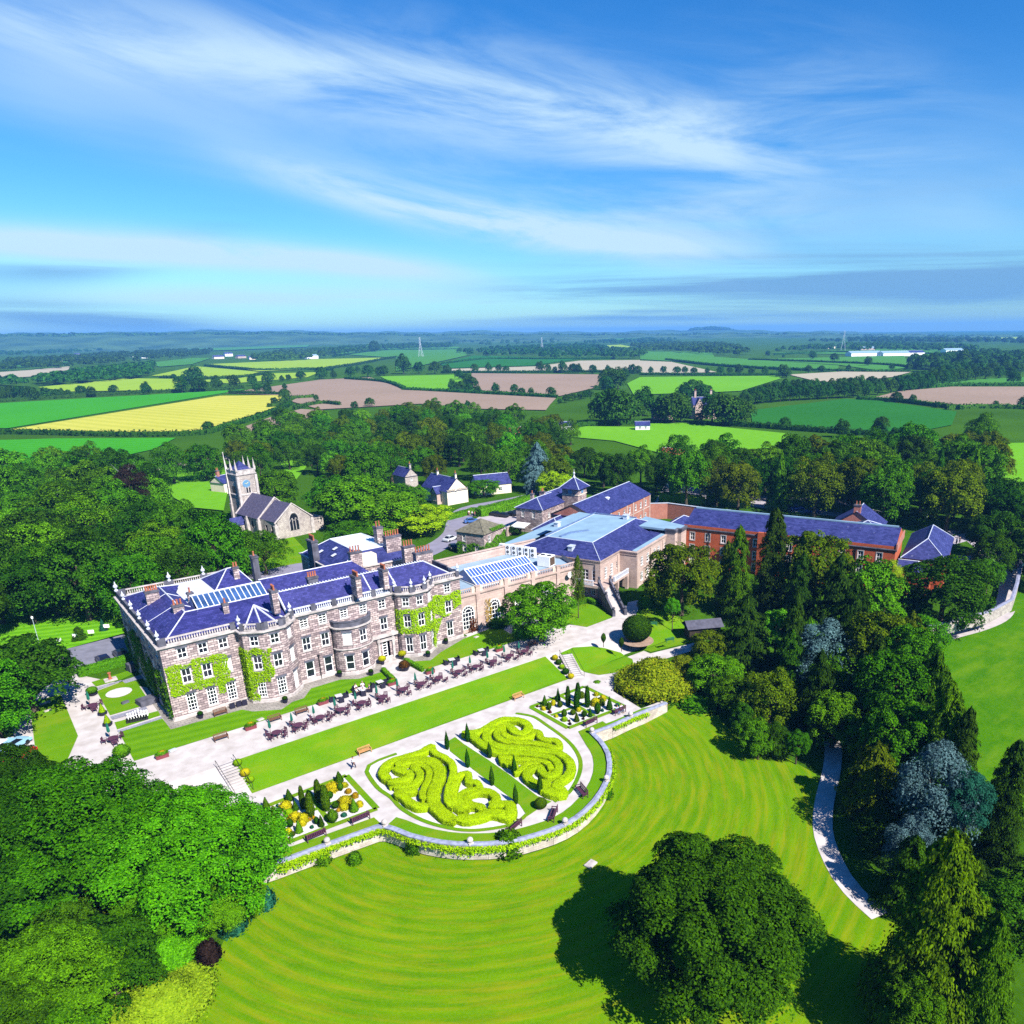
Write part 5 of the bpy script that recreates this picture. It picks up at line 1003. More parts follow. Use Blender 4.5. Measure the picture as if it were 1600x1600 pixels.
for x, y, dx, dy in [(0.35, -0.1, 0.5, 0.1), (8.7, -0.1, 0.5, 0.1)]+[(x, YB-0.1, 0.45, 0.1) for x in (9.7, 17, 24, 30.6, 33.1)]+[(-0.1, 0.5, 0.1, 0.45), (-0.1, 7.0, 0.1, 0.45)]: b = MB(); b.box(x-dx, x+dx-(0.003 if dx < 0.2 else 0), y-dy, y+dy-(0.003 if dy < 0.2 else 0), -0.2, ZE-0.82); part('pilaster', b, M_ashlar, ev)
b = MB(); zf = 10.4; o_ = [(-0.3, 20.5, ZE+0.13), (-0.3, -0.3, ZE+0.13), (34.2, -0.3, ZE+0.13), (34.2, 20.5, ZE+0.13)]; i_ = [(4.8, 15.2, zf), (4.6, 4.0, zf), (28.2, 4.8, zf), (28.0, 15.6, zf)]
b.face([o_[0], o_[1], i_[1], i_[0]]); b.face([o_[1], o_[2], i_[2], i_[1]]); b.face([o_[2], o_[3], i_[3], i_[2]]); b.face([o_[3], o_[0], i_[0], i_[3]])
b.face([(9.4, YB+0.2, ZE+0.14), (33.3, YB+0.2, ZE+0.14), (32.0, -0.2, ZE+0.5), (11.0, -0.2, ZE+0.5)]); b.face([(9.4, -0.2, ZE+0.13), (9.4, YB+0.2, ZE+0.14), (11.0, -0.2, ZE+0.5)])
ro = part('roof', b, M_slate2, ev); l = MB(); ridge_line(l, [o_[1], i_[1]], 0.08); ridge_line(l, [o_[2], i_[2]], 0.08); ridge_line(l, [o_[0], i_[0]], 0.08); ridge_line(l, i_+[i_[0]], 0.1); l.build('lead_flashing', M_lead, ro)
b = MB(); b.face([(x, y, zf+0.04) for x, y, z in i_]); part('flat_roof', b, M_flat, ev)
b = MB(); b.face([(10.8, 16.3, zf-0.4), (29.5, 16.5, zf-0.4), (30.4, 21.0, zf-0.4), (10.9, 20.6, zf-0.4)]); part('flat_roof', b, M_flat, ev)
b = MB(); b.box(-0.2, 34.4, 21.2, 24.8, ZE+0.13, ZE+0.4); part('flat_roof', b, M_flat, ev)
b = MB(); b.face([(9.3, YB+0.1, ZE+0.16), (33.4, YB+0.1, ZE+0.16), (33.4, YB+1.1, ZE+0.24), (9.3, YB+1.1, ZE+0.24)]); part('gutter', b, M_flat, ev)
MBF = mat('blue_fascia', (0.10, 0.16, 0.30), 0.7)
b = MB(); b.box(5.2, 29.2, 15.7, 16.0, zf-0.9, zf+0.25); part('parapet', b, MBF, ev); b = MB(); b.box(28.3, 28.6, 4.6, 15.6, zf-0.3, zf+0.3); part('parapet', b, MBF, ev)
b = MB(); b.prism([(5.5, 12.6), (9.5, 12.2), (13, 9.6), (13, 9.1), (9.2, 11.6), (5.5, 12.0)], zf+0.05, zf+0.3); part('roof_duct', b, MBF, ev)
for (x, y, z0) in [(1.9, 7.6, 8.9), (26.6, 6.4, zf+0.05), (15.0, 18.5, zf-0.4)]: q = MB(); q.box(x-0.7, x+0.7, y-0.5, y+0.5, z0, z0+0.95); q.box(x-0.85, x+0.85, y-0.65, y+0.65, z0+0.953, z0+1.1); part('roof_vent', q, M_lead, ev)
# balcony terrace and grand stair
BZ = 3.45
b = MB(); b.prism([(-2.6, -2.6), (8.7, -2.6), (8.7, -0.01), (-0.01, -0.01), (-0.01, 10), (-2.6, 10)], BZ-0.5, BZ, bottom=True); part('balcony_terrace', b, M_ashlar, ev)
for x, y in ((-2.3, 9.6), (-2.3, 5.2), (3.5, -2.3), (8.3, -2.3)): b = MB(); b.box(x-0.3, x+0.3, y-0.3, y+0.3, -0.2, BZ-0.503); part('balcony_pier', b, M_ashlar, ev)
for run_ in ([(-2.5, 9.9), (-2.5, 0.2)], [(1.6, -2.5), (8.6, -2.5)]): b = MB(); balustrade(b, run_, BZ+0.02, 1.05, 0.36, [(0, -0.1, 0.4), (0, 6.2, 6.7)], 0, 0, 0.12); part('balustrade', b, M_leadw, ev)
bot = Vector((-7.4, -8.0)); top = Vector((-0.9, -1.6)); dv = bot-top; Ls = dv.length; an = math.atan2(dv.y, dv.x); fs = frame((top.x, top.y, 0), an); b = MB(); ns = 22
for i in range(ns): a_, c_ = Ls*i/ns, Ls*(i+1)/ns; b.box(a_, c_, -1.0, 1.0, -0.1, BZ*(1-(i+0.5)/ns)+0.02, fs)
so_ = part('stair', b, M_gravel, ev)
for sgn in (-1, 1):
    q = MB(); y = sgn*1.2; za, zb_ = BZ+0.95, 0.95
    A = [fs(0, y-0.19, za), fs(Ls, y-0.19, zb_), fs(Ls, y+0.19, zb_), fs(0, y+0.19, za)]; B = [(p[0], p[1], -0.1) for p in A]
    q.face(A[::-1]); q.face([A[0], A[1], B[1], B[0]]); q.face([A[2], A[3], B[3], B[2]]); q.face([A[1], A[2], B[2], B[1]])
    for t in (0.0, 0.5, 1.0):
        q.box(Ls*t-0.28, Ls*t+0.28, y-0.28, y+0.28, -0.1, BZ*(1-t)+1.2, fs); c = fs(Ls*t, y, BZ*(1-t)+1.2); q.lathe([(0.1, 0), (0.12, 0.12), (0.28, 0.32), (0.3, 0.55), (0.2, 0.62), (0, 0.64)], 8, c)
    q.build('stair_balustrade', M_dark, so_)
# air conditioners on the orangery roof
def ac(px, py, z, w_, h, d, label, fans=1):
    p = fv(px, py, z) if fans == 1 else (px, py, z); t = empty('air_conditioner', label, 'air conditioner', p, EA-R(90), 'air conditioners on the orangery roof')
    b = MB(); b.box(-w_/2, w_/2, -d/2, d/2, 0.08, h); b.box(-w_/2+0.1, -w_/2+0.25, -d/2, d/2, 0, 0.077); b.box(w_/2-0.25, w_/2-0.1, -d/2, d/2, 0, 0.077); b.build('casing', M_white, t)
    if fans == 1:
        for z_ in (h*0.3, h*0.74):
            f = MB(); f.lathe([(0.27, 0), (0.31, 0), (0.31, 0.05), (0.27, 0.05)], 12); f.lathe([(0.08, 0.01), (0.26, 0.012)], 12); f.v = [(a_, -d/2-c_-0.003, z_+b_) for a_, b_, c_ in f.v]; f.build('fan', M_black, t)
    else:
        for x_ in (-w_*0.25, w_*0.25): f = MB(); f.lathe([(0.0, 0.03), (0.42, 0.03), (0.45, 0.08), (0.48, 0.0)], 14, (x_, 0, h+0.003)); f.build('fan', M_black, t)
        f = MB(); f.box(w_/2+0.003, w_/2+0.03, -d/2+0.15, d/2-0.15, 0.3, h-0.2); f.build('grille', mat('brown_grille', (0.08, 0.05, 0.03), 0.6), t)
ordn = ['first', 'second', 'third', 'fourth', 'fifth', 'sixth', 'seventh', 'eighth', 'ninth', 'tenth', 'eleventh', 'twelfth', 'thirteenth', 'fourteenth', 'fifteenth', 'sixteenth', 'seventeenth', 'eighteenth', 'nineteenth', 'twentieth', 'twenty-first', 'twenty-second', 'twenty-third', 'twenty-fourth']
for i in range(6):
    ac(-2.0, 22.4-1.55*i, 7.43, 1.2, 2.2, 0.6, '%s air conditioner from the left in the white row behind the orangery lantern' % ordn[i])
ac(88.9, 118.4, 7.42, 2.9, 2.2, 2.2, 'large white rooftop cooling unit beside the row of air conditioners', 2)
# ------------------------------------------------------------------ ranges beyond
lr = empty('long_service_range', 'long two storey range with blue slate roof and brick end beyond the stone wing', 'range', fe(42, 22, 0), EA)
w_, d_, ze, zr = 34.0, 13.5, 7.6, 10.8; pts = [(0, 0), (w_, 0), (w_, d_), (0, d_), (0, 0)]; sp = [(0, s-0.6, s+0.6, z, z+1.7) for s in (6, 9.5, 13, 16.5, 20, 24, 27.5, 31) for z in (1.2, 4.9)]
b = MB(); wall_run(b, pts, -0.2, ze, {0: [q[1:] for q in sp]}); b.face([(0, d_, ze), (0, 0, ze), (0, d_/2, zr-0.1)]); b.face([(w_, 0, ze), (w_, d_, ze), (w_, d_/2, zr-0.1)]); part('wall', b, M_pinkbrick, lr)
for q in sp: window(lr, pts[0], pts[1], *q[1:])
b = MB(); b.box(0, w_, -0.06, -0.003, 4.0, 4.3)
for x in (8, 18, 22.2, 29.4, 33.8): b.box(x-0.3, x+0.3, -0.12, -0.062, -0.2, ze-0.05)
b.box(0, w_, -0.05, -0.004, ze-2.9, ze-2.88); part('stone_band', b, M_ashlar, lr); rb, rl, _, _ = hip_roof(0, w_, 0, d_, ze+0.02, zr, 'x', False, False, 0.3); ro = part('roof', rb, M_slate2, lr); rl.build('ridge_capping', M_lead, ro); q = MB(); q.lathe([(0.5, 0), (0.5, 0.5), (0.7, 0.5), (0.7, 0.75), (0, 0.95)], 10, (14.5, 4.2, 9.3)); part('roof_vent', q, M_leadw, lr)
sl_ = house('low_roofed_range', 'low slate roofed lean-to range running down towards the white awning', 'range', fe(34.5, 28.5, 0), EA, 7.4, 8, 5.0, 7.6, M_stone, M_slate2, 'x', True, False)
ch = house('coach_house', 'square two storey coach house with hipped slate roof and white rear wall by the road', 'house', fe(48.5, 42.0, 0), EA, 12, 8.5, 6.6, 9.0, M_stone, M_slate2, 'x', True, False, [(3, 2.2, 4.2, 5.8, 0.9), (3, 5.6, 4.2, 5.8, 0.9), (3, 2.2, 1.0, 2.6, 0.9), (0, 3.5, 3.9, 5.3, 0.9)], [(10.5, 9.6, 0, 8.6, 0.9, 0.9, 1)])
ct = empty('clock_turret', 'stable clock turret with pyramid slate roof and ball finial', 'turret', fe(63.5, 39.0, 0), EA)
b = MB(); b.prism([(0, 0), (5.2, 0), (5.2, 5.2), (0, 5.2)], -0.2, 9.9); part('wall', b, M_stone, ct); b = MB(); b.prism([(-0.1, -0.1), (5.3, -0.1), (5.3, 5.3), (-0.1, 5.3)], 8.0, 8.2, bottom=True); part('string_course', b, M_render, ct)
rb, rl, _, _ = hip_roof(0, 5.2, 0, 5.2, 9.92, 12.9, 'x', True, True, 0.8); ro = part('roof', rb, M_slate2, ct); rl.build('ridge_capping', M_lead, ro); q = MB(); q.lathe([(0.45, 0), (0.2, 0.5), (0.12, 0.9), (0.3, 1.1), (0.3, 1.35), (0.1, 1.5), (0.04, 2.4), (0, 2.4)], 8, (2.6, 2.6, 12.75)); part('finial', q, M_leadw, ct)
q = MB(); q.lathe([(0, 0.06), (0.62, 0.06), (0.7, 0.0)], 16); q.v = [(-c-0.003, 2.6+a, 9.0+b_) for a, b_, c in q.v]; part('clock_face', q, M_copper, ct); q = MB(); q.lathe([(0, 0.06), (0.62, 0.06), (0.7, 0.0)], 16); q.v = [(2.6+a, -c-0.003, 9.0+b_) for a, b_, c in q.v]; part('clock_face', q, M_copper, ct)
house('rear_cottage_range', 'low slate range with a squat chimney behind the clock turret', 'range', fe(61.5, 46.0, 0), EA, 14, 7, 5.5, 8.2, M_stone, M_slate2, 'x', False, True, (), [(-0.2, 3.5, 0, 9.0, 0.8, 1.6, 3)])
# lodge under the ivy
lo = house('ivy_lodge', 'small stone lodge with mossy hipped roof beside the back drive', 'house', fe(22.6, 43.2, 0), EA, 9.0, 8.3, 5.7, 8.3, M_stone, M_moss, 'x', True, True, [(3, 2.2, 3.4, 5.0, 1.0), (3, 6.0, 0.9, 2.6, 1.0), (3, 2.2, 0.9, 2.6, 1.0), (0, 2.2, 3.3, 5.0, 1.0), (0, 6.3, 0.9, 2.5, 1.0)], lead=M_moss, surround=0.12)
L0 = fe(22.6, 43.2); ax = Vector((math.cos(EA), math.sin(EA), 0)); ay = Vector((-math.sin(EA), math.cos(EA), 0)); o0 = Vector((*L0[:2], 0))
ivy('climbing_ivy', [(o0+ay*8.3-ax*0.03, -ay*8.3, (0, 0, 3.4), lambda s, t: not (0.2 < s < 0.36 and 0.26 < t < 0.8) and not (0.65 < s < 0.82 and 0.26 < t < 0.8) and t < 0.9+0.08*math.sin(s*12)), (o0-ay*0.03, ax*9, (0, 0, 5.3), lambda s, t: not (0.18 < s < 0.32 and 0.62 < t < 0.95) and t < 0.55+0.4*s+0.07*math.sin(s*14)), (o0+ax*3.2+Vector((0, 0, 5.8))-ay*0.3, ax*5.8, ay*0.9+Vector((0, 0, 0.6)), None)], 0.24, 'hedgeg', 'ivy smothering the ground floor of the small mossy roofed lodge', 'ivy', None, seed=9)
# brick wing
RX0, RX1, RY1, RY0 = 38.0, 51.0, -3.0, -49.3; ZRD = 9.6
rd = empty('red_brick_wing', 'long three storey red brick wing with blue slate roof behind the garden trees', 'wing', fe(RX0, RY1, 0), EA-R(90))
w_, d_ = RY1-RY0, RX1-RX0; pts = [(0, 0), (w_, 0), (w_, d_), (0, d_), (0, 0)]; sp = []
for k in range(12):
    s = 2.0+k*3.75
    for (z0, z1) in ((6.2, 8.0), (3.3, 5.1), (0.6, 2.3)): sp.append((0, s-0.55, s+0.55, z0, z1))
b = MB(); wall_run(b, pts, -0.3, ZRD, {0: [q[1:] for q in sp]}); part('wall', b, M_brick, rd)
for q in sp: window(rd, pts[0], pts[1], *q[1:], 2, 2, surround=0.16, fw=0.12)
b = MB(); sweep(b, pts[:4], [(-0.02, ZRD-1.0), (0.12, ZRD-0.95), (0.25, ZRD-0.75), (0.25, ZRD-0.6), (-0.02, ZRD-0.55)], True); part('cornice', b, M_dark, rd); b = MB(); sweep(b, pts[:4], [(-0.02, ZRD-0.52), (0.06, ZRD-0.52), (0.06, ZRD+0.05), (-0.02, ZRD+0.08)], True); part('parapet', b, M_brick, rd)
rb, rl, r0, r1 = hip_roof(0, w_, 0, d_, ZRD+0.09, 12.3, 'x', False, False, 0.02); ro = part('roof', rb, M_slate2, rd); q = MB(); q.box(0.5, w_-0.5, d_/2-0.25, d_/2+0.25, 12.25, 12.55); q.build('ridge_parapet', M_flat, ro); g = MB(); g.box(w_+0.03, w_+0.3, -0.2, d_+0.2, ZRD-1, ZRD+0.6); part('gable_coping', g, M_pinkbrick, rd)
b = MB(); b.face([(0, d_, ZRD), (0, 0, ZRD), (0, d_/2, 12.2)]); b.face([(w_, 0, ZRD), (w_, d_, ZRD), (w_, d_/2, 12.2)]); part('gable', b, M_brick, rd)
b = MB()
for s in (6.0, 38.5): b.tube([(s, -0.12, 0), (s, -0.12, ZRD-1.2)], 0.09, 6); b.box(s-0.2, s+0.2, -0.22, -0.02, ZRD-1.5, ZRD-1.2)
part('downpipe', b, M_black, rd)
by = [(10.2, -0.003), (10.9, -1.6), (13.4, -1.6), (14.1, -0.003)]; b = MB(); wall_run(b, by, -0.3, 6.0, {1: [(0.6, 1.9, 3.2, 5.1)]}); part('bay_window_wall', b, M_brick, rd); window(rd, by[1], by[2], 0.6, 1.9, 3.2, 5.1, 2, 2, surround=0.14); b = MB(); sweep(b, by, [(-0.05, 5.7), (0.25, 5.85), (0.25, 6.05), (-0.05, 6.1)]); b.face([(*p, 6.08) for p in by]); part('bay_cornice', b, M_dark, rd)
b = MB(); b.prism([(17.6, -0.02), (22.2, -0.02), (22.2, -0.9), (17.6, -0.9)], -0.3, ZRD+0.2); part('projecting_bay', b, M_brick, rd)
lk = empty('link_block', 'pale stone link with flat lead roof joining the stone wing to the brick wing', 'link', fe(33, -3.2, 0), EA); b = MB(); wall_run(b, [(0.05, 3.0), (0.05, 0.6), (1.6, 0.6), (1.6, -0.3), (4.9, -0.3), (4.9, 3.4)], -0.2, 9.4); part('wall', b, M_ashlar, lk)
b = MB(); sweep(b, [(0.05, 3.0), (0.05, 0.6), (1.6, 0.6), (1.6, -0.3), (4.9, -0.3)], [(-0.02, 8.6), (0.15, 8.65), (0.3, 9.3), (0.3, 9.5), (-0.2, 9.52)]); part('cornice', b, M_dark, lk); b = MB(); b.prism([(0, 12), (0, 0.8), (1.7, 0.8), (1.7, -0.1), (4.8, -0.1), (9.5, 12)], 9.0, 9.45); part('flat_roof', b, M_flat, lk)
# roofs behind the brick wing
house('rear_brick_range', 'low hipped slate range behind the near end of the brick wing', 'range', fe(53, -1.0, 0), EA-R(90), 12, 11, 5.8, 9.3, M_pinkbrick, M_slate2, 'x', True, True)
house('rear_brick_range', 'second low hipped slate range further along behind the brick wing', 'range', fe(56, -14.0, 0), EA-R(90), 9, 12, 5.2, 8.6, M_pinkbrick, M_slate2, 'y', True, True)
house('low_slate_annexe', 'low slate annexe in front of the old brick garden wall', 'annexe', fe(52, 2.5, 0), EA, 13, 7, 4.0, 6.0, M_pinkbrick, M_slate2, 'x', False, True)
house('brick_gable_house', 'red brick gable house with a stout chimney rising behind the brick wing', 'house', fe(66, -31.0, 0), EA-R(90), 12, 10, 6.0, 10.2, M_pinkbrick, M_slate2, 'y', False, False, (), [(6, 0.6, 9, 11.8, 1.6, 1.0, 2)])
house('rear_slate_hall', 'broad hipped slate hall behind the far end of the brick wing', 'hall', fe(53, -34.0, 0), EA-R(90), 13, 14, 6.3, 9.6, M_brick, M_slate2, 'x', True, True)
house('slate_pavilion', 'big hipped slate pavilion with brick end at the far end of the brick wing', 'pavilion', fe(43.0, -50.3, 0), EA-R(90), 8.6, 22, 6.2, 9.8, M_brick, M_slate2, 'y', True, True, [(1, 4, 1, 2.8, 1.1), (1, 8, 1, 2.8, 1.1)])
house('slate_lean_to', 'small slate porch block in the angle between brick wing and pavilion', 'porch', fe(39.2, -50.0, 0), EA-R(90), 6.5, 6, 4.5, 6.0, M_brick, M_slate2, 'x', False, True)
# garden wall of old brick, retaining wall, drive wall
def wall_line(name, label, pts, h, th, m, cap, zf=None, drop_=0.3, cat='wall'):
    t = empty(name, label, cat, (pts[0][0], pts[0][1], 0)); off = (-pts[0][0], -pts[0][1], 0); b = MB(); c = MB()
    for k in range(len(pts)-1):
        a, e = pts[k], pts[k+1]; d, L = unit2(a, e); n = Vector((-d.y, d.x))*th/2; za, zb_ = (zf(*a), zf(*e)) if zf else (0, 0)
        A = [(a[0]-n.x, a[1]-n.y), (e[0]-n.x, e[1]-n.y), (e[0]+n.x, e[1]+n.y), (a[0]+n.x, a[1]+n.y)]; zz = [za, zb_, zb_, za]
        lo = [(p[0], p[1], z-drop_) for p, z in zip(A, zz)]; hi = [(p[0], p[1], z+h) for p, z in zip(A, zz)]
        b.face([lo[0], lo[1], hi[1], hi[0]]); b.face([lo[2], lo[3], hi[3], hi[2]]); b.face(hi)
        if k == 0: b.face([lo[3], lo[0], hi[0], hi[3]])
        if k == len(pts)-2: b.face([lo[1], lo[2], hi[2], hi[1]])
    sweep(c, pts, [(th/2+0.06, h-0.02), (th/2+0.06, h+0.1), (0, h+0.16), (-th/2-0.06, h+0.1), (-th/2-0.06, h-0.02)])
    if zf:
        k = 0; zs = [zf(*p) for p in pts]; per = {}
        for i, v in enumerate(c.v):
            j = min(range(len(pts)), key=lambda q: (pts[q][0]-v[0])**2+(pts[q][1]-v[1])**2); c.v[i] = (v[0], v[1], v[2]+zs[j])
    part('wall_body', b, m, t, off); part('coping', c, cap, t, off); return t
gwp = [T(1018, 792), T(1050, 797), T(1092, 800)]
wall_line('garden_wall', 'tall old brick garden wall with a gateway beside the long range', [fe(77, 23)[:2], fe(80, 18)[:2], fe(78, 4)[:2], fe(76, -6)[:2]], 4.6, 0.5, M_pinkbrick, M_lead)
wall_line('boundary_wall', 'low stone boundary wall along the cottage garden by the road', [(p.x, p.y) for p in (T(706, 808), T(740, 802), T(790, 791), T(812, 787))], 1.0, 0.45, M_rubble, M_dress)
wall_line('boundary_wall', 'stone yard wall between the mossy lodge and the coach house', [(p.x, p.y) for p in (T(792, 838), T(815, 828), T(822, 800))], 2.4, 0.5, M_ashlar, M_dress)
rt_pts = WALLP; cz = -1.5
wall_line('retaining_wall', 'curved pale stone retaining wall with ball finials below the parterre garden', rt_pts, -1.32, 0.55, brickmat('pale_limestone', (0.58, 0.52, 0.46), (0.45, 0.40, 0.36), (0.35, 0.31, 0.28), 0.7, 0.3, 0.02, stain=(0.62, 0.58, 0.58), stain_scale=0.6), mat('blue_grey_coping', (0.24, 0.26, 0.36), 0.8, 0.3, 2.0, 0.2), None, 3.2)
rwall = [o for o in COL.objects if o.name.startswith('retaining_wall')][0]
for px, py in [(507, 1325), (600, 1289), (735, 1321), (882, 1290), (952, 1216), (925, 1148), (984, 1122)]:
    p = TT(px, py, 0.1); q = MB(); k = min(range(len(WALLP)), key=lambda j: (WALLP[j][0]-p.x)**2+(WALLP[j][1]-p.y)**2); X_, Y_ = WALLP[k]
    q.box(X_-0.3, X_+0.3, Y_-0.3, Y_+0.3, -1.3, -1.06); q.lathe([(0.0, 0.0), (0.16, 0.02), (0.3, 0.15), (0.36, 0.32), (0.3, 0.5), (0.16, 0.62), (0, 0.66)], 10, (X_, Y_, -1.06)); o = q.build('ball_finial', M_dress, rwall, True); o.location = (-WALLP[0][0], -WALLP[0][1], 0)
dwp = [T(*p) for p in [(1448, 1012), (1485, 1002), (1540, 988), (1575, 968), (1584, 940), (1590, 905), (1596, 880)]]
wall_line('drive_wall', 'long low stone wall curving along the outer edge of the drive above the meadow', [(p.x, p.y) for p in dwp], 0.7, 0.6, M_rubble, mat('blue_grey_coping2', (0.22, 0.23, 0.32), 0.8, 0.3, 2.0), None, 1.6)
# ------------------------------------------------------------------ church
def dirp(a, ang): return (a[0]+math.cos(ang), a[1]+math.sin(ang))
CA = math.atan2(-20.6, 3.9)                      # nave axis, west to east end (towards the camera)
cn = (60.7, 226.8); fa = frame((cn[0], cn[1], 0), CA)      # x along the nave towards the east gable, +y = away from the mansion
chh = empty('parish_church', 'grey stone parish church with pinnacled clock tower and dark slate nave roof', 'church', (*cn, 0), CA)
nw, nl, cl = 10.6, 12.2, 8.6
b = MB(); wall_run(b, [(nl, 0), (nl+cl, 0.4), (nl+cl, nw-0.4), (nl, nw), (0, nw), (0, 0), (nl, 0)], -0.3, 4.8, {0: [(2.5, 3.5, 1.5, 3.4), (5.2, 6.2, 1.5, 3.4)], 5: [(3, 4, 1.5, 3.6), (7.5, 8.5, 1.5, 3.6)], 1: []})
b.face([(nl+cl, 0.4, 4.8), (nl+cl, nw-0.4, 4.8), (nl+cl, nw/2, 9.0)]); b.face([(0, nw, 4.8), (0, 0, 4.8), (0, nw/2, 9.6)]); b.face([(nl, 0, 4.8), (nl, nw, 4.8), (nl, nw/2, 9.6)]); part('wall', b, M_rubble, chh)
b = MB()
b.face([(-0.1, -0.35, 4.6), (nl, -0.35, 4.6), (nl, nw/2, 9.75), (-0.1, nw/2, 9.75)]); b.face([(nl, nw+0.35, 4.6), (-0.1, nw+0.35, 4.6), (-0.1, nw/2, 9.75), (nl, nw/2, 9.75)])
b.face([(nl, 0.1, 4.7), (nl+cl, 0.1, 4.7), (nl+cl, nw/2, 9.15), (nl, nw/2, 9.15)]); b.face([(nl+cl, nw-0.1, 4.7), (nl, nw-0.1, 4.7), (nl, nw/2, 9.15), (nl+cl, nw/2, 9.15)]); ro = part('roof', b, brickmat('church_slate', (0.065, 0.06, 0.12), (0.10, 0.09, 0.15), (0.05, 0.045, 0.09), 0.5, 0.32, 0.02, 0.8, (0.6, 0.6, 0.6), 0.5, 1.5), chh)
l = MB()
for x_, z_ in ((nl, 9.75), (nl+cl, 9.15), (0, 9.75)): l.tube([(x_, -0.4, 4.6), (x_, nw/2, z_+0.1), (x_, nw+0.4, 4.6)], 0.22, 5)
l.build('coping', M_dress, ro)
def gothic(root, fr, xc, z0, zs, w_, h, n, dep=0.06):
    m = MB(); g = MB(); k = 8
    def outl(s): return [(xc-w_/2*s, z0), (xc+w_/2*s, z0), (xc+w_/2*s, zs)]+[(xc+w_/2*s*math.cos(R(90*i/k))**0.9 if i < k else xc, zs+(h-zs+z0)*math.sin(R(90*i/k))*s) for i in range(1, k+1)]+[(xc-w_/2*s*math.cos(R(90*i/k))**0.9, zs+(h-zs+z0)*math.sin(R(90*i/k))*s) for i in range(k-1, 0, -1)]+[(xc-w_/2*s, zs)]
    o1 = outl(1.12); 
    for i in range(1, len(o1)): a, c = o1[i], o1[(i+1) % len(o1)]; m.tube([fr(a[0], 0, a[1]), fr(c[0], 0, c[1])], 0.14, 5)
    g.face([fr(p[0], dep*0.3, p[1]) for p in outl(1.0)])
    for i in range(1, n): x = xc-w_/2+w_*i/n; m.tube([fr(x, -0.02, z0), fr(x, -0.02, zs+(h-zs+z0)*0.45)], 0.09, 4)
    m.tube([fr(xc-w_/2, -0.02, zs+0.1), fr(xc-w_/4, -0.02, zs+0.9), fr(xc, -0.02, zs+0.2), fr(xc+w_/4, -0.02, zs+0.9), fr(xc+w_/2, -0.02, zs+0.1)], 0.08, 4)
    o = m.build('window', M_dress, root); g.build('pane', M_glass, o)
gothic(chh, lambda s, dy, z: (nl+cl+0.05-dy*0.3, s, z), nw/2, 1.8, 4.2, 2.6, 4.6, 3)
for x_, y_, h_ in [(nl+cl-0.2, -0.1, 3.9), (nl+cl-0.2, nw+0.1, 3.9), (nl, -0.3, 4.2), (6, -0.3, 4.2)]: q = MB(); q.box(x_-0.45, x_+0.45, y_-0.5, y_+0.5, -0.2, h_); q.box(x_-0.3, x_+0.3, y_-0.3, y_+0.3, h_+0.002, h_+0.5); part('buttress', q, M_dress, chh)
q = MB(); q.prism([(1.2, -4.6), (4.6, -4.6), (4.6, -0.02), (1.2, -0.02)], -0.2, 2.3); q.face([(1.2, -4.6, 2.3), (4.6, -4.6, 2.3), (2.9, -4.6, 4.1)]); po = part('porch', q, M_rubble, chh); q = MB(); q.face([(1.0, -4.8, 2.2), (1.0, 0, 2.2), (2.9, 0, 4.25), (2.9, -4.8, 4.25)]); q.face([(4.8, 0, 2.2), (4.8, -4.8, 2.2), (2.9, -4.8, 4.25), (2.9, 0, 4.25)]); q.build('roof', M_slate2, po)
q = MB(); q.prism([(nl+1, nw-0.5), (nl+cl-1.5, nw-0.5), (nl+cl-1.5, nw+4.5), (nl+1, nw+4.5)], -0.2, 3.3); q.box(nl+0.8, nl+cl-1.3, nw-0.3, nw+4.7, 3.303, 3.55); part('vestry', q, M_rubble, chh)
TX0, TX1, TY0, TY1, TZ = -5.8, -0.1, 1.8, 7.2, 15.8
tw = MB(); tw.prism([(TX0, TY0), (TX1, TY0), (TX1, TY1), (TX0, TY1)], -0.2, TZ); to = part('tower', tw, M_rubble, chh)
q = MB(); tp = [(TX0, TY0), (TX1, TY0), (TX1, TY1), (TX0, TY1)][::1]
sweep(q, tp, [(0.0, TZ-0.9), (0.28, TZ-0.75), (0.28, TZ-0.5), (0.12, TZ-0.45), (0.12, TZ+0.5), (0.2, TZ+0.5), (0.2, TZ+0.65), (-0.3, TZ+0.65), (-0.3, TZ-0.9)], True); sweep(q, tp, [(0, 9.2), (0.16, 9.25), (0.16, 9.5), (0, 9.6)], True)
for i, p in enumerate(tp):
    q.box(p[0]-0.5, p[0]+0.5, p[1]-0.5, p[1]+0.5, -0.2, 6.5); q.box(p[0]-0.36, p[0]+0.36, p[1]-0.36, p[1]+0.36, 6.502, TZ-1.0)
q.build('parapet', M_dress, to)
for (x, y) in tp+[((TX0+TX1)/2, TY0), ((TX0+TX1)/2, TY1), (TX1, (TY0+TY1)/2)][:2]:
    q = MB(); q.box(x-0.28, x+0.28, y-0.28, y+0.28, TZ+0.3, TZ+1.3); q.lathe([(0.34, 0), (0.3, 0.2), (0.04, 2.2), (0.12, 2.3), (0, 2.45)], 6, (x, y, TZ+1.3)); q.build('pinnacle', M_dress, to)
rb, rl, _, _ = hip_roof(TX0+0.5, TX1-0.5, TY0+0.5, TY1-0.5, TZ+0.35, TZ+2.9, 'x', True, True, 0.0); r2 = rb.build('spire_cap', M_slate2, to); 
q = MB(); q.tube([((TX0+TX1)/2, (TY0+TY1)/2, TZ+2.7), ((TX0+TX1)/2, (TY0+TY1)/2, TZ+4.6)], 0.05, 5); q.build('weathervane', M_black, to)
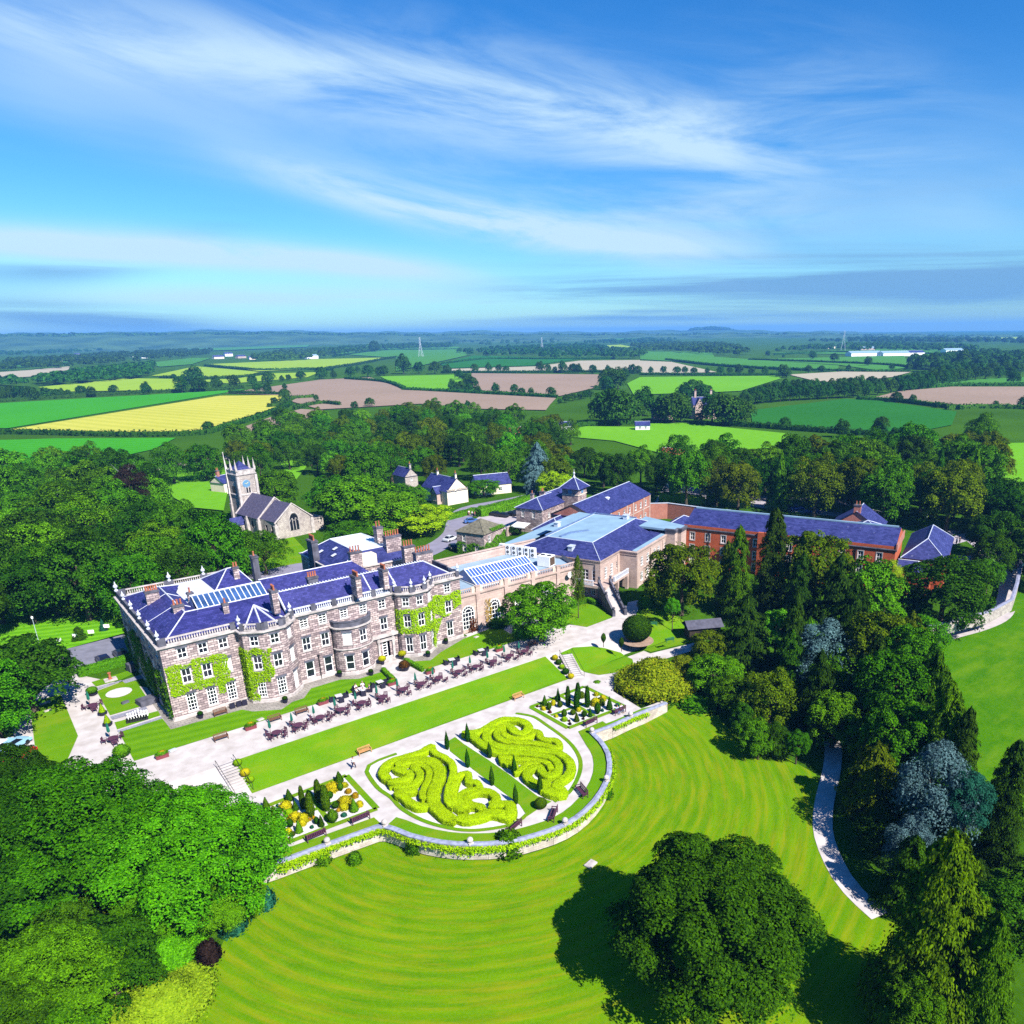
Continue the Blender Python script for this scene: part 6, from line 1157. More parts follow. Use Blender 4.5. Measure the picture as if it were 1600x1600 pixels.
q = MB(); q.lathe([(0, 0.08), (1.05, 0.08), (1.15, 0)], 20); q.v = [(TX1+c+0.003, (TY0+TY1)/2-0.3+a, 12.4+b_) for a, b_, c in q.v]; cf = q.build('clock_face', M_copper, to); q = MB(); q.tube([(TX1+0.12, (TY0+TY1)/2-0.3, 12.4), (TX1+0.12, (TY0+TY1)/2+0.3, 12.9)], 0.05, 4); q.tube([(TX1+0.12, (TY0+TY1)/2-0.3, 12.4), (TX1+0.12, (TY0+TY1)/2-0.8, 12.6)], 0.05, 4); q.build('clock_hands', M_gold, cf)
q = MB(); q.box(TX1+0.003, TX1+0.05, (TY0+TY1)/2-0.9, (TY0+TY1)/2+0.9, 9.9, 11.3); q.build('belfry_opening', M_black, to); q = MB()
for k in range(3): q.box(TX1+0.052, TX1+0.14, (TY0+TY1)/2-0.9+k*0.75, (TY0+TY1)/2-0.65+k*0.75, 9.9, 11.6)
q.build('louvre', M_dress, to); q = MB(); q.box((TX0+TX1)/2-0.8, (TX0+TX1)/2+0.8, TY0-0.05, TY0-0.003, 9.9, 11.8); q.build('belfry_opening', M_black, to)
fp = fa(TX0+1.2, TY0-0.7); t = empty('flagpole', 'tall white flagpole rising beside the church tower', 'flagpole', (fp[0], fp[1], 8)); q = MB(); q.tube([(0, 0, 1.0), (0.0, 0, 13.2)], [0.13, 0.07], 7); q.lathe([(0, 0), (0.16, 0.1), (0, 0.25)], 8, (0, 0, 13.2)); q.build('pole', mat('pole_white', (0.7, 0.64, 0.6), 0.5), t); q = MB(); q.box(-0.2, 0.2, -0.1, 0.8, 1.2, 1.35); q.box(-0.2, 0.2, -0.1, 0.8, 3.4, 3.55); q.build('bracket', M_black, t)
# ------------------------------------------------------------------ cottages
c0 = T(700, 790); c1 = T(732, 784); cd = math.atan2(c1.y-c0.y, c1.x-c0.x); wd = (c1-c0).length
house('gabled_cottage', 'cream gabled cottage with slate roof above the roadside hedge', 'cottage', (c0.x, c0.y, 0), cd, wd, 14.5, 4.3, 8.3, M_render, M_slate2, 'y', False, False, [(0, wd*0.42, 3.6, 4.9, 0.6), (3, 3.5, 1.0, 2.4, 1.2), (3, 9.5, 1.0, 2.4, 1.2)], [(wd/2, 0.6, 7.6, 9.9, 0.6, 0.6, 1), (wd/2, 11.0, 7.6, 9.6, 0.7, 0.6, 1)])
co_ = frame((c0.x, c0.y, 0), cd)(-1.6, 3.6, 0); house('cottage_gablet', 'small stone gabled porch on the side of the cream cottage', 'porch', co_, cd, 4.5, 3.4, 3.4, 5.6, M_ashlar, M_slate2, 'x', False, False, [(3, 1.0, 1.2, 2.4, 0.6), (3, 2.4, 1.2, 2.4, 0.6)])
p = T(748, 775); house('bungalow', 'white bungalow with grey slate roof half hidden by trees past the cream cottage', 'house', (p.x, p.y, 0), cd-0.3, 12, 8, 3.2, 6.4, M_render, M_slate2, 'x', False, False, [(0, 3, 1, 2.2, 1.4), (0, 8, 1, 2.2, 1.4)])
p = T(635, 768); house('village_house', 'small grey house gable peeping over trees left of the cream cottage', 'house', (p.x, p.y, 0), cd, 5, 8, 5.0, 7.8, M_rubble, M_slate2, 'y', False, False, [(0, 2.5, 3.4, 4.4, 0.8)], [(2.5, 0.5, 7.2, 9.4, 0.7, 0.7, 1)])
p = T(352, 772); house('village_house', 'blue roofed house with brick chimney among trees left of the church tower', 'house', (p.x, p.y, 0), 0.4, 9, 7, 3.6, 6.0, M_render, M_slate2, 'x', False, False, (), [(1, 3.5, 5, 8.0, 1.0, 0.8, 2, M_pinkbrick)])
for (px, py, w_, d_, ze, zr, rz, rm_, wm_, lab, cat) in [(866, 668, 11, 6, 3.0, 5.0, -0.6, M_slate2, M_white, 'white barn with blue roof at the field edge above the wood', 'barn'), (993, 667, 8, 6, 2.6, 4.8, -0.7, M_slate2, M_white, 'white cottage with blue roof at the meadow corner left of the gabled manor', 'cottage'), (1019, 650, 14, 7, 3.5, 6.5, -0.7, M_slate2, M_ashlar, 'long slate roofed barn left of the gabled manor', 'barn'),
    (1036, 720, 9, 7, 3.5, 6.5, -0.7, M_redtile, M_pinkbrick, 'red tiled cottage roof among the trees below the meadow', 'cottage'), (800, 687, 9, 7, 4.5, 7.5, -0.3, M_redtile, M_pinkbrick, 'faded red roof almost lost in the middle wood', 'cottage'), (1462, 790, 8, 5, 2.6, 3.6, -0.8, M_slate2, M_brick, 'little brick hut with blue roof at the edge of the far right wood', 'hut')]:
    p = T(px, py+6); house(cat, lab, cat, (p.x, p.y, 0), rz, w_, d_, ze, zr, wm_, rm_, 'x', False, False, [(0, w_*0.3, 1, 2.2, 1.2), (0, w_*0.7, 1, 2.2, 1.2)])
p = T(1083, 655); mn = house('gabled_manor', 'gabled stone manor house with tall chimneys among dark trees beyond the meadow', 'manor', (p.x, p.y, 0), -0.62, 15, 11, 8.5, 13, M_ashlar, M_slate2, 'x', False, False, [(0, s, z, z+2, 1.4) for s in (2.5, 7.5, 12.5) for z in (1.2, 5)], [(2, 5.5, 11, 17, 1.2, 1.2, 2), (12, 5.5, 11, 17, 1.2, 1.2, 2)])
q = MB()
for s in (3.5, 11.5): q.prism([(s-2.6, -1.6), (s+2.6, -1.6), (s+2.6, 0), (s-2.6, 0)], -0.3, 8.0); q.face([(s-2.6, -1.6, 8.0), (s+2.6, -1.6, 8.0), (s, -1.6, 12.6)]); q.face([(s-2.7, -1.7, 7.9), (s, -1.7, 12.8), (s, 5.5, 12.8), (s-2.7, 5.5, 7.9)], 1); q.face([(s, -1.7, 12.8), (s+2.7, -1.7, 7.9), (s+2.7, 5.5, 7.9), (s, 5.5, 12.8)], 1)
part('front_gable', q, [M_ashlar, M_slate2], mn)
p = T(1097, 995); sh = empty('summerhouse', 'dark timber summerhouse with low slate roof under the garden trees', 'summerhouse', (p.x, p.y, zg(p.x, p.y)), -0.5); q = MB(); q.prism([(-3, -1.5), (3, -1.5), (3, 1.5), (-3, 1.5)], 0, 2.4); part('wall', q, mat('dark_timber', (0.03, 0.022, 0.016), 0.9), sh); rb, rl, _, _ = hip_roof(-3, 3, -1.5, 1.5, 2.42, 3.5, 'x', False, False, 0.5); part('roof', rb, mat('pale_shingle', (0.07, 0.07, 0.10), 0.9), sh); q = MB(); q.box(-1, 1, -1.56, -1.503, 0.1, 2.1); part('door', q, M_black, sh)
# far farm buildings and village houses, each its own thing
k = 0
for (px, py, w_, d_, ze, zr, rz, rm_, wm_, lab) in [(118, 556, 16, 9, 5, 8, 0.3, M_slate2, M_white, 'white farmhouse in the dark wood at the left edge of the plain'), (80, 565, 26, 10, 4, 7, 0.2, M_slate2, M_white, 'long pale barn beside the mauve fields on the left'), (178, 562, 15, 9, 5, 8, 0.5, M_redtile, M_render, 'red roofed village house left of the tall field tree'), (200, 558, 14, 9, 5, 8, -0.2, M_slate2, M_white, 'white village house behind the red roofed one'), (150, 560, 18, 9, 5, 8, 0.1, M_slate2, M_render, 'cream village house between dark trees'), (222, 560, 16, 9, 5, 8, 0.4, M_slate2, M_white, 'pale village house at the right end of the little street'),
    (335, 561, 26, 12, 5, 9, 0.2, M_slate2, M_render, 'long farm barn beside the lime green field'), (352, 557, 22, 12, 7, 11, 0.1, M_slate2, M_white, 'white farmhouse among the barns by the lime green field'), (372, 560, 24, 12, 5, 8, 0.3, M_slate2, M_ashlar, 'low barn right of the white farmhouse'), (390, 562, 14, 10, 5, 8, 0.0, M_slate2, M_render, 'small barn at the right end of the farmstead'), (480, 561, 30, 16, 7, 10, 0.15, M_flat, M_white, 'pale blue roofed steel barn beside the round wood'), (368, 533, 40, 20, 9, 14, 0.1, M_slate2, M_white, 'big house on the far ridge left of centre'),
    (1330, 557, 70, 24, 6, 10, -0.5, M_flat, M_white, 'long white factory roof far off on the right plain'), (1380, 557, 60, 24, 6, 10, -0.5, M_flat, M_white, 'second white shed right of the long factory roof'), (1420, 556, 36, 20, 6, 10, -0.5, M_slate2, M_white, 'small white shed at the end of the far factory row'), (1345, 548, 40, 20, 6, 10, -0.5, M_flat, M_ashlar, 'pale shed behind the far factory row'), (1292, 545, 26, 16, 6, 10, -0.5, M_redtile, M_render, 'tiny red roofed house far off beyond the factory field'), (1478, 552, 44, 20, 6, 10, -0.5, M_flat, M_white, 'far white barn among trees near the right edge')]:
    p = T(px, py); house('farm_building', lab, 'farm building', (p.x, p.y, zg(p.x, p.y)), rz, w_, d_, ze, zr, wm_, rm_, 'x', False, False)
# ------------------------------------------------------------------ parterre hedges (scrolls), columns, beds
HT = GARD+0.78
def scroll(base, s, pts, wid, label, h=0.8, group='box scroll hedges of the parterre'):
    path = [P(base[0]+a/s, base[1]+b/s, HT) for a, b in pts]
    for p in path: p.z = GARD
    return hedge(path, wid*0.86, h, 0.10, 'hedge', 'scroll_hedge', label, 'hedge', group, 1.5, jit=0.03)
BL, BR_, SC = (580, 1140), (710, 1100), 6.667
for pts, wid, lab in [
    ([(625, 160), (590, 185), (520, 225), (400, 265), (280, 295), (190, 335), (135, 395), (125, 450), (165, 500)], 1.5, 'scroll hedge edging the back and outer curl of the left parterre'),
    ([(620, 185), (680, 240), (770, 285), (835, 340), (855, 420), (840, 500), (810, 590), (795, 690), (810, 750), (850, 785)], 1.15, 'scroll hedge strand next to the centre lawn in the left parterre'),
    ([(285, 345), (400, 315), (520, 305), (630, 325), (700, 390), (710, 480), (670, 570), (645, 670), (660, 770), (730, 850), (800, 900), (850, 920)], 1.9, 'broad S shaped hedge through the middle of the left parterre'),
    ([(262, 395), (330, 425), (390, 440), (400, 480), (330, 512), (250, 520), (200, 535), (215, 562)], 1.35, 'spiral hedge curl at the left end of the left parterre'),
    ([(440, 385), (500, 430), (500, 500), (440, 555), (350, 580), (270, 580)], 1.2, 'outer ring of the spiral at the left end of the left parterre'),
    ([(440, 362), (540, 365), (600, 420), (595, 500), (560, 580), (530, 660), (545, 710)], 1.0, 'narrow hedge strand inside the S of the left parterre'),
    ([(450, 622), (350, 630), (275, 655), (345, 690), (400, 745), (490, 785), (585, 780)], 1.35, 'wavy hedge at the lower left of the left parterre'),
    ([(965, 445), (905, 475), (870, 560), (850, 640), (870, 720), (925, 775), (1005, 800)], 1.2, 'curved hedge left of the heart shape in the left parterre'),
    ([(965, 440), (1015, 455), (1010, 530), (1085, 535), (1130, 580), (1090, 612), (1000, 625), (935, 660), (915, 715), (945, 770)], 1.05, 'heart shaped hedge in the left parterre'),
    ([(1160, 820), (1120, 785), (1030, 765), (985, 700), (1030, 652), (1140, 630), (1250, 645), (1300, 700), (1290, 760), (1255, 795)], 1.3, 'spiral hedge at the lower right of the left parterre'),
    ([(930, 905), (1020, 915), (1130, 890), (1250, 855), (1350, 865), (1420, 895), (1455, 840), (1430, 770), (1340, 765), (1280, 740)], 1.75, 'thick hedge along the lower edge of the left parterre'),
    ([(900, 800), (930, 815), (960, 822)], 1.2, 'small rounded hedge stub in the middle of the left parterre')]:
    scroll(BL, SC, pts, wid, lab)
for pts, wid, lab in [
    ([(105, 290), (200, 285), (310, 255), (410, 190), (520, 150), (650, 155), (750, 195), (770, 250), (720, 290), (640, 280), (590, 240), (560, 212)], 1.5, 'scroll hedge edging the back of the right parterre and curling in'),
    ([(170, 305), (240, 370), (320, 430), (420, 482), (600, 492), (800, 510), (950, 532), (1050, 575), (1085, 650), (1050, 715), (980, 740), (920, 705), (890, 645)], 1.3, 'long hedge strand from the back corner to the lower spiral of the right parterre'),
    ([(420, 235), (345, 280), (335, 345), (400, 410), (520, 440), (720, 452), (900, 472), (1060, 495), (1170, 555), (1215, 640), (1185, 730), (1100, 790), (1060, 845), (1115, 880), (1125, 925), (1020, 915), (940, 890)], 1.45, 'outer hedge strand sweeping round the right parterre'),
    ([(480, 225), (440, 300), (480, 358), (600, 382), (780, 392), (950, 420), (1060, 452), (1095, 415), (1050, 370), (960, 362), (900, 340), (880, 290), (830, 268)], 1.2, 'third hedge strand with the knotted end in the right parterre'),
    ([(505, 215), (510, 295), (580, 338), (700, 352), (800, 312), (845, 278)], 1.1, 'short curved strand under the curl of the right parterre'),
    ([(520, 545), (620, 562), (760, 570), (900, 582), (985, 620), (1005, 672)], 1.0, 'thin strand above the lower spiral of the right parterre'),
    ([(490, 530), (510, 590), (590, 605), (630, 640), (650, 695), (700, 670), (765, 612), (870, 600)], 1.1, 'leaf shaped hedge at the lawn side of the right parterre'),
    ([(885, 645), (800, 655), (750, 715), (795, 785), (880, 815), (960, 805), (955, 860), (1010, 900)], 1.4, 'lower spiral hedge of the right parterre')]:
    scroll(BR_, SC, pts, wid, lab)
hedge([P(665, 1240, GARD), P(690, 1215, GARD), P(697, 1200, GARD)], 0.8, 0.22, 0.16, 'mid', 'bedding_plants', 'low green bedding plants between the strands of the left parterre', 'bedding', None, 0.5)
def topi(px, py, h, wid, key, leaf, label, name, cat, group=None, z=GARD):
    p = P(px, py, z); i = TREE_N[0]; TREE_N[0] += 1; L = PRO[key]; o = link(name, L[i % len(L)][0]); o.location = (p.x, p.y, p.z-0.02); o.scale = (wid, wid, h); o.rotation_euler = (0, 0, i*1.7); colour(o, LF[leaf]); return tag(o, label, cat, group)
for i, (px, py) in enumerate([(699, 1171), (731, 1199), (769, 1227), (806, 1256)]): topi(px, py, 2.7, 0.75, 'spire', 'deep', '%s column yew from the house on the left side of the parterre centre lawn' % ordn[i], 'yew_column', 'topiary', 'column yews along the centre lawn')
for i, (px, py) in enumerate([(731, 1159), (765, 1184), (804, 1211), (844, 1240)]): topi(px, py, 2.8 if i != 1 else 2.3, 0.8, 'spire', 'deep', '%s column yew from the house on the right side of the parterre centre lawn' % ordn[i], 'yew_column', 'topiary', 'column yews along the centre lawn')
topi(845, 1262, 1.3, 1.5, 'ball', 'conif', 'clipped yew ball at the foot of the parterre centre lawn', 'yew_ball', 'topiary')
WORDS = {'yellow': 'golden', 'orange': 'orange', 'deep': 'dark green', 'conif': 'green', 'lime': 'lime green', 'olive': 'olive', 'teal': 'blue green', 'red': 'copper red', 'maroon': 'dark', 'hedgeg': 'mid green', 'mid': 'green', 'silver': 'silvery'}
def bed(base, s, side, L):
    cnt = {}
    cxs = [a for a, *_ in L]; xm = sum(cxs)/len(cxs); ym = sum(a[1] for a in L)/len(L)
    for (a, b, hpx, wpx, key, leaf) in L:
        px, py = base[0]+a/s, base[1]+b/s; p = P(px, py, GARD); k = depth(p)/FPX; wm_ = wpx/s*k; hm = hpx/s*k/0.86
        nm = {'column': 'dwarf_conifer', 'cone': 'dwarf_conifer', 'egg': 'dwarf_conifer', 'low': 'shrub', 'spire': 'dwarf_conifer'}[key]
        what = {'column': 'tall column conifer', 'cone': 'cone shaped dwarf conifer', 'egg': 'egg shaped dwarf conifer', 'low': 'low rounded shrub', 'spire': 'pointed dwarf conifer'}[key]
        quad = ('back' if b < ym else 'front')+(' left' if a < xm else ' right'); kk = (WORDS[leaf], what, quad); cnt.setdefault(kk, []).append((a, b, px, py, hm, wm_, key, leaf, nm))
    for (cw, what, quad), M_ in cnt.items():
        M_.sort()
        for j, (a, b, px, py, hm, wm_, key, leaf, nm) in enumerate(M_):
            lab = ('%s %s at the %s of the %s gravel bed' % (cw, what, quad, side)) if len(M_) == 1 else ('%s %s, %s from left, %s of the %s gravel bed' % (cw, what, ordn[j], quad, side))
            topi(px, py, max(hm, 0.3), max(wm_, 0.3), key, leaf, lab, nm, 'shrub' if nm == 'shrub' else 'conifer', 'dwarf conifers and shrubs of the %s gravel bed' % side)
bed((400, 1195), 5.46, 'left', [(405, 375, 195, 55, 'column', 'conif'), (470, 438, 200, 80, 'column', 'conif'), (540, 318, 190, 70, 'column', 'conif'), (602, 388, 215, 85, 'column', 'conif'), (90, 378, 100, 68, 'cone', 'conif'), (285, 305, 95, 75, 'cone', 'conif'), (712, 148, 90, 78, 'cone', 'conif'), (660, 490, 110, 85, 'egg', 'conif'), (370, 577, 100, 68, 'cone', 'hedgeg'), (840, 395, 105, 80, 'cone', 'hedgeg'), (560, 524, 95, 55, 'cone', 'deep'), (340, 388, 85, 60, 'cone', 'deep'), (205, 417, 55, 42, 'egg', 'deep'), (295, 530, 70, 52, 'egg', 'deep'), (520, 505, 65, 42, 'egg', 'deep'), (723, 220, 70, 48, 'egg', 'conif'), (680, 368, 52, 58, 'egg', 'deep'), (635, 285, 60, 50, 'egg', 'deep'),
    (255, 375, 55, 100, 'low', 'yellow'), (285, 430, 45, 85, 'low', 'lime'), (145, 420, 30, 58, 'low', 'lime'), (650, 220, 58, 110, 'low', 'yellow'), (755, 185, 30, 60, 'low', 'yellow'), (790, 238, 32, 52, 'low', 'orange'), (848, 280, 40, 52, 'low', 'orange'), (760, 335, 58, 115, 'low', 'yellow'), (755, 372, 36, 90, 'low', 'yellow'), (885, 352, 40, 60, 'low', 'yellow'), (335, 465, 48, 110, 'low', 'yellow'), (405, 485, 60, 90, 'low', 'yellow'), (400, 515, 40, 60, 'low', 'yellow'), (170, 468, 40, 52, 'low', 'olive'), (212, 530, 46, 62, 'low', 'olive'), (275, 580, 36, 62, 'low', 'yellow'), (315, 602, 34, 38, 'low', 'olive'), (145, 375, 22, 28, 'low', 'red'), (185, 354, 18, 26, 'low', 'teal'), (752, 438, 28, 46, 'low', 'teal'), (478, 540, 24, 30, 'low', 'teal'), (290, 636, 18, 28, 'low', 'red'), (705, 395, 22, 36, 'low', 'orange'), (495, 460, 24, 30, 'low', 'orange'), (460, 475, 22, 30, 'low', 'orange')])
bed((820, 1050), 4.75, 'right', [(322, 252, 140, 44, 'column', 'deep'), (385, 282, 135, 48, 'column', 'deep'), (395, 205, 120, 46, 'column', 'deep'), (465, 262, 150, 44, 'column', 'deep'), (148, 248, 70, 46, 'cone', 'conif'), (248, 218, 90, 40, 'cone', 'deep'), (180, 282, 58, 36, 'egg', 'conif'), (262, 262, 46, 38, 'egg', 'conif'), (628, 277, 88, 52, 'cone', 'deep'), (540, 312, 84, 46, 'egg', 'deep'), (293, 337, 60, 38, 'egg', 'conif'), (485, 332, 66, 36, 'cone', 'deep'), (385, 367, 64, 46, 'cone', 'conif'), (440, 332, 44, 40, 'egg', 'deep'), (358, 318, 40, 40, 'egg', 'conif'), (240, 215, 40, 36, 'egg', 'deep'),
    (140, 280, 22, 38, 'low', 'yellow'), (525, 245, 46, 66, 'low', 'yellow'), (580, 212, 36, 48, 'low', 'yellow'), (530, 175, 24, 36, 'low', 'yellow'), (295, 362, 26, 44, 'low', 'lime'), (234, 334, 18, 28, 'low', 'yellow'), (186, 304, 18, 26, 'low', 'red'), (335, 390, 16, 24, 'low', 'maroon'), (434, 352, 14, 20, 'low', 'maroon'), (330, 368, 14, 18, 'low', 'red'), (686, 254, 20, 30, 'low', 'teal'), (576, 292, 20, 22, 'low', 'teal'), (122, 260, 16, 24, 'low', 'olive'), (94, 260, 14, 18, 'low', 'red'), (212, 245, 34, 36, 'low', 'yellow'), (400, 290, 26, 36, 'low', 'yellow'), (575, 245, 40, 40, 'low', 'olive'), (420, 190, 40, 50, 'low', 'olive')])
# ivy and shrubs over the retaining wall
def wall_ivy(i0, i1, drop_, label, leaf, seed):
    qs = []
    rng = random.Random(seed)
    for k in range(i0, i1):
        a, c = WALLP[k], WALLP[k+1]; d, L = unit2(a, c); n = Vector((d.y, -d.x)); h = drop_*(0.6+0.4*math.sin(k*0.9+seed)); o = (a[0]+n.x*0.35, a[1]+n.y*0.35, -1.35-h)
        qs.append((o, (d.x*L, d.y*L, 0), (0, 0, h), (lambda hh: lambda s, t: t > 0.22*abs(math.sin(s*5+hh*9)))(h)))
        qs.append(((a[0]+n.x*0.3, a[1]+n.y*0.3, -1.36), (d.x*L, d.y*L, 0), (n.x*0.55, n.y*0.55, -0.2), None))
    ivy('wall_climber', qs, 0.22, leaf, label, 'climbing plant', 'climbers on the retaining wall', 2.4, 0.55, seed)
nW = len(WALLP)
iE = nW-5
for f0, f1, dr_, leaf, lab in [(0, 0.3, 1.2, 'lime', 'lime green creeper on the left shoulder of the curved retaining wall'), (0.3, 0.55, 0.95, 'lime', 'green creeper on the middle of the curved retaining wall'), (0.55, 0.95, 0.6, 'lime', 'thin creeper along the coping on the right side of the curved wall')]:
    wall_ivy(4+int((iE-4)*f0), 4+int((iE-4)*f1), dr_, lab, leaf, int(f1*20))
wall_ivy(1, 4, 1.7, 'lime green creeper along the straight left end of the retaining wall', 'lime', 2); wall_ivy(nW-4, nW-2, 1.5, 'large creeper hanging on the straight right end of the retaining wall', 'lime', 11)
for px, py, s_, lab in [(648, 1330, 1.2, 'small bush at the foot of the retaining wall left of the middle'), (795, 1332, 1.9, 'dark bush against the retaining wall right of its middle'), (555, 1348, 0.9, 'small shrub under the left end of the retaining wall'), (945, 1245, 1.2, 'dark shrub on the right curve of the retaining wall'), (505, 1347, 1.2, 'dark shrub at the left end of the retaining wall')]:
    p = T(px, py); t = link('wall_shrub', PRO['low'][len(lab) % 3][0]); t.location = (p.x, p.y, p.z-0.1); t.scale = (s_*1.6, s_*1.6, s_*1.5); colour(t, LF['mid']); tag(t, lab, 'shrub', 'shrubs at the retaining wall')
# clipped hedges
def hz(pts, w_, h, label, leaf='hedgeg', lf=0.22, tt=TT): return hedge([tt(*p) for p in pts], w_, h, lf, leaf, 'clipped_hedge', label, 'hedge', 'clipped hedges', 1.5)
hz([(128, 1056), (170, 1045), (208, 1034)], 1.5, 1.5, 'thick clipped hedge behind the two dark cars west of the mansion')
hz([(599, 1049), (607, 1057), (615, 1064)], 0.7, 0.7, 'short low hedge on the left of the mansion entrance path')
hz([(634, 1034), (648, 1042), (660, 1049)], 0.7, 0.7, 'short low hedge on the right of the mansion entrance path')
hz([(752, 806), (790, 797), (830, 786), (806, 776)][:3], 4.0, 2.6, 'tall clipped roadside hedge right of the cream cottage', tt=T, lf=0.4)
hz([(700, 812), (722, 806), (742, 800)], 2.5, 1.4, 'low clipped hedge in front of the cream cottage', tt=T, lf=0.35)
hz([(1035, 781), (1065, 783), (1095, 788)], 3.0, 2.4, 'bright clipped hedge beyond the old brick garden wall', 'lime', 0.4, T); hz([(1110, 783), (1140, 788), (1165, 793)], 3.0, 2.4, 'second bright hedge beyond the roofs of the brick wing', 'lime', 0.4, T)
hz([(1225, 792), (1300, 798), (1345, 806)], 2.5, 2.0, 'dark hedge along the car park behind the brick wing', 'deep', 0.4, T); hz([(1395, 815), (1460, 822), (1530, 832)], 2.5, 2.0, 'dark hedge along the back of the far yard', 'deep', 0.4, T)
hz([(740, 970), (760, 966), (775, 962)], 1.0, 0.8, 'low hedge along the foot of the orangery wall', tt=TT); hz([(895, 950), (915, 940), (930, 945)], 1.0, 0.9, 'small hedge under the stone wing balcony', tt=TT)
# ball tree, standards, island plants
topi(995, 1000, 4.6, 5.2, 'ball', 'deep', 'large dark yew clipped into a ball beside the gravel drive', 'yew_ball', 'topiary', z=0)
q = MB(); q.lathe([(2.9, 0.0), (2.9, 0.06), (0, 0.06)], 24); o = q.build('mulch_ring', mat('mulch', (0.28, 0.19, 0.14), 0.95)); p = P(996, 1001, 0.05); o.location = p; tag(o, 'round mulch bed under the clipped yew ball', 'flower bed')
def standard(px, py, h, r, label, leaf='deep', z=0.0, key='ball'):
    p = P(px, py, z); t = empty('standard_tree', label, 'topiary', p, 0, 'small standard trees'); b = MB(); b.tube([(0, 0, 0), (0, 0, h*0.6)], 0.06, 6); b.build('trunk', M_bark, t); c = link('crown', PRO[key][0][0], t); c.location = (0, 0, h*0.35); c.scale = (2*r, 2*r, h*0.65); colour(c, LF[leaf])
standard(943, 1011, 2.6, 0.42, 'small clipped standard tree at the left of the drive by the island lawn', key='egg'); standard(971, 1018, 2.6, 0.4, 'small clipped standard tree at the right of the drive by the island lawn', key='egg')
for i, (px, py, lf, s_) in enumerate([(867, 1031, 'yellow', 0.9), (873, 1038, 'deep', 0.9), (878, 1045, 'lime', 0.8), (884, 1053, 'deep', 1.0), (892, 1060, 'yellow', 0.9), (372, 1196, 'lime', 0.9), (384, 1212, 'yellow', 1.0), (392, 1222, 'lime', 0.8)]):
    p = TT(px, py); o = link('step_shrub', PRO['ball'][0][0]); o.location = p; o.scale = (s_*1.2, s_*1.2, s_); colour(o, LF[lf]); tag(o, '%s %s shrub down the edge of the %s garden steps' % (ordn[i % 5], WORDS[lf], 'right' if i < 5 else 'left'), 'shrub', 'shrubs beside the garden steps')
# garden steps at the two ends of the bank
def steps(a, b, wid, n, label):
    A, B = TT(*a), TT(*b); t = empty('garden_steps', label, 'steps', (A.x, A.y, 0), 0); d = Vector((B.x-A.x, B.y-A.y)); L = d.length; fr = frame((0, 0, 0), math.atan2(d.y, d.x)); q = MB(); r = MB()
    for i in range(n):
        z = lerp(0, GARD, (i+0.5)/n); q.box(L*i/n, L*(i+1)/n, -wid/2, wid/2, -1.6, z+0.09, fr); r.box(L*i/n, L*i/n+0.12, -wid/2, wid/2, z+0.092, z+0.10, fr)
    q.build('treads', M_gravel, t); r.build('nosings', M_dark, t)
    for s in (-wid/2, wid/2):
        h = MB(); h.tube([fr(0, s, 0.0), fr(0, s, 1.0), fr(L, s, GARD+1.0), fr(L, s, GARD)], 0.035, 5); h.build('handrail', M_black, t)
    k = MB(); k.box(0, 0, 0, 0, 0, 0); return t
steps((884, 1026), (903, 1059), 2.2, 12, 'gravel garden steps with dark nosings at the right end of the bank'); steps((352, 1194), (382, 1240), 2.2, 12, 'gravel garden steps at the left end of the bank behind the trees')
# ------------------------------------------------------------------ terrace furniture
M_pwood = mat('stained_wood', (0.075, 0.024, 0.05), 0.6, 0.25, 4.0, 0.3)
M_bwood = mat('brown_wood', (0.13, 0.062, 0.036), 0.65, 0.25, 4.0, 0.3)
M_lwood = mat('honey_wood', (0.42, 0.22, 0.09), 0.65, 0.2, 4.0, 0.3)
M_green = mat('parasol_green', (0.014, 0.12, 0.085), 0.8, 0.2, 3.0, 0.1)
M_rattan = mat('black_rattan', (0.014, 0.013, 0.03), 0.6, 0.4, 8.0, 0.3)
M_cloth = mat('table_glass', (0.5, 0.47, 0.52), 0.3, 0.1, 2.0, 0.5)
M_greenwood = mat('green_wood', (0.02, 0.12, 0.06), 0.6, 0.2, 4.0, 0.3)
def chair_proto(name, label, m, arms=True, hgt=0.95, w_=0.56):
    t = empty(name, label, 'chair'); b = MB(); h = w_/2
    for k in range(5): b.box(-h+0.02, h-0.02, -0.24+k*0.1, -0.155+k*0.1, 0.42, 0.46)
    b.build('seat', m, t); b = MB(); b.box(-h, h, 0.24, 0.29, hgt-0.09, hgt); 
    for k in range(5): x = -h+0.06+k*(w_-0.12)/4; b.box(x-0.03, x+0.03, 0.25, 0.28, 0.5, hgt-0.093)
    b.build('backrest', m, t)
    for sx in (-1, 1):
        for y, z in ((-0.24, 0.64), (0.26, hgt-0.095)): b = MB(); b.box(sx*(h-0.02)-0.028, sx*(h-0.02)+0.028, y-0.028, y+0.028, 0, z); b.build('leg', m, t)
        if arms: b = MB(); b.box(sx*(h-0.02)-0.04, sx*(h-0.02)+0.04, -0.28, 0.22, 0.643, 0.68); b.build('armrest', m, t)
    return t
def tub_proto(name, label, m):
    t = empty(name, label, 'chair'); b = MB(); b.box(-0.32, 0.32, -0.3, 0.3, 0.05, 0.44); b.build('seat', m, t); b = MB(); b.box(-0.36, 0.36, 0.303, 0.38, 0.05, 0.95); b.build('backrest', m, t)
    for sx in (-1, 1): b = MB(); b.box(sx*0.34-0.018, sx*0.34+0.04*0+0.018, -0.3, 0.3, 0.441, 0.66); b.build('armrest', m, t)
    return t
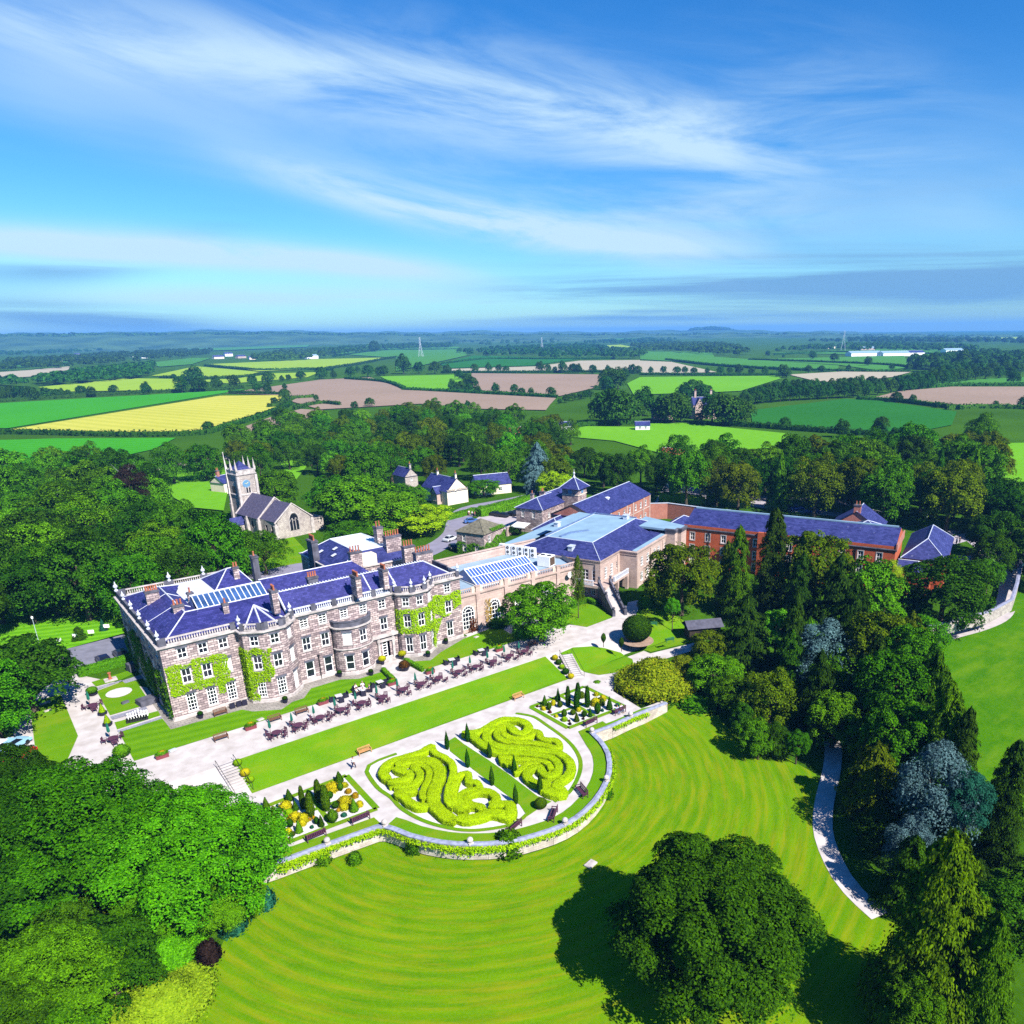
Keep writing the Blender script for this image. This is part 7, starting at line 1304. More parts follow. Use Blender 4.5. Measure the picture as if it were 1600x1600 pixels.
def table_proto(name, label, m, r=0.62, h=0.74, square=False, top=None):
    t = empty(name, label, 'table'); b = MB()
    if square: b.box(-r, r, -r, r, h-0.05, h)
    else: b.lathe([(0, h), (r, h), (r, h-0.05), (0, h-0.05)], 16)
    b.build('tabletop', top or m, t)
    for sx in (-1, 1):
        for sy in (-1, 1): b = MB(); k = r*0.62 if not square else r*0.88; b.box(sx*k-0.04, sx*k+0.04, sy*k-0.04, sy*k+0.04, 0, h-0.052); b.build('leg', m, t)
    return t
def parasol_proto(name, label):
    t = empty(name, label, 'parasol'); b = MB(); b.tube([(0, 0, 0), (0, 0, 2.35)], 0.03, 6); b.build('pole', M_bwood, t); b = MB(); b.lathe([(0.22, 0), (0.26, 0.02), (0.24, 0.07), (0.05, 0.1), (0, 0.1)], 10); b.build('base', M_black, t)
    b = MB(); n = 10; prof = [(0.15, 1.12), (0.20, 1.3), (0.19, 1.6), (0.13, 2.05), (0.04, 2.4), (0.0, 2.46)]
    for (r0, z0), (r1, z1) in zip(prof, prof[1:]):
        for k in range(n):
            a, c = 2*math.pi*k/n, 2*math.pi*(k+1)/n; f = lambda r, t_, kk: (r*(1 if kk % 2 else 0.62)*math.cos(t_), r*(1 if kk % 2 else 0.62)*math.sin(t_))
            b.face([(*f(r0, a, k), z0), (*f(r0, c, k+1), z0), (*f(r1, c, k+1), z1), (*f(r1, a, k), z1)][:4 if r1 > 0 else 3])
    b.build('canopy', M_green, t); return t
def bench_proto(name, label, m, L=1.8):
    t = empty(name, label, 'bench'); b = MB(); h = L/2
    for k in range(5): b.box(-h, h, -0.28+k*0.11, -0.19+k*0.11, 0.42, 0.46)
    b.build('seat', m, t); b = MB(); b.box(-h, h, 0.27, 0.33, 0.88, 0.97)
    for k in range(11): x = -h+0.1+k*(L-0.2)/10; b.box(x-0.035, x+0.035, 0.285, 0.315, 0.5, 0.877)
    b.box(-h, h, 0.27, 0.325, 0.47, 0.53); b.build('backrest', m, t)
    for sx in (-1, 1):
        for y, z in ((-0.28, 0.64), (0.3, 0.87)): b = MB(); b.box(sx*(h-0.04)-0.04, sx*(h-0.04)+0.04, y-0.035, y+0.035, 0, z); b.build('leg', m, t)
        b = MB(); b.box(sx*(h-0.04)-0.05, sx*(h-0.04)+0.05, -0.32, 0.25, 0.642, 0.69); b.build('armrest', m, t)
    return t
CH = chair_proto('garden_chair', 'x', M_pwood); TB = table_proto('garden_table', 'x', M_pwood, 0.68); PA = parasol_proto('parasol', 'x'); TUB = tub_proto('rattan_chair', 'x', M_rattan); TB2 = table_proto('rattan_table', 'x', M_rattan, 0.5, 0.72, True, M_cloth)
B1 = bench_proto('garden_bench', 'x', M_pwood, 1.9); B2 = bench_proto('garden_bench', 'x', M_bwood, 1.8); B3 = bench_proto('garden_bench', 'x', M_lwood, 1.8); B4 = bench_proto('garden_bench', 'x', M_greenwood, 1.5)
SETS = [(433, 1151), (467, 1139), (501, 1127), (534, 1115), (566, 1104), (599, 1095), (631, 1083), (659, 1074), (686, 1065), (717, 1055), (744, 1047), (771, 1039), (797, 1030), (820, 1023)]
sidew = ['house', 'right hand', 'garden', 'left hand']
RC = random.Random(5)
for i, (px, py) in enumerate(SETS):
    p = P(px, py, 0.0); nm = ordn[i]; place(TB, p, RC.uniform(0, 1), None, 'round wooden table of the %s parasol set from the left on the terrace' % nm, 'terrace tables under the parasols')
    place(PA, (p.x-0.5, p.y+0.95, 0), RC.uniform(0, 6), RC.uniform(0.95, 1.05), '%s closed green parasol from the left along the terrace' % nm, 'closed green parasols on the terrace')
    for k in range(4):
        a = R(90)-k*R(90)+RC.uniform(-0.35, 0.35)+0.5; rr = 1.05+RC.uniform(-0.05, 0.25); place(CH, (p.x+math.cos(a)*rr, p.y+math.sin(a)*rr, 0), a-R(90)+RC.uniform(-0.25, 0.25), None, 'wooden armchair on the %s side of the %s parasol set from the left' % (sidew[k], nm), 'wooden armchairs round the parasol tables')
R2 = [(530, 1093, 3), (594, 1071, 3), (706, 1036, 3), (752, 1021, 3)]
for i, (px, py, n) in enumerate(R2):
    p = P(px, py, 0.0); nm = ordn[i]; place(TB2, p, RC.uniform(-0.2, 0.2), None, '%s black rattan table from the left along the lawn edge' % nm, 'black rattan tables')
    for k, a in enumerate((R(178), R(2), R(265))): place(TUB, (p.x+math.cos(a)*1.05, p.y+math.sin(a)*1.05, 0), a-R(90)+RC.uniform(-0.2, 0.2), None, 'black rattan chair on the %s side of the %s rattan table from the left' % (['left', 'right', 'garden'][k], nm), 'black rattan chairs')
fa_ = 0.0
for px, py, rz, lab in [(346, 1156, R(180), 'brown bench on the terrace edge left of the first parasol set'), (430, 1127, R(180), 'brown bench behind the first parasol set'), (472, 1115, R(180), 'brown bench behind the second parasol set'), (833, 1010, R(180), 'brown bench at the right end of the terrace edge'), (345+0, 1117, R(180), 'brown bench on the paving under the ivy of the mansion')]:
    place(B2, P(px, py, 0.03), rz*0, None, lab, 'brown terrace benches')
for px, py, rz, lab in [(448, 1314-2, R(4), 'purple bench left of the bench bay below the left gravel bed'), (494, 1310, R(0), 'purple bench below the left gravel bed nearest the trees'), (563, 1283, R(0), 'purple bench below the right corner of the left gravel bed'), (803, 1297, R(18), 'purple bench at the bottom of the parterre walk'), (864, 1277, R(40), 'purple bench on the lower right bend of the parterre walk'), (909, 1241, R(75), 'purple bench on the right bend of the parterre walk'), (922, 1132, R(0), 'purple bench below the right gravel bed'), (967, 1114, R(0), 'purple bench with two people below the right gravel bed')][1:]:
    place(B1, P(px, py, GARD+0.01), rz+R(180), 1.15, lab, 'purple benches of the parterre')
for px, py, lab in [(570, 1177, 'honey brown bench at the foot of the bank left of the parterre'), (810, 1092, 'honey brown bench at the foot of the bank right of the parterre')]: place(B3, P(px, py, GARD+0.01), 0, None, lab, 'honey brown benches')
for px, py, rz, lab in [(1020, 978, -0.6, 'dark green bench beside the clipped yew ball'), (1046, 1003, -0.3, 'dark green bench under the young tree on the right lawn')]: place(B4, P(px, py, 0.05), rz+R(180), None, lab, 'dark green benches')
for o in (CH, TB, PA, TUB, TB2, B1, B2, B3, B4): pass
# planters
def planter(px, py, label, w_=1.5, z=0.0):
    p = P(px, py, z); t = empty('flower_planter', label, 'planter', p, 0, 'wooden flower troughs on the terrace'); b = MB(); b.prism([(-w_/2, -0.3), (w_/2, -0.3), (w_/2, 0.3), (-w_/2, 0.3)], 0, 0.5); b.box(-w_/2-0.05, w_/2+0.05, -0.35, 0.35, 0.502, 0.56); b.build('trough', mat('maroon_wood', (0.16, 0.035, 0.045), 0.6, 0.2, 4.0), t)
    c = link('flowers', PRO['low'][0][0], t); c.location = (0, 0, 0.5); c.scale = (w_*1.0, 0.65, 0.45); colour(c, LF['bright'])
    f = link('blossom', PRO['low'][1][0], t); f.location = (0.1, 0, 0.62); f.scale = (w_*0.6, 0.4, 0.42); colour(f, LF['orange'])
for i, (px, py) in enumerate([(254, 1184), (392, 1139), (505, 1100), (613, 1070), (672, 1052), (780, 1017)]): planter(px, py, '%s maroon flower trough from the left along the terrace lawn edge' % ordn[i])
def pot(px, py, label, h=0.5, r=0.35, leaf=None, key='ball', ph=0.8, mpot=None, z=0.0, pw=1.0):
    p = P(px, py, z); t = empty('plant_pot', label, 'plant pot', p, 0, 'plant pots'); b = MB(); b.lathe([(r*0.7, 0), (r, h*0.85), (r*1.1, h*0.87), (r*1.1, h), (r*0.9, h), (0, h*0.92)], 10); b.build('pot', mpot or M_rattan, t)
    if leaf: c = link('plant', PRO[key][0][0], t); c.location = (0, 0, h*0.9); c.scale = (pw, pw, ph); colour(c, LF[leaf])
pot(598, 1038, 'pot of yellow flowers left of the mansion door', 0.7, 0.35, 'yellow', 'ball', 0.9, z=0.02, pw=1.3); pot(629, 1030, 'pot of yellow flowers right of the mansion door', 0.7, 0.35, 'yellow', 'ball', 0.9, z=0.02, pw=1.4)
pot(632, 1047, 'big dark planter with flowers in the middle of the entrance path', 0.7, 0.9, 'red', 'low', 0.9, z=0.0, pw=1.6)
for px, py, lab in [(446, 1098, 'small dark pot at the foot of the west bay'), (531, 1057, 'round dark pot left of the bow window'), (580, 1055, 'small dark pot right of the bow window'), (669, 1026, 'small dark pot at the foot of the east bay'), (314, 1122, 'dark pot against the plinth under the ivy'), (697, 1006, 'large dark pot beside the ivy of the east bay')]: pot(px, py, lab, 0.55, 0.42, 'deep', 'ball', 0.6, z=0.03, pw=0.8)
pot(161, 1117, 'round tub with a golden cone bush, the farther of the two by the court', 0.45, 0.6, 'lime', 'cone', 1.35, z=0.02, pw=0.95); pot(169, 1134, 'round tub with a golden cone bush, the nearer of the two by the court', 0.45, 0.6, 'lime', 'cone', 1.35, z=0.02, pw=0.95); pot(145, 1086, 'low bowl with a clipped green bush at the corner of the round bed lawn', 0.4, 0.7, 'hedgeg', 'ball', 1.0, z=0.02, pw=1.6)
topi(192, 1182, 1.8, 1.9, 'egg', 'hedgeg', 'rounded green bush at the left end of the striped lawn', 'bush', 'shrub', z=0)
# three blue chairs by the west bay, courtyard tables
for i, (px, py) in enumerate([(363, 1106), (373, 1103), (382, 1101)]): place(TUB, P(px, py, 0.03), R(180), None, '%s of the three dark blue chairs against the wall by the west bay' % ordn[i], 'three chairs by the west bay')
for i, (px, py, lab) in enumerate([(146, 1108, 'round dark table under the green parasol in the west court'), (178, 1160, 'round dark table at the left edge of the striped lawn')]):
    p = P(px, py, 0); place(TB, p, 0.2, None, lab, 'west court tables'); place(PA, (p.x-0.2, p.y+1.1, 0), 0, 1.1, 'closed green parasol beside the %s' % ('west court table' if i == 0 else 'table at the left edge of the striped lawn'), 'west court parasols')
    for k in range(3): a = R(150+120*k); place(CH, (p.x+math.cos(a)*1.15, p.y+math.sin(a)*1.15, 0), a-R(90), None, '%s armchair at the %s' % (['left', 'near', 'right'][k], 'west court table' if i == 0 else 'table beside the striped lawn'), 'west court armchairs')
for o in (CH, TB, PA, TUB, TB2, B1, B2, B3, B4): drop(o)
# giant chess set: two rows of eight a side
def piece(x, y, m, kind, label, grp):
    h = {'pawn': 0.5, 'rook': 0.62, 'knight': 0.7, 'bishop': 0.8, 'queen': 0.92, 'king': 1.0}[kind]; b = MB(); prof = [(0.2, 0), (0.2, 0.07), (0.13, 0.14), (0.08, 0.3), (0.07, h*0.62), (0.13, h*0.68), (0.07, h*0.72), (0.14, h*0.84), (0.1, h*0.96), (0, h)]; b.lathe(prof, 8)
    if kind == 'king': b.box(-0.03, 0.03, -0.03, 0.03, h, h+0.14); b.box(-0.08, 0.08, -0.03, 0.03, h+0.05, h+0.09)
    if kind == 'knight': b.box(-0.06, 0.06, -0.24, 0.02, h*0.72, h*0.95)
    if kind == 'rook': b.lathe([(0.15, h*0.8), (0.15, h+0.03), (0.1, h+0.03)], 8)
    o = b.build('chess_piece', m, None, True); o.location = (x, y, 0.08); tag(o, label, 'chess piece', grp)
c0, c1 = TT(198, 1125), TT(232, 1118); e_ = (c1-c0); e_.normalize(); f_ = Vector((-e_.y, e_.x, 0)); Lc = (c1-c0).length
M_cw, M_cb = mat('chess_white', (0.8, 0.8, 0.8), 0.4, 0.05), mat('chess_black', (0.015, 0.015, 0.015), 0.4, 0.2)
back = ['rook', 'knight', 'bishop', 'queen', 'king', 'bishop', 'knight', 'rook']
q = MB()
for i in range(8):
    x = Lc*(i+0.5)/8
    for (dy, kind, m, cn_) in ((0.55, None, M_cw, 'white'), (0.0, 'pawn', M_cw, 'white'), (-0.75, 'pawn', M_cb, 'black'), (-1.3, None, M_cb, 'black')):
        k = kind or back[i]; v = c0+e_*x+f_*dy; piece(v.x, v.y, m, k, '%s giant chess %s, %s from the left in its row' % (cn_, k, ordn[i]), 'giant chess set')
# cars
def car(px, py, rz, m, label, z=0.06, sc=1.0, tt=T):
    p = tt(px, py); t = empty('parked_car', label, 'car', (p.x, p.y, p.z+z), rz, 'parked cars'); t.scale = (sc, sc, sc); L_, W_c = 2.15, 0.88
    prof = [(-L_, 0.35), (-L_, 0.78), (-L_+0.1, 0.92), (-1.35, 0.98), (-0.75, 1.0), (0.9, 0.98), (L_-0.35, 0.86), (L_, 0.68), (L_, 0.32)]; b = MB(); n = len(prof)
    for sgn in (-1, 1): b.face([(x, sgn*W_c, z_) for x, z_ in (prof if sgn < 0 else prof[::-1])])
    for i in range(n): (xa, za), (xb, zb_) = prof[i], prof[(i+1) % n]; b.face([(xa, -W_c, za), (xa, W_c, za), (xb, W_c, zb_), (xb, -W_c, zb_)])
    b.build('body', m, t)
    c = MB(); k = 0.72; A = [(-1.6, -0.82, 0.99), (1.05, -0.82, 0.985), (1.05, 0.82, 0.985), (-1.6, 0.82, 0.99)]; Bq = [(-1.1, -k*0.9, 1.44), (0.25, -k*0.9, 1.46), (0.25, k*0.9, 1.46), (-1.1, k*0.9, 1.44)]
    for i in range(4): c.face([A[i], A[(i+1) % 4], Bq[(i+1) % 4], Bq[i]])
    c.build('windows', M_glass, t); r = MB(); r.face([(x, y, z_+0.012) for x, y, z_ in Bq])
    for i in range(4): r.tube([A[i], Bq[i]], 0.05, 4)
    r.build('roof', m, t)
    for sx in (-1.35, 1.35):
        for sy in (-1, 1): w_ = MB(); w_.lathe([(0.0, -0.1), (0.32, -0.1), (0.34, 0), (0.32, 0.1), (0, 0.1)], 12); w_.v = [(sx+a, sy*0.83+c_, 0.33+b_) for a, b_, c_ in w_.v]; w_.build('wheel', M_black, t)
    for sy in (-1, 1): w_ = MB(); w_.box(L_-0.06, L_+0.015, sy*0.62-0.16, sy*0.62+0.16, 0.58, 0.7); w_.build('headlight', M_white, t)
def paint(n, c): return mat('car_paint_'+n, c, 0.25, 0.06, 2.0, 0.6)
car(163, 1036, R(94), paint('navy', (0.01, 0.015, 0.06)), 'dark blue car left of the pair behind the west hedge'); car(190, 1027, R(94), paint('night', (0.008, 0.02, 0.05)), 'dark blue car right of the pair nearest the mansion')
car(708, 858, R(70), paint('black', (0.01, 0.01, 0.012)), 'black car parked in the shade left of the mossy lodge'); car(704, 845, R(20), paint('silver', (0.5, 0.52, 0.56)), 'silver car by the road left of the mossy lodge'); car(737, 817, R(-20), paint('blue', (0.05, 0.12, 0.35)), 'small blue car on the road beside the mossy lodge roof')
for i, (px, py) in enumerate([(772, 806), (785, 808), (798, 806), (808, 803)]): car(px, py, R(112), paint('black', (0.01, 0.01, 0.012)), '%s black car from the left in the row beside the coach house' % ordn[i])
car(1245, 797, R(-30), paint('blue2', (0.03, 0.10, 0.40)), 'blue car left of the pair behind the brick wing'); car(1270, 802, R(-30), paint('blue3', (0.02, 0.07, 0.30)), 'blue car right of the pair behind the brick wing'); car(764, 768, R(10), paint('white', (0.8, 0.8, 0.8)), 'white car in front of the bungalow past the cream cottage')
car(8, 1172, R(40), paint('white', (0.8, 0.8, 0.8)), 'white car among the trees at the left edge'); car(30, 1186, R(40), paint('red', (0.5, 0.02, 0.02)), 'red car half hidden by the left foreground trees'); car(22, 1170, R(40), paint('pale blue', (0.25, 0.45, 0.6)), 'pale blue car beside the white car at the left edge')
car(1582, 884, R(80), paint('silver', (0.5, 0.52, 0.56)), 'silver car at the top of the drive by the right edge'); car(1592, 868, R(60), paint('white', (0.8, 0.8, 0.8)), 'white car under trees at the right edge')
# signs, lamp posts, stones
for i, (px, py) in enumerate([(93, 1008), (120, 1001), (144, 995), (168, 986)]):
    p = T(px, py); t = empty('garden_sign', '%s small white sign from the left along the west drive' % ordn[i], 'sign', (p.x, p.y, p.z), -0.5, 'white signs along the drive'); b = MB(); b.tube([(0, 0, 0), (0, 0, 1.0)], 0.04, 5); b.build('post', M_black, t); b = MB(); b.box(-0.5, 0.5, -0.04, 0.04, 0.7, 1.35); b.build('board', M_white, t)
def lamp(px, py, label, h=5.0):
    p = T(px, py); t = empty('lamp_post', label, 'lamp post', (p.x, p.y, p.z), 0, 'lamp posts'); b = MB(); b.tube([(0, 0, 0), (0, 0, h)], [0.07, 0.045], 6); b.build('pole', mat('lamp_grey', (0.35, 0.42, 0.45), 0.5), t); b = MB(); b.lathe([(0.05, 0), (0.17, 0.1), (0.2, 0.4), (0.05, 0.52), (0, 0.55)], 8, (0, 0, h)); b.build('lantern', M_white, t)
lamp(63, 1012, 'lamp post on the north lawn left of the west drive', 5.5); lamp(26, 1148, 'lamp post beside the trees at the left edge'); lamp(1072, 782, 'lamp post by the bright hedge beyond the brick wall', 5); lamp(1165, 785, 'lamp post behind the brick wing roof', 5); lamp(1448, 812, 'lamp post at the back of the far yard', 5); lamp(1548, 806, 'lamp post near the right trees above the yard', 5)
def slab(px, py, w_, d_, h, m, label, cat, name, z=0.05, rz=0.2, tt=TT):
    p = tt(px, py); b = MB(); b.prism([(-w_/2, -d_/2), (w_/2, -d_/2), (w_/2, d_/2), (-w_/2, d_/2)], 0, h); b.box(-w_/2+0.08, w_/2-0.08, -d_/2+0.06, d_/2-0.06, h+0.002, h+0.03); o = b.build(name, m); o.location = (p.x, p.y, p.z+z); o.rotation_euler = (0, 0, rz); return tag(o, label, cat)
slab(71, 1099, 1.4, 0.7, 0.1, M_dress, 'flat stone slab in the left court lawn, the larger one', 'stone', 'stone_slab'); slab(75, 1111, 0.9, 0.5, 0.1, M_dress, 'small flat stone slab in the left court lawn', 'stone', 'stone_slab'); slab(407, 1125, 0.9, 0.6, 0.12, M_dress, 'small pale ground plate in front of the west bay lawn', 'plate', 'ground_plate'); slab(270, 1173, 0.9, 0.6, 0.12, M_lead, 'blue grey ground plate beside the left flower trough', 'plate', 'ground_plate'); slab(744, 996, 0.9, 0.6, 0.1, M_dress, 'small ground plate on the lawn before the orangery', 'plate', 'ground_plate'); slab(196, 1099, 1.0, 0.5, 0.3, M_dark, 'dark stone block beside the round bed', 'stone', 'stone_block'); slab(230, 1099, 2.4, 2.0, 0.8, M_dark, 'dark stone tank at the corner of the mansion', 'tank', 'stone_tank'); slab(210, 1047, 1.8, 1.6, 1.3, M_dark, 'dark box store beside the hedge at the west wall', 'store', 'stone_store'); slab(923, 1352, 1.3, 0.9, 0.15, M_dress, 'pale stone slab lying in the mown lawn', 'stone', 'stone_slab', z=0.1, tt=T)
p = TT(186, 1083); q = MB(); q.lathe([(1.75, 0), (1.8, 0.08), (1.6, 0.1), (0, 0.12)], 24); o = q.build('round_bed', M_bed); o.location = (p.x, p.y, 0.05); tag(o, 'round pale gravel bed in the square west lawn', 'flower bed')
p = TT(173, 1063); t = empty('sundial', 'terracotta coloured sundial pedestal on a pale base in the west garden', 'sundial', (p.x, p.y, 0.05)); q = MB(); q.prism([(-0.9, -0.7), (0.9, -0.7), (0.9, 0.7), (-0.9, 0.7)], 0, 0.2); q.build('base', M_dress, t); q = MB(); q.lathe([(0.3, 0.2), (0.3, 0.35), (0.18, 0.45), (0.15, 1.1), (0.28, 1.2), (0.28, 1.3), (0, 1.3)], 8); q.build('pedestal', M_terra, t)
q = MB(); p = P(855, 899, 9.0); 
t = empty('satellite_dish', 'white round dish mounted on the orangery end wall', 'dish', (90.6, 113.3, 6.4)); q = MB(); q.lathe([(0, 0.25), (0.3, 0.2), (0.6, 0.02), (0.62, 0.06), (0.3, 0.26), (0, 0.3)], 16); q.v = [(a, -0.3+c*1.0-0.2, b_) for a, c, b_ in [(v[0], v[2], v[1]) for v in q.v]]; q.build('dish', M_white, t); q = MB(); q.tube([(0, 0.5, 0), (0, -0.3, 0)], 0.05, 5); q.build('bracket', M_black, t)
p = T(1205*0+787, 812)
aw = fe(45.5, 46.8, 0); t = empty('awning', 'white canvas awning at the side of the coach house', 'awning', aw, EA+R(180)); q = MB(); q.face([(-1.0, -2.2, 3.2), (2.2, -2.2, 2.7), (2.2, 2.2, 2.7), (-1.0, 2.2, 3.2)]); q.face([(2.2, -2.2, 2.7), (2.2, -2.2, 2.4), (2.2, 2.2, 2.4), (2.2, 2.2, 2.7)]); q.v = [(a, b_, c+0.0) for a, b_, c in q.v]; q.build('canvas', M_white, t); q = MB()
for sy in (-2.1, 2.1): q.tube([(2.1, sy, 0), (2.1, sy, 2.6)], 0.05, 5)
q.build('posts', M_black, t)
# far pylons
def pylon(px, py, h, label):
    p = T(px, py); t = empty('pylon', label, 'pylon', (p.x, p.y, zg(p.x, p.y)), 0.6, 'lattice pylons'); b = MB(); s0, s1 = h*0.11, h*0.02
    for sx in (-1, 1):
        for sy in (-1, 1): b.tube([(sx*s0, sy*s0, 0), (sx*s1*1.5, sy*s1*1.5, h*0.6), (sx*s1, sy*s1, h)], h*0.006, 3)
    for k in range(7):
        z0, z1 = h*k/7, h*(k+1)/7; r0, r1 = lerp(s0, s1, min(1, k/4.5)), lerp(s0, s1, min(1, (k+1)/4.5))
        for sy in (-1, 1): b.tube([(-r0, sy*r0, z0), (r1, sy*r1, z1)], h*0.004, 3); b.tube([(r0, sy*r0, z0), (-r1, sy*r1, z1)], h*0.004, 3)
    b.build('tower', M_lead, t); c = MB()
    for z, w_ in ((0.68, 0.2), (0.8, 0.16), (0.92, 0.12)): c.tube([(-h*w_, 0, h*z), (0, 0, h*z+h*0.02), (h*w_, 0, h*z)], h*0.006, 3)
    c.build('crossarms', M_lead, t)
pylon(658, 558, 46, 'tall lattice pylon in the green fields left of centre'); pylon(264, 528, 40, 'tiny lattice pylon on the far left plain'); pylon(1317, 548, 50, 'lattice pylon on the far right plain'); pylon(847, 548, 40, 'lattice pylon among far trees at the centre')
# ------------------------------------------------------------------ people: one skinned body, clothes, hair
M_skin = mat('skin', (0.45, 0.26, 0.18), 0.6, 0.1, 4.0, 0.2)
def grow(name, verts, edges, radii, m, parent, root_i=0, sub=1):
    me = bpy.data.meshes.new(name); me.from_pydata([tuple(v) for v in verts], edges, []); o = link(name, me, parent)
    sk = o.modifiers.new('skin', 'SKIN'); sk.use_smooth_shade = True
    for i, r in enumerate(radii): d = me.skin_vertices[0].data[i]; d.radius = (r, r); d.use_root = (i == root_i)
    if sub: sb = o.modifiers.new('sub', 'SUBSURF'); sb.levels = sub; sb.render_levels = sub
    me.materials.append(m); return o
def person(loc, rz, label, shirt, trouser, hair=(0.05, 0.03, 0.02), pose='walk', skirt=False):
    t = empty('person', label, 'person', loc, rz, 'people in the grounds'); hz_ = 0.92
    if pose == 'sit': hz_ = 0.52; kn = [(-0.11, -0.45, 0.5), (0.11, -0.45, 0.5)]; an = [(-0.11, -0.5, 0.08), (0.11, -0.48, 0.08)]; hands = [(-0.2, -0.36, 0.62), (0.18, -0.38, 0.62)]; el = [(-0.27, -0.06, 0.72), (0.27, -0.08, 0.72)]
    elif pose == 'walk': kn = [(-0.1, -0.18, 0.5), (0.1, 0.05, 0.48)]; an = [(-0.1, -0.28, 0.08), (0.1, 0.33, 0.13)]; hands = [(-0.27, 0.16, 0.82), (0.27, -0.28, 0.86)]; el = [(-0.28, 0.1, 1.08), (0.28, -0.04, 1.08)]
    else: kn = [(-0.1, -0.02, 0.48), (0.1, 0.0, 0.48)]; an = [(-0.11, 0.0, 0.08), (0.12, 0.02, 0.08)]; hands = [(-0.3, -0.08, 0.8), (0.26, -0.25, 1.0)]; el = [(-0.29, 0.02, 1.08), (0.3, 0.0, 1.1)]
    V = [(0, 0, hz_), (0, 0, hz_+0.25), (0, 0, hz_+0.48), (0, -0.01, hz_+0.58), (0, -0.03, hz_+0.70), (0, -0.02, hz_+0.80)]; Ed = [(0, 1), (1, 2), (2, 3), (3, 4), (4, 5)]; Rr = [0.145, 0.125, 0.15, 0.06, 0.085, 0.085]
    for i, s in enumerate((-1, 1)):
        b = len(V); V += [(s*0.1, 0, hz_-0.06), kn[i], an[i], (an[i][0], an[i][1]-0.17, an[i][2]-0.04)]; Ed += [(0, b), (b, b+1), (b+1, b+2), (b+2, b+3)]; Rr += [0.095, 0.065, 0.045, 0.04]
        b = len(V); V += [(s*0.19, 0, hz_+0.47), el[i], hands[i]]; Ed += [(2, b), (b, b+1), (b+1, b+2)]; Rr += [0.06, 0.045, 0.034]
        hx, hy, hz2 = hands[i]; dx = Vector(hands[i])-Vector(el[i]); dx.normalize(); n0 = len(V)
        for k in range(5):
            o_ = (k-2)*0.018; L_ = 0.09 if k not in (0, 4) else 0.07; V += [(hx+o_, hy, hz2-0.03), tuple(Vector((hx+o_*1.4, hy-0.01, hz2-0.03))+dx*L_)]; Ed += [(b+2, len(V)-2), (len(V)-2, len(V)-1)]; Rr += [0.010, 0.008]
    grow('body', V, Ed, Rr, M_skin, t)
    ms, mt_ = mat('cloth_%.2f_%.2f_%.2f' % shirt, shirt, 0.85, 0.1), mat('cloth_%.2f_%.2f_%.2f' % trouser, trouser, 0.85, 0.1)
    sv = [(0, 0, hz_-0.02), (0, 0, hz_+0.25), (0, 0, hz_+0.47)]; se = [(0, 1), (1, 2)]; sr = [0.165, 0.148, 0.17]
    for i, s in enumerate((-1, 1)): b = len(sv); sv += [(s*0.19, 0, hz_+0.47), el[i]]; se += [(2, b), (b, b+1)]; sr += [0.078, 0.06]
    grow('shirt', sv, se, sr, ms, t)
    tv = [(0, 0, hz_+0.02)]; te = []; tr_ = [0.16]
    for i, s in enumerate((-1, 1)): b = len(tv); tv += [(s*0.1, 0, hz_-0.07), kn[i], an[i]]; te += [(0, b), (b, b+1), (b+1, b+2)]; tr_ += [0.112, 0.082, 0.062]
    grow('trousers', tv, te, tr_, mt_, t)
    b = MB(); b.lathe([(0.098, -0.02), (0.105, 0.05), (0.07, 0.10), (0, 0.115)], 10, (0, 0.01, hz_+0.81)); b.build('hair', mat('hair_%.2f' % hair[0], hair, 0.9), t, True)
    b = MB(); b.box(-0.012, 0.012, -0.135, -0.10, hz_+0.72, hz_+0.765)
    b.build('nose', M_skin, t)
    for s in (-1, 1): b = MB(); b.box(s*0.033-0.012, s*0.033+0.012, -0.118, -0.104, hz_+0.775, hz_+0.79); b.build('eye', M_black, t)
    b = MB(); b.box(-0.025, 0.025, -0.116, -0.104, hz_+0.685, hz_+0.695); b.build('mouth', mat('lips', (0.3, 0.08, 0.07), 0.6), t)
    return t
p = P(553, 1201, GARD); person((p.x, p.y, p.z+0.01), R(115), 'person in white shirt and dark trousers walking on the path left of the parterre', (0.75, 0.74, 0.78), (0.02, 0.025, 0.07))
p = P(967, 1113, GARD); person((p.x-0.4, p.y-0.05, p.z), R(0), 'person in pale blue seated on the left of the far right bench', (0.35, 0.45, 0.75), (0.10, 0.13, 0.3), pose='sit'); person((p.x+0.4, p.y-0.05, p.z), R(0), 'person in grey and navy seated on the right of the far right bench', (0.6, 0.6, 0.68), (0.03, 0.04, 0.09), pose='sit')
p = P(566, 1082, 0.0)
for i, (a, sh_, lab) in enumerate([(200, (0.8, 0.8, 0.8), 'person in white seated at the left of the busy table'), (255, (0.7, 0.72, 0.8), 'person in pale grey seated at the near side of the busy table'), (330, (0.05, 0.06, 0.15), 'person in navy seated at the right of the busy table'), (60, (0.8, 0.78, 0.8), 'person in white seated at the far side of the busy table'), (120, (0.75, 0.7, 0.75), 'person in pale pink seated at the far left of the busy table')]):
    person((p.x+math.cos(R(a))*1.15, p.y+math.sin(R(a))*1.15, 0.0), R(a-90), lab, sh_, (0.03, 0.035, 0.08), pose='sit', hair=(0.25, 0.2, 0.16) if i % 2 else (0.05, 0.03, 0.02))
    c = tub_proto('rattan_chair', 'black rattan chair at the busy table under the %s' % ['person in white on the left', 'person in pale grey', 'person in navy', 'person in white at the far side', 'person in pale pink'][i], M_rattan); c.location = (p.x+math.cos(R(a))*1.18, p.y+math.sin(R(a))*1.18, 0); c.rotation_euler = (0, 0, R(a-90)); c['group'] = 'black rattan chairs'
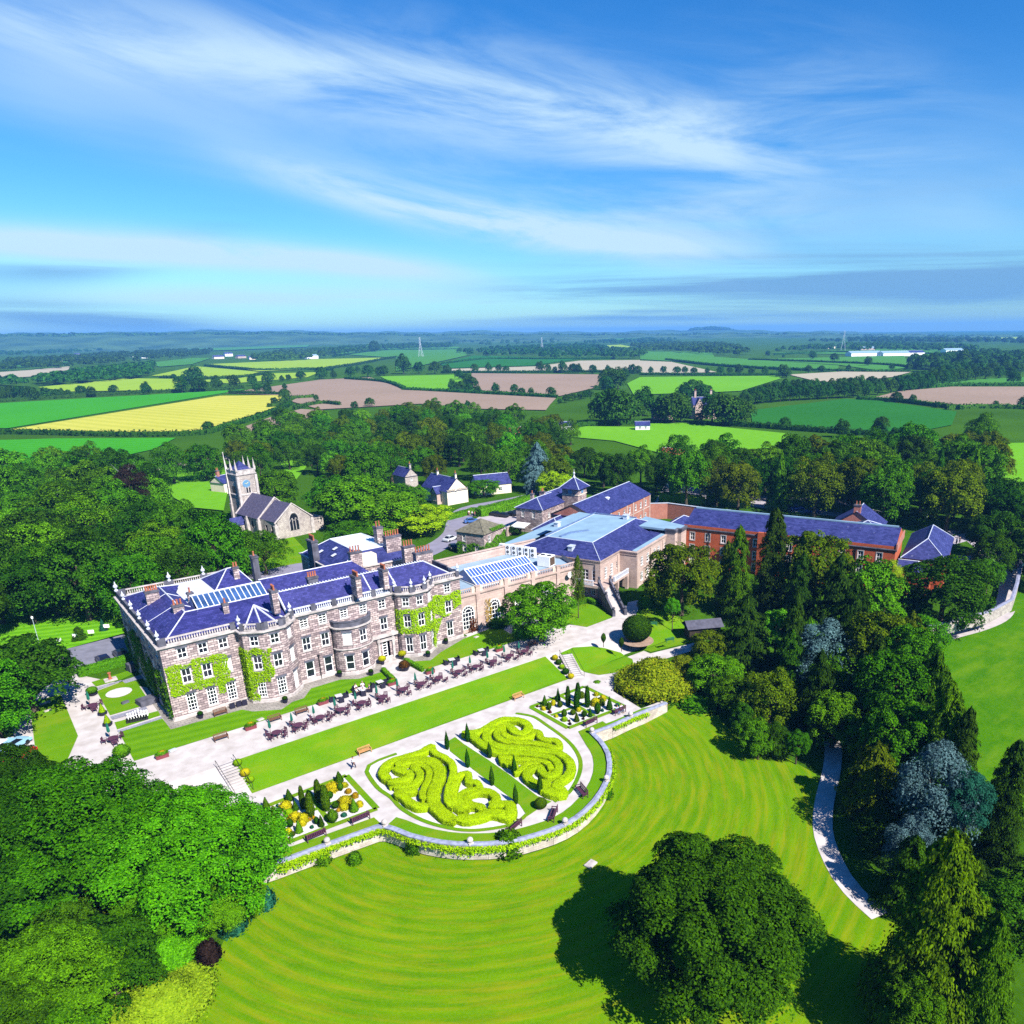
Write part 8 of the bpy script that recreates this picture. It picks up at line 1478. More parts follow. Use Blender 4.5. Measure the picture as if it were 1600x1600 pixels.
c = table_proto('rattan_table', 'black rattan table in the middle of the seated group', M_rattan, 0.55, 0.72, True, M_cloth); c.location = p; c['group'] = 'black rattan tables'
for i, (px, py, sh_, tr_, lab) in enumerate([(733, 806, (0.7, 0.6, 0.65), (0.3, 0.1, 0.12), 'person in pink walking on the back road by the cottage wall'), (738, 807, (0.65, 0.7, 0.8), (0.05, 0.06, 0.15), 'person in pale blue walking on the back road'), (742, 808, (0.55, 0.1, 0.15), (0.05, 0.05, 0.1), 'person in red top walking on the back road')]):
    p = T(px, py); person((p.x, p.y, p.z+0.07), R(40*i), lab, sh_, tr_)
for i, (px, py) in enumerate([(1489, 848), (1494, 851), (1499, 849)]):
    p = T(px, py); person((p.x, p.y, p.z+0.06), R(70*i), '%s standing person from the left in the pale yard by the pavilion' % ordn[i], [(0.8, 0.8, 0.8), (0.7, 0.75, 0.8), (0.03, 0.03, 0.05)][i], (0.02, 0.02, 0.04), pose='stand')
# ------------------------------------------------------------------ trees one by one
G_RW = 'trees of the garden wood on the right'; G_FL = 'foreground trees at lower left'
for a in [
 # foreground
 (1112, 1432, 290, 13.0, 'near', 'deep', 'big round dark green oak standing alone on the mown lawn', None),
 (105, 1295, 265, 14.0, 'near', 'mid', 'large dark leaved tree at the left edge beside the west court', G_FL), (302, 1328, 245, 12.5, 'near', 'bright', 'large bright green tree in front of the left garden steps', G_FL),
 (-10, 1330, 240, 14.0, 'near', 'deep', 'dark tree cut by the left edge of the picture', G_FL), (75, 1535, 200, 9.5, 'near', 'mid', 'broad green tree in the bottom left corner', G_FL), (0, 1600, 200, 9.0, 'near', 'deep', 'dark tree at the very bottom left corner', G_FL),
 (350, 1400, 110, 6.0, 'near', 'bright', 'low bright green tree between the big bright tree and the mown lawn', G_FL), (235, 1420, 110, 6.0, 'near', 'bright', 'small bright green tree left of the mown lawn edge', G_FL), (15, 1230, 120, 11, 'near', 'deep', 'dark tree at the left edge behind the parked cars', G_FL),
 # left by the drive
 (35, 1045, 150, 12.0, 'mid', 'deep', 'round dark tree at the left edge beside the west drive', None), (-20, 1090, 120, 11.0, 'mid', 'mid', 'tree cut by the left edge below the west drive', None),
 # right of the terrace
 (845, 950, 112, 11.0, 'mid', 'mid', 'round green tree growing in front of the orangery', None),
 (1066, 895, 108, 15.0, 'mid', 'olive', 'large olive green tree in front of the stone wing', G_RW), (1051, 957, 24, 6.5, 'airy', 'bright', 'young slender tree on the lawn by the green bench', G_RW),
 (1152, 905, 56, 19.0, 'cypress', 'conif', 'slender conifer before the middle of the brick wing', G_RW), (1135, 905, 40, 14.0, 'cypress', 'olive', 'slim golden conifer beside the slender conifer', G_RW), (1208, 885, 76, 21.0, 'cypress', 'dkcon', 'tall blue green conifer before the brick wing', G_RW),
 (1275, 885, 105, 18.0, 'mid', 'olive', 'tall olive tree before the right half of the brick wing', G_RW), (1358, 930, 105, 15.0, 'mid', 'bright', 'bright green tree below the right end of the brick wing', G_RW), (1385, 925, 45, 14.0, 'airy', 'straw', 'pale yellowish tree in the middle of the right wood', G_RW),
 (1478, 922, 140, 14.0, 'mid', 'deep', 'broad dark chestnut left of the drive wall', G_RW), (1440, 990, 80, 8.0, 'mid', 'bright', 'light green bush tree at the bend of the drive', G_RW), (1545, 895, 45, 8.0, 'mid', 'bright', 'small bright tree on the verge at the top of the drive', G_RW),
 (1165, 992, 115, 13.0, 'cedar', 'dkcon', 'dark spreading yew behind the summerhouse', G_RW), (1213, 990, 58, 11.0, 'mid', 'bright', 'small bright green tree in the dark of the right wood', G_RW), (1112, 1008, 66, 6.0, 'mid', 'olive', 'olive bush beside the summerhouse', G_RW),
 (1122, 1052, 85, 6.5, 'mid', 'bright', 'light green tree right of the orange tinted dome', G_RW), (1150, 1082, 70, 6.0, 'mid', 'mid', 'mid green tree below the light green tree at the edge of the right lawn', G_RW), (1205, 1088, 92, 9.0, 'mid', 'olive', 'olive tinted tree in the middle of the right wood edge', G_RW),
 (1287, 1022, 95, 11.5, 'airy', 'silver', 'grey leaved tree in the heart of the right wood', G_RW), (1278, 1088, 84, 13.0, 'cedar', 'dkcon', 'dark upright yew above the shaded path', G_RW), (1240, 1000, 60, 16, 'cedar', 'dkcon', 'dark pine behind the grey leaved tree', G_RW), (1310, 945, 110, 17, 'cedar', 'dkcon', 'wide dark pine before the brick wing', G_RW), (1250, 935, 80, 16, 'cedar', 'dkcon', 'dark pine between the tall conifer and the wide pine', G_RW),
 (1372, 1010, 110, 15.0, 'mid', 'olive', 'olive green tree above the middle of the right wood', G_RW), (1425, 1040, 90, 14.0, 'mid', 'mid', 'green tree beside the low end of the drive wall', G_RW), (1330, 985, 90, 17.0, 'cedar', 'dkcon', 'dark pine under the yellowish tree', G_RW),
 (1398, 1085, 115, 15.0, 'mid', 'mid', 'big green tree right of the shaded path top', G_RW), (1452, 1110, 110, 16.0, 'cedar', 'conif', 'drooping cypress at the meadow edge', G_RW), (1405, 1150, 110, 13.0, 'mid', 'mid', 'green tree leaning over the shaded path', G_RW), (1470, 1175, 95, 17.0, 'cypress', 'conif', 'tall drooping conifer beside the meadow, upper one', G_RW), (1500, 1205, 70, 15.0, 'cypress', 'dkcon', 'tall drooping conifer beside the meadow, lower one', G_RW), (1365, 1075, 80, 15, 'cedar', 'dkcon', 'dark fir behind the trees right of the path', G_RW),
 (1180, 1150, 60, 5.5, 'mid', 'mid', 'small bush tree with pale flowers at the edge of the right lawn', G_RW), (1186, 1164, 32, 4.0, 'mid', 'bright', 'little light green shrub at the tip of the right lawn shrubbery', G_RW), (1212, 1155, 46, 5.0, 'mid', 'deep', 'dark rounded shrub at the corner of the right lawn shrubbery', G_RW), (1246, 1165, 36, 5.0, 'mid', 'mid', 'green shrub next to the shaded path', G_RW), (1095, 1040, 40, 4, 'mid', 'mid', 'small green shrub behind the orange tinted dome', G_RW), (1165, 1120, 50, 5, 'mid', 'deep', 'dark shrub below the mid green tree of the right lawn', G_RW),
 (1468, 1250, 130, 14.0, 'airy', 'silver', 'bare looking blue grey tree among the lower right conifers', None), (1508, 1285, 70, 13.0, 'mid', 'teal', 'teal leaved tree beside the blue grey tree', None), (1572, 1262, 85, 15.0, 'cypress', 'dkcon', 'dark pointed conifer at the right edge', None), (1372, 1300, 70, 5.0, 'mid', 'deep', 'dark low tree beside the sunlit end of the path', None), (1425, 1330, 80, 8, 'airy', 'silver', 'low grey branched tree below the blue grey tree', None),
 (1462, 1478, 215, 20.0, 'bigcypress', 'conif', 'huge conifer with hanging sprays at the lower right', None), (1535, 1560, 120, 15.0, 'bigcypress', 'conif', 'conifer at the right of the huge hanging conifer', None), (1420, 1585, 90, 9.0, 'mid', 'conif', 'leafy tree at the foot of the huge hanging conifer', None), (1665, 1370, 170, 12.0, 'cypress', 'dkcon', 'dark conifer beyond the right edge of the picture', None),
 # around the church and behind the mansion
 (410, 860, 74, 10.0, 'airy', 'mid', 'feathery green tree in front of the church', None), (322, 818, 62, 6.5, 'cedar', 'dkcon', 'dark yew in the churchyard left of the porch', None), (290, 822, 40, 6.0, 'cedar', 'dkcon', 'smaller dark yew left of the churchyard yew', None), (205, 775, 55, 19.0, 'airy', 'maroon', 'half bare brown tree with a bare trunk left of the church', None), (105, 800, 120, 17, 'airy', 'mid', 'tree with pale bare branches in the left wood', None),
 (520, 775, 80, 13.0, 'mid', 'mid', 'green tree right of the church east window', None), (560, 775, 120, 15.0, 'mid', 'bright', 'large bright tree behind the rear wing chimneys', None), (610, 800, 110, 11.0, 'mid', 'bright', 'bright rounded tree at the corner of the back road', None), (660, 808, 90, 8.0, 'mid', 'lime', 'yellow green shrubbery at the bend of the back road', None), (548, 830, 70, 7.0, 'mid', 'mid', 'low green tree between church and rear wing', None), (345, 860, 90, 9.0, 'mid', 'bright', 'bright green tree behind the west roof of the mansion', None), (275, 870, 110, 11.0, 'mid', 'mid', 'green tree behind the left end of the mansion', None), (430, 765, 70, 13, 'mid', 'mid', 'green tree right of the church tower', None),
 (147, 935, 24, 6.0, 'spruce', 'olive', 'narrow golden conifer on the north lawn', None), (50, 930, 130, 6.5, 'mid', 'bright', 'low wide bright shrubbery along the north lawn', None), (110, 945, 40, 4.0, 'mid', 'mid', 'rounded green shrub at the back of the north lawn', None), (123, 990, 24, 2.6, 'cedar', 'deep', 'small dark shrub beside the drive signs', None), (160, 977, 14, 2.4, 'spruce', 'teal', 'tiny blue spruce beside the drive signs', None), (186, 975, 14, 1.6, 'cedar', 'deep', 'tiny dark shrub against the mansion corner', None),
 (622, 772, 60, 8.5, 'mid', 'mid', 'green tree hiding the small grey house by the cream cottage', None), (652, 772, 34, 6.0, 'mid', 'bright', 'small tree between the grey house and the cream cottage', None), (755, 760, 50, 6.0, 'mid', 'bright', 'small round tree in front of the white bungalow', None), (840, 735, 62, 17.0, 'cedar', 'silver', 'blue grey cedar in the middle wood', None), (868, 755, 55, 9.0, 'mid', 'lime', 'yellow green tree left of the clock turret', None), (805, 826, 22, 3.0, 'mid', 'deep', 'dark clipped bush between the mossy lodge and the coach house', None),
]:
    tree(a[0], a[1], a[2], a[3], a[4], a[5], a[6], a[7], name={'cypress': 'conifer_tree', 'bigcypress': 'conifer_tree', 'spruce': 'conifer_tree', 'cedar': 'conifer_tree'}.get(a[4], 'broadleaf_tree'))
p = P(903, 920, 6.0); tree_at(p.x, p.y, 0, 1.3, 12.0, 'airy', 'olive', 'tall thin olive tree at the corner of the stone wing', squash=4.2)
# dome of a weeping maple, ground shrubs, creeper tree by the orangery
def dome_at(px, py, wpx, h, leaf, label, key='dome', name='weeping_tree', cat='tree'):
    p = T(px, py); r = wpx/2*depth(p)/FPX; o = link(name, PRO[key][0][0]); o.location = (p.x, p.y, p.z-0.05); o.scale = (r, r, h) if key == 'dome' else (2*r, 2*r, h); colour(o, LF[leaf]); return tag(o, label, cat)
dome_at(1023, 1074, 118, 5.2, 'acer', 'wide weeping maple dome of orange green leaves beside the gravel path'); dome_at(1066, 1060, 66, 4.4, 'acer', 'smaller weeping maple dome behind the wide maple dome')
for px, py, wpx, h, leaf, label in [(366, 1452, 40, 2.2, 'teal', 'teal low shrub at the edge of the mown lawn'), (414, 1416, 32, 2.0, 'teal', 'teal shrub at the foot of the bright tree by the retaining wall'), (328, 1500, 34, 2.0, 'maroon', 'maroon leaved shrub at the edge of the mown lawn'), (250, 1570, 150, 1.8, 'straw', 'broad feathery pale green shrub at the lower left of the mown lawn'), (255, 1490, 120, 2.4, 'bright', 'low spreading bright shrub above the feathery shrub'), (140, 1420, 70, 2.0, 'olive', 'brownish shrub in the clearing between the lower left trees'), (183, 983+0, 26, 4.2, 'red', 'x', )][:6]:
    dome_at(px, py, wpx, h, leaf, label, 'low' if wpx < 60 else 'dome', 'shrub', 'shrub')
dome_at(736, 984, 22, 3.2, 'red', 'copper red bush at the foot of the orangery beside the mansion', 'low', 'shrub', 'shrub'); dome_at(778, 978, 30, 1.4, 'mid', 'green shrub under the second arched window', 'low', 'shrub', 'shrub'); dome_at(822, 992, 40, 1.6, 'bright', 'low bright shrub at the foot of the tree before the orangery', 'low', 'shrub', 'shrub'); dome_at(1010, 947, 26, 2.6, 'hedgeg', 'rounded bush at the foot of the outside stair', 'low', 'shrub', 'shrub'); dome_at(933, 1070-0, 14, 0.7, 'hedgeg', 'tiny sapling on the island lawn', 'low', 'shrub', 'shrub'); dome_at(1090, 1100, 60, 1.0, 'mid', 'low green shrub at the shaded side of the maple', 'low', 'shrub', 'shrub')
ivy('wall_shrub', [((70.6, 113.55, 0.3), (1.6, 0, 0), (0, 0, 5.4), lambda s, t: abs(s-0.5) < 0.5-0.25*abs(t-0.5))], 0.2, 'orange', 'thin golden climber beside the second arched window of the orangery', 'climbing plant', None, 0.7, 0.35, 21)
lawn([T(*p) for p in [(60, 1420), (105, 1370), (130, 1375), (125, 1410), (80, 1450), (40, 1480)]], M_lawn, zg, 0.08)
# ------------------------------------------------------------------ woods: individual trees scattered over an area seen at canopy height
def inside(p, poly):
    c = False; n = len(poly)
    for i in range(n):
        a, b = poly[i], poly[(i+1) % n]
        if (a[1] > p[1]) != (b[1] > p[1]) and p[0] < (b[0]-a[0])*(p[1]-a[1])/(b[1]-a[1])+a[0]: c = not c
    return c
def wood(poly_px, hmid, spacing, keys, leafs, label, group, seed, hr=(12, 17), rr=(0.34, 0.46), maxn=200, avoid=()):
    rng = random.Random(seed); poly = [(P(x, y, hmid*0.62).x, P(x, y, hmid*0.62).y) for x, y in poly_px]; x0, x1 = min(p[0] for p in poly), max(p[0] for p in poly); y0, y1 = min(p[1] for p in poly), max(p[1] for p in poly); got = []; tries = 0
    while len(got) < maxn and tries < 9000:
        tries += 1; q = (rng.uniform(x0, x1), rng.uniform(y0, y1))
        if not inside(q, poly): continue
        sp = spacing*(1+math.hypot(*q)/1500)
        if any((q[0]-g[0])**2+(q[1]-g[1])**2 < sp*sp for g in got): continue
        got.append(q); h = rng.uniform(*hr); k = rng.choice(keys); r = h*rng.uniform(*rr)*(0.62 if k in ('cypress', 'spruce') else 1); lf = rng.choice(leafs)
        cn = {'deep': 'dark green', 'mid': 'mid green', 'bright': 'light green', 'olive': 'olive green', 'conif': 'green', 'dkcon': 'dark', 'silver': 'grey green'}[lf]
        tree_at(q[0], q[1], zg(*q), r, h, k, lf, label % (cn+(' conifer' if PRO[k][0][1] == 'c' else ' broadleaf tree')), group, name='conifer_tree' if PRO[k][0][1] == 'c' else 'broadleaf_tree')
    return len(got)
NW = 0
NW += wood([(-60, 745), (60, 728), (170, 716), (228, 742), (236, 805), (330, 838), (390, 862), (330, 880), (260, 900), (185, 920), (60, 905), (-60, 915)], 14, 7.2, ['mid', 'mid', 'airy'], ['mid', 'mid', 'deep', 'bright'], '%s of the dense wood behind the west lawn', 'trees of the west wood', 1, (12, 17), (0.36, 0.48), 72)
NW += wood([(-60, 860), (20, 830), (60, 880), (30, 930), (-60, 960)], 12, 6.5, ['mid'], ['deep'], '%s at the left edge behind the north lawn', 'trees at the left edge', 2, (10, 14), (0.4, 0.5), 8)
NW += wood([(225, 716), (330, 696), (420, 662), (470, 652), (560, 645), (690, 637), (870, 648), (905, 668), (850, 690), (880, 702), (960, 712), (1005, 722), (1050, 735), (1010, 742), (930, 735), (840, 732), (790, 728), (735, 724), (640, 728), (600, 740), (520, 735), (505, 712), (430, 712), (420, 740), (405, 740), (400, 708), (350, 716), (250, 730)], 14, 8.4, ['mid', 'mid', 'mid', 'airy'], ['mid', 'mid', 'deep', 'bright', 'olive'], '%s in the wide wood behind the church and cottages', 'trees of the middle wood', 3, (10, 15), (0.36, 0.5), 120)
NW += wood([(1015, 728), (1110, 714), (1240, 718), (1330, 712), (1420, 702), (1530, 676), (1556, 705), (1545, 750), (1500, 772), (1400, 768), (1200, 752), (1060, 744)], 16, 7.6, ['mid', 'mid', 'mid', 'spruce', 'airy'], ['deep', 'mid', 'mid', 'deep', 'olive'], '%s in the tall wood beyond the brick wing', 'trees of the north east wood', 4, (13, 19), (0.34, 0.46), 75)
NW += wood([(1530, 780), (1620, 765), (1680, 790), (1680, 870), (1600, 860), (1540, 830)], 13, 8, ['mid'], ['deep', 'mid'], '%s at the right edge above the drive', 'trees at the right edge', 5, (10, 15), (0.36, 0.46), 12)
NW += wood([(1230, 960), (1330, 930), (1440, 960), (1470, 1040), (1500, 1160), (1480, 1210), (1420, 1180), (1330, 1150), (1310, 1080), (1240, 1040)], 9, 6.6, ['mid', 'cedar', 'mid'], ['deep', 'olive', 'mid'], '%s filling the heart of the garden wood', 'filling trees of the garden wood', 6, (8, 12), (0.36, 0.48), 22)
NW += wood([(1370, 1240), (1440, 1230), (1560, 1330), (1620, 1430), (1540, 1400), (1430, 1330)], 6, 6.0, ['mid', 'cedar'], ['deep', 'dkcon'], '%s in the shade of the lower right conifers', 'undergrowth trees at lower right', 7, (5, 9), (0.4, 0.55), 14)
NW += wood([(-60, 1180), (60, 1230), (200, 1330), (200, 1480), (0, 1640), (-60, 1640)], 6, 6.5, ['mid'], ['mid', 'deep', 'bright'], '%s low among the lower left trees', 'undergrowth trees at lower left', 8, (5, 8), (0.42, 0.55), 10)
# bare trunks seen in the left wood
for px, py, h, lab in [(112, 815, 13, 'pale bare dead tree standing among the leaves of the left wood'), (212, 790, 15, 'reddish bare trunk left of the churchyard')]:
    p = T(px, py+20); t = empty('dead_tree', lab, 'tree', p); b = MB(); rng = random.Random(h); b.tube([(0, 0, 0), (0.2, 0, h*0.5), (0.1, 0.2, h)], [0.35, 0.25, 0.08], 7); b.build('trunk', M_barkgrey if h == 13 else mat('red_bark', (0.10, 0.035, 0.03), 0.9), t)
    b = MB()
    for k in range(9): z = h*rng.uniform(0.45, 0.95); a = k*2.4; L_ = rng.uniform(1.5, 3.5); b.tube([(0.15, 0, z), (math.cos(a)*L_*0.6, math.sin(a)*L_*0.6, z+L_*0.5), (math.cos(a)*L_, math.sin(a)*L_, z+L_*1.1)], [0.13, 0.08, 0.02], 4)
    b.build('branches', M_barkgrey, t)
# ------------------------------------------------------------------ field and hedgerow trees: one object each
FT = [0]
def ftree(px, pt, pb, label, group, wf=1.0, hmax=26):
    p = T(px, pb); h = (pb-pt)*depth(p)/FPX*1.02
    i = FT[0]; FT[0] += 1; L = PRO['far']; o = link('field_tree', L[i % len(L)][0]); r = max(1.5, h*0.44*wf*(0.85+0.3*((i*7) % 5)/5)); o.location = (p.x, p.y, zg(p.x, p.y)+h*0.52); o.scale = (r, r, h*0.52); o.rotation_euler = (0, 0, i*1.3); tag(o, label, 'tree', group)
g1 = 'hedgerow trees along the left fields'; l1 = 'round green tree in the hedgerow between the left fields'
for a, t_, b_ in [(55, 335, 400), (105, 335, 400), (160, 335, 400), (235, 340, 395), (285, 345, 390), (310, 345, 390), (345, 350, 380), (410, 330, 380), (463, 335, 385), (570, 325, 368), (733, 315, 375), (912, 290, 365), (1000, 290, 360), (985, 235, 320), (950, 250, 320), (1085, 285, 350), (1175, 280, 345), (1290, 320, 365), (1265, 275, 330), (1345, 260, 320), (1410, 280, 310), (1445, 275, 305), (1505, 258, 302), (1340, 320, 370), (1425, 345, 400), (1425, 320, 350), (1375, 390, 430), (1293, 460, 490), (1582, 375, 405), (870, 270, 295), (15, 340, 405), (650, 350, 368)]: ftree(a/3.2, 500+t_/3.2, 500+b_/3.2, l1, g1)
ftree(1042/3.2, 500+508/3.2, 500+562/3.2, 'lone round tree at the lower corner of the wheat field', None); ftree(1415/3.2, 500+440/3.2, 500+545/3.2, 'big dark tree at the right corner of the wheat field', None)
g2 = 'hedgerow trees across the middle fields'; l2 = 'round green tree in the hedgerow across the middle fields'
for a, t_, b_ in [(10, 235, 295), (70, 255, 295), (155, 238, 290), (240, 228, 285), (320, 230, 280), (300, 235, 280), (420, 180, 270), (495, 215, 270), (575, 210, 270), (635, 225, 270), (775, 220, 262), (845, 218, 260), (895, 225, 260), (930, 230, 262), (1100, 210, 262), (1140, 222, 260), (1215, 210, 265), (1175, 235, 262), (1265, 220, 268), (1290, 222, 268), (1365, 225, 270), (1440, 228, 262), (1560, 225, 270), (1590, 230, 268), (1520, 240, 300), (275, 105, 160), (190, 232, 262)]: ftree(a/3.2+500, 500+t_/3.2, 500+b_/3.2, l2, g2)
g3 = 'trees in and around the ploughed field'; l3 = 'dark tree in or beside the big ploughed field'
for a, t_, b_ in [(175, 410, 450), (250, 390, 435), (695, 250, 300), (740, 270, 335), (665, 300, 355), (700, 310, 360), (745, 320, 362), (790, 330, 368), (765, 285, 340), (880, 318, 368), (972, 325, 370), (1010, 340, 375), (1055, 340, 375), (1157, 335, 382), (740, 405, 440), (1230, 375, 415), (1265, 365, 405), (1300, 360, 400), (1350, 345, 385), (1200, 392, 420), (1325, 355, 395), (1450, 245, 340), (1490, 245, 345), (1430, 280, 350)]: ftree(a/3.2+500, 500+t_/3.2, 500+b_/3.2, l3, g3)
g4 = 'hedgerow trees across the right fields'; l4 = 'small round tree in the hedgerow across the right fields'
for a, t_, b_ in [(45, 197, 225), (97, 195, 225), (155, 195, 228), (187, 195, 225), (225, 198, 228), (280, 200, 225), (335, 195, 228), (375, 198, 225), (412, 188, 228), (465, 198, 228), (520, 195, 230), (595, 190, 240), (610, 200, 240), (702, 190, 222), (755, 190, 218), (868, 188, 212), (718, 132, 165), (810, 140, 175), (950, 155, 192), (532, 128, 150), (1118, 178, 215), (1048, 185, 210), (1180, 145, 205), (1215, 145, 208), (1140, 140, 190), (1340, 130, 200), (597, 145, 158)]: ftree(a/2.667+1000, 500+t_/2.667, 500+b_/2.667, l4, g4)
g5 = 'trees round the dark green field'; l5 = 'tree on the hedge of the big dark green field'
for a, t_, b_ in [(605, 405, 450), (840, 418, 490), (1000, 402, 475), (905, 455, 480), (535, 425, 450), (1068, 300, 345), (1135, 312, 348), (1240, 340, 365), (1590, 320, 370), (1480, 338, 365), (1555, 220, 268), (1060, 450, 500), (1100, 445, 500)]: ftree(a/2.667+1000, 500+t_/2.667, 500+b_/2.667, l5, g5)
g6 = 'dark trees round the gabled manor'; l6 = 'big dark tree beside the gabled manor'
for a, t_, b_ in [(180, 268, 340), (225, 255, 335), (265, 270, 340), (100, 320, 420), (140, 305, 430), (170, 330, 425), (300, 320, 430), (345, 310, 440), (380, 330, 440), (420, 335, 435), (10, 290, 400), (245, 390, 430), (-40, 330, 420), (-90, 300, 440), (-130, 290, 430)]: ftree(a/2.667+1000, 500+t_/2.667, 500+b_/2.667, l6, g6, 1.15)
# the diagonal belt: two ranks of trees from the manor to the right edge
g7 = 'trees of the diagonal belt across the right fields'; l7 = 'green tree of the long diagonal belt across the right fields'; rng = random.Random(8)
top = [(420, 300), (520, 265), (650, 248), (780, 250), (900, 235), (1080, 235), (1200, 205), (1300, 180), (1420, 180), (1600, 175)]; bot = [(420, 360), (520, 345), (650, 335), (780, 328), (900, 322), (1080, 300), (1200, 285), (1300, 262), (1420, 248), (1600, 240)]
for rank in (0, 1):
    for k in range(30):
        t = (k+0.5*rank)/30*9; i = min(8, int(t)); f = t-i; px = lerp(top[i][0], top[i+1][0], f); pt = lerp(top[i][1], top[i+1][1], f); pb = lerp(bot[i][1], bot[i+1][1], f); hgt = (pb-pt)*0.72; off = (pb-pt)*0.26*rank
        ftree(px/2.667+1000, 500+(pb-hgt-off+rng.uniform(-3, 3))/2.667, 500+(pb-off)/2.667, l7, g7, 1.1)
# ------------------------------------------------------------------ far woods that read as one mass, field hedges
def mass(name, poly_px, h, leaf_s, label, n, mkey='far', kind='stuff'):
    """a far wood: crowns by the hundred in one mesh"""
    rng = np.random.default_rng(n+len(poly_px)); rr = random.Random(n); q = [T(*p) for p in poly_px]; poly = [(p.x, p.y) for p in q]; x0, x1 = min(p[0] for p in poly), max(p[0] for p in poly); y0, y1 = min(p[1] for p in poly), max(p[1] for p in poly); VV = []; c = 0; tries = 0
    while c < n and tries < 60000:
        tries += 1; x, y = rr.uniform(x0, x1), rr.uniform(y0, y1)
        if not inside((x, y), poly): continue
        c += 1; hh = h*rr.uniform(0.75, 1.2); r = hh*rr.uniform(0.4, 0.6); m = 90; d = unit(rng, m); d[:, 2] = np.abs(d[:, 2])*0.9-0.15; p = np.array([x, y, zg(x, y)+hh*0.5])+d*np.array([r, r, hh*0.5])*rng.uniform(0.8, 1.05, (m, 1))
        VV.append(leaf_quads(p, d+unit(rng, m)*0.5+np.array([0, 0, 0.3]), np.full(m, r*leaf_s), rng, 0.8))
    V = np.vstack(VV); o = link(name, np_mesh(name, V, quad_idx(len(V)//4), [LF[mkey]])); tag(o, label, 'wood', None, kind)
for i, (poly, h, n, lab) in enumerate([
    ([(-40, 572), (100, 560), (230, 551), (330, 549), (330, 556), (240, 566), (110, 577), (-40, 582)], 14, 420, 'dark belt of far trees around the village on the left plain'), ([(-40, 603), (60, 598), (120, 590), (200, 578), (240, 574), (230, 590), (150, 600), (60, 604), (-40, 606)], 13, 260, 'far wood at the left behind the hedgerow trees'),
    ([(190, 546), (300, 538), (420, 531), (465, 530), (460, 534), (330, 543), (200, 550)], 18, 260, 'dark wood along the far ridge left of centre'), ([(395, 560), (440, 553), (490, 548), (520, 552), (510, 561), (450, 565), (400, 566)], 14, 160, 'rounded far wood behind the farm barns'), ([(490, 552), (560, 545), (640, 541), (716, 540), (700, 545), (600, 548), (520, 557)], 18, 300, 'long dark wood across the centre of the plain'),
    ([(715, 551), (800, 544), (920, 540), (980, 552), (960, 560), (860, 562), (730, 556)], 15, 330, 'dark far wood right of the lattice pylon'), ([(700, 537), (780, 529), (850, 527), (920, 529), (870, 538), (760, 541)], 18, 200, 'blue wood on a rise at the centre horizon'), ([(930, 552), (980, 548), (1010, 550), (1010, 560), (960, 562)], 14, 80, 'small far wood at the right of the centre wood'),
    ([(985, 543), (1030, 538), (1130, 540), (1172, 552), (1170, 561), (1120, 556), (1010, 549)], 17, 260, 'dark domed wood right of centre on the plain'), ([(1205, 552), (1260, 544), (1400, 538), (1530, 545), (1520, 552), (1300, 548)], 14, 300, 'far trees around the factory on the right plain'), ([(1420, 572), (1480, 562), (1540, 556), (1640, 560), (1640, 572), (1480, 582), (1430, 582)], 15, 240, 'dark far wood at the right edge of the plain'),
    ([(1240, 536), (1400, 530), (1640, 533), (1640, 540), (1400, 537)], 18, 260, 'hazy far woods along the right horizon'), ([(560, 534), (640, 531), (700, 530), (700, 534), (600, 538)], 18, 120, 'hazy wood near the horizon left of centre'), ([(-40, 552), (100, 545), (180, 542), (180, 547), (60, 556), (-40, 560)], 16, 260, 'hazy dark woods on the far left plain'), ([(900, 537), (1000, 531), (1060, 533), (1000, 540)], 16, 120, 'hazy wood behind the centre right fields')]):
    mass('far_wood', poly, h, 0.62, lab, n)
def fhedge(pxs, label, h=2.4, w_=2.2, leaf=0.9, group='field hedges'):
    pts = [T(*p) for p in pxs]; d = max(math.hypot(p.x, p.y) for p in pts); hedge(pts, w_*(1+d/2500), h*(1+d/4000), leaf*(0.8+d/900), 'far', 'field_hedge', label, 'hedge', group, 1.2, jit=0.3)
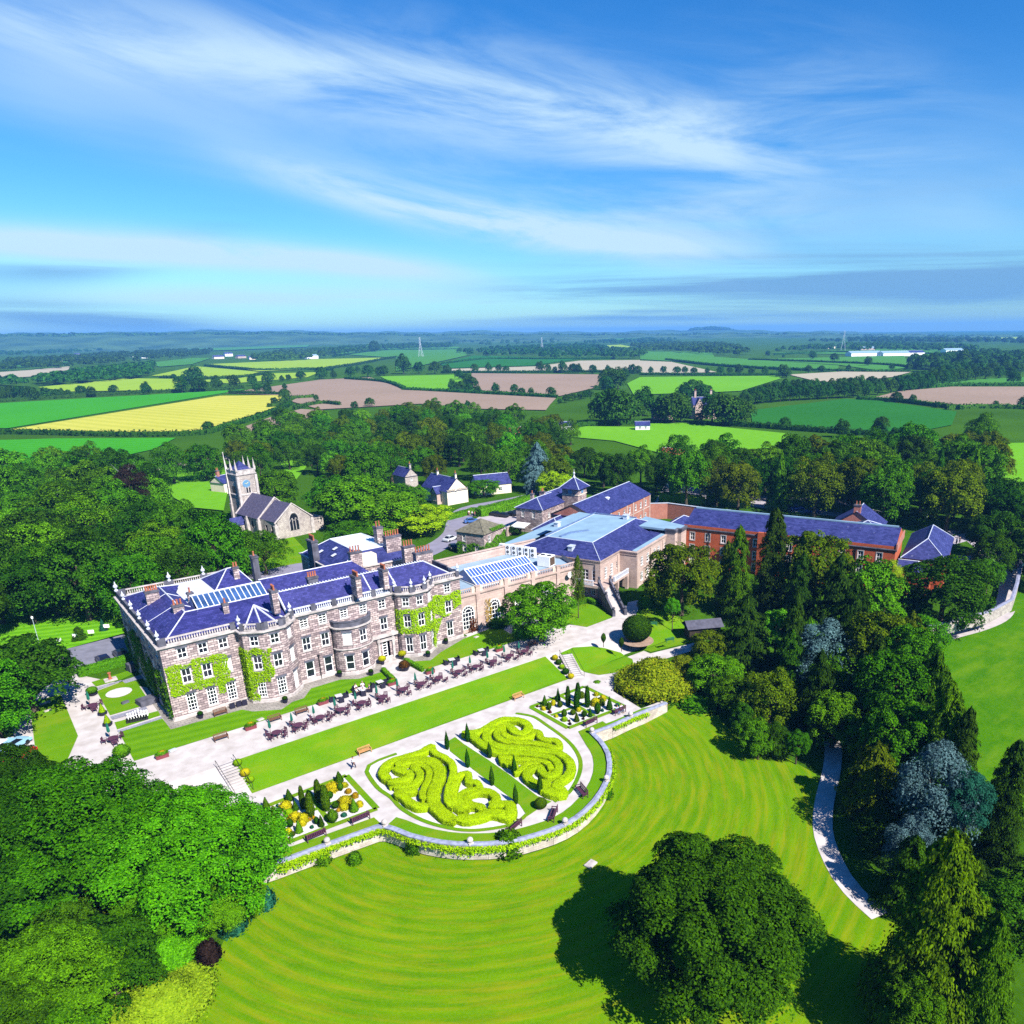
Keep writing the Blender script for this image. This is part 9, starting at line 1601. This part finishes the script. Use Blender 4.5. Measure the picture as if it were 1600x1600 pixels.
for pxs, lab in [([(-30, 630), (120, 621), (250, 614), (345, 610), (380, 607)], 'long hedge along the top of the bright green left field'), ([(-30, 678), (60, 679), (180, 682), (290, 681), (330, 677)], 'dark hedge below the wheat field'), ([(331, 676), (380, 661), (430, 645), (455, 632)], 'hedge down the right side of the wheat field'), ([(420, 637), (437, 634), (450, 625), (490, 622)], 'hedge stub at the right tip of the wheat field'), ([(460, 640), (500, 632), (530, 634)], 'dark hedge between the brown fields on the left'), ([(360, 615), (420, 617), (445, 617)], 'hedge at the top right of the wheat field'),
    ([(250, 591), (330, 592), (390, 589), (420, 585)], 'hedge between the lime green fields'), ([(320, 572), (400, 579), (480, 578), (520, 579)], 'long hedge across the lime green fields'), ([(510, 577), (560, 570), (600, 562), (620, 559)], 'hedge beside the lime green strip at the centre'), ([(520, 558), (600, 548), (680, 547), (720, 546)], 'hedge through the far green fields'), ([(630, 610), (700, 613), (780, 617), (870, 622)], 'hedge between the lime field and the ploughed field'), ([(540, 593), (600, 598), (632, 609)], 'hedge curving round the left of the lime field'),
    ([(690, 583), (800, 583), (920, 582), (1000, 583)], 'long hedge under the middle row of trees'), ([(1000, 586), (1100, 587), (1210, 587), (1230, 588)], 'long hedge under the right row of trees'), ([(690, 570), (760, 562), (860, 562), (960, 561)], 'hedge above the dark green centre field'), ([(1040, 563), (1100, 570), (1180, 576), (1310, 581), (1420, 582)], 'long hedge across the right green fields'), ([(1170, 563), (1260, 566), (1380, 571), (1430, 577)], 'upper hedge across the right green fields'), ([(1340, 625), (1400, 628), (1450, 634), (1500, 640)], 'hedge along the top of the dark green field'), ([(1135, 665), (1180, 668), (1260, 674), (1350, 680), (1420, 683)], 'hedge along the bottom of the dark green field'), ([(1480, 640), (1540, 638), (1620, 640)], 'hedge under the mauve right field'), ([(1405, 611), (1490, 604), (1620, 603)], 'hedge above the mauve right field'), ([(930, 607), (945, 607), (960, 606)], 'dark hedge stub beside the tall middle trees'), ([(850, 676), (900, 668), (960, 664), (1000, 662)], 'hedge at the left end of the meadow'), ([(1210, 555), (1300, 551), (1420, 553), (1520, 556)], 'far hedge before the factory sheds')]:
    fhedge(pxs, lab)
fw = [T(*p) for p in [(232, 740), (290, 727), (345, 719), (365, 716)]]; wall_line('field_wall', 'dry stone wall along the pasture behind the church', [(p.x, p.y) for p in fw], 1.2, 0.6, M_rubble, M_dress); fw = [T(*p) for p in [(430, 708), (470, 705), (500, 702)]]; wall_line('field_wall', 'short dry stone wall behind the church to the right of the tower', [(p.x, p.y) for p in fw], 1.2, 0.6, M_rubble, M_dress)
# churchyard stones
for i, (px, py) in enumerate([(338, 822), (344, 826), (349, 820), (355, 830), (345, 832), (350, 836)]):
    p = T(px, py); b = MB(); b.box(-0.4, 0.4, -0.08, 0.08, 0, 1.1); b.prism([(-0.28, -0.08), (0.28, -0.08), (0.28, 0.08), (-0.28, 0.08)], 1.102, 1.3); o = b.build('gravestone', M_dress); o.location = p; o.rotation_euler = (0, 0, CA+1.5+0.2*(i % 3)); tag(o, 'grey gravestone in the churchyard left of the porch', 'gravestone', 'gravestones by the church porch')
# ------------------------------------------------------------------ horizon hills and the air
def hill(name, prof, dist, back, m):
    """a long ridge: prof = [(pixel x, pixel y of the crest)] at a distance, with depth behind and a long foot in front"""
    b = MB(); rows = []; xs = np.arange(prof[0][0], prof[-1][0]+1, 12.0)
    for px in xs:
        y = float(np.interp(px, [p[0] for p in prof], [p[1] for p in prof]))+1.1*math.sin(px*0.045+dist)+0.7*math.sin(px*0.13+1); d = ray(px, y); t = dist/math.hypot(d[0], d[1]); c = (d[0]*t, d[1]*t, CAMH+d[2]*t); e = ray(px, 530); s = 1/math.hypot(e[0], e[1])
        rows.append([(e[0]*s*(dist-back), e[1]*s*(dist-back), -6), (e[0]*s*(dist-back*0.45), e[1]*s*(dist-back*0.45), c[2]*0.55-3), c, (e[0]*s*(dist+back*0.8), e[1]*s*(dist+back*0.8), c[2]*0.6-4), (e[0]*s*(dist+back*1.6), e[1]*s*(dist+back*1.6), -8)])
    for a, c in zip(rows, rows[1:]):
        for k in range(4): b.face([a[k], c[k], c[k+1], a[k+1]])
    o = b.build(name, m, None, True); return tag(o, kind='structure')
M_hill = mat('hill_patchwork', (0.02, 0.055, 0.02), 0.95, 0.3, 0.006, 0.05, 6, col2=(0.07, 0.14, 0.03))
hill('hills', [(-200, 524), (0, 523), (150, 521), (260, 520), (420, 519), (560, 521), (700, 522), (900, 522), (1100, 521), (1250, 520), (1400, 523), (1800, 526)], 5200, 900, M_hill)
hill('hills', [(-200, 521), (0, 521), (200, 519), (330, 516), (450, 517), (600, 519), (760, 517), (900, 519), (1060, 516), (1110, 513), (1150, 516), (1300, 518), (1500, 522), (1800, 525)], 7800, 1200, M_hill)
def ridge_wood(pxs, dist, h, n, label):
    rng = np.random.default_rng(n); rr = random.Random(n); VV = []
    for _ in range(n):
        t = rr.uniform(0, len(pxs)-1.001); i = int(t); f = t-i; px, py = lerp(pxs[i][0], pxs[i+1][0], f), lerp(pxs[i][1], pxs[i+1][1], f)+rr.uniform(-0.4, 1.6); d = ray(px, py); s = dist/math.hypot(d[0], d[1]); c = np.array([d[0]*s, d[1]*s, CAMH+d[2]*s]); r = h*rr.uniform(0.6, 1.0); m = 26; u_ = unit(rng, m); VV.append(leaf_quads(c+u_*np.array([r*1.3, r*1.3, r*0.7]), u_+np.array([0, 0, 0.5]), np.full(m, r*1.0), rng, 0.8))
    V = np.vstack(VV); o = link('far_wood', np_mesh('far_wood', V, quad_idx(len(V)//4), [LF['far']])); tag(o, label, 'wood', None, 'stuff')
ridge_wood([(-50, 525), (120, 523), (260, 522), (420, 521), (560, 523), (760, 524), (1000, 523), (1250, 522), (1450, 525), (1650, 527)], 5100, 16, 520, 'hazy blue woods along the nearer hills of the horizon'); ridge_wood([(1080, 515), (1110, 512), (1150, 516)], 7700, 26, 60, 'wooded knoll on the skyline right of centre')
hz_ = MB(); hz_.box(-6000, 12500, -2600, 12500, -30, 130)
hm = bpy.data.materials.new('haze'); hm.use_nodes = True; nt = hm.node_tree; nt.nodes.remove(nt.nodes['Principled BSDF']); pv = nt.nodes.new('ShaderNodeVolumePrincipled'); pv.inputs['Color'].default_value = (0.14, 0.44, 1.0, 1); pv.inputs['Density'].default_value = 0.00012; pv.inputs['Anisotropy'].default_value = 0.0
nt.links.new(pv.outputs[0], nt.nodes['Material Output'].inputs['Volume'])
hzo = hz_.build('haze', hm); tag(hzo, kind='stuff', label='thin blue air over the far fields', cat='haze')
bpy.context.view_layer.update()
print('woods', NW, 'objects', len(bpy.data.objects))
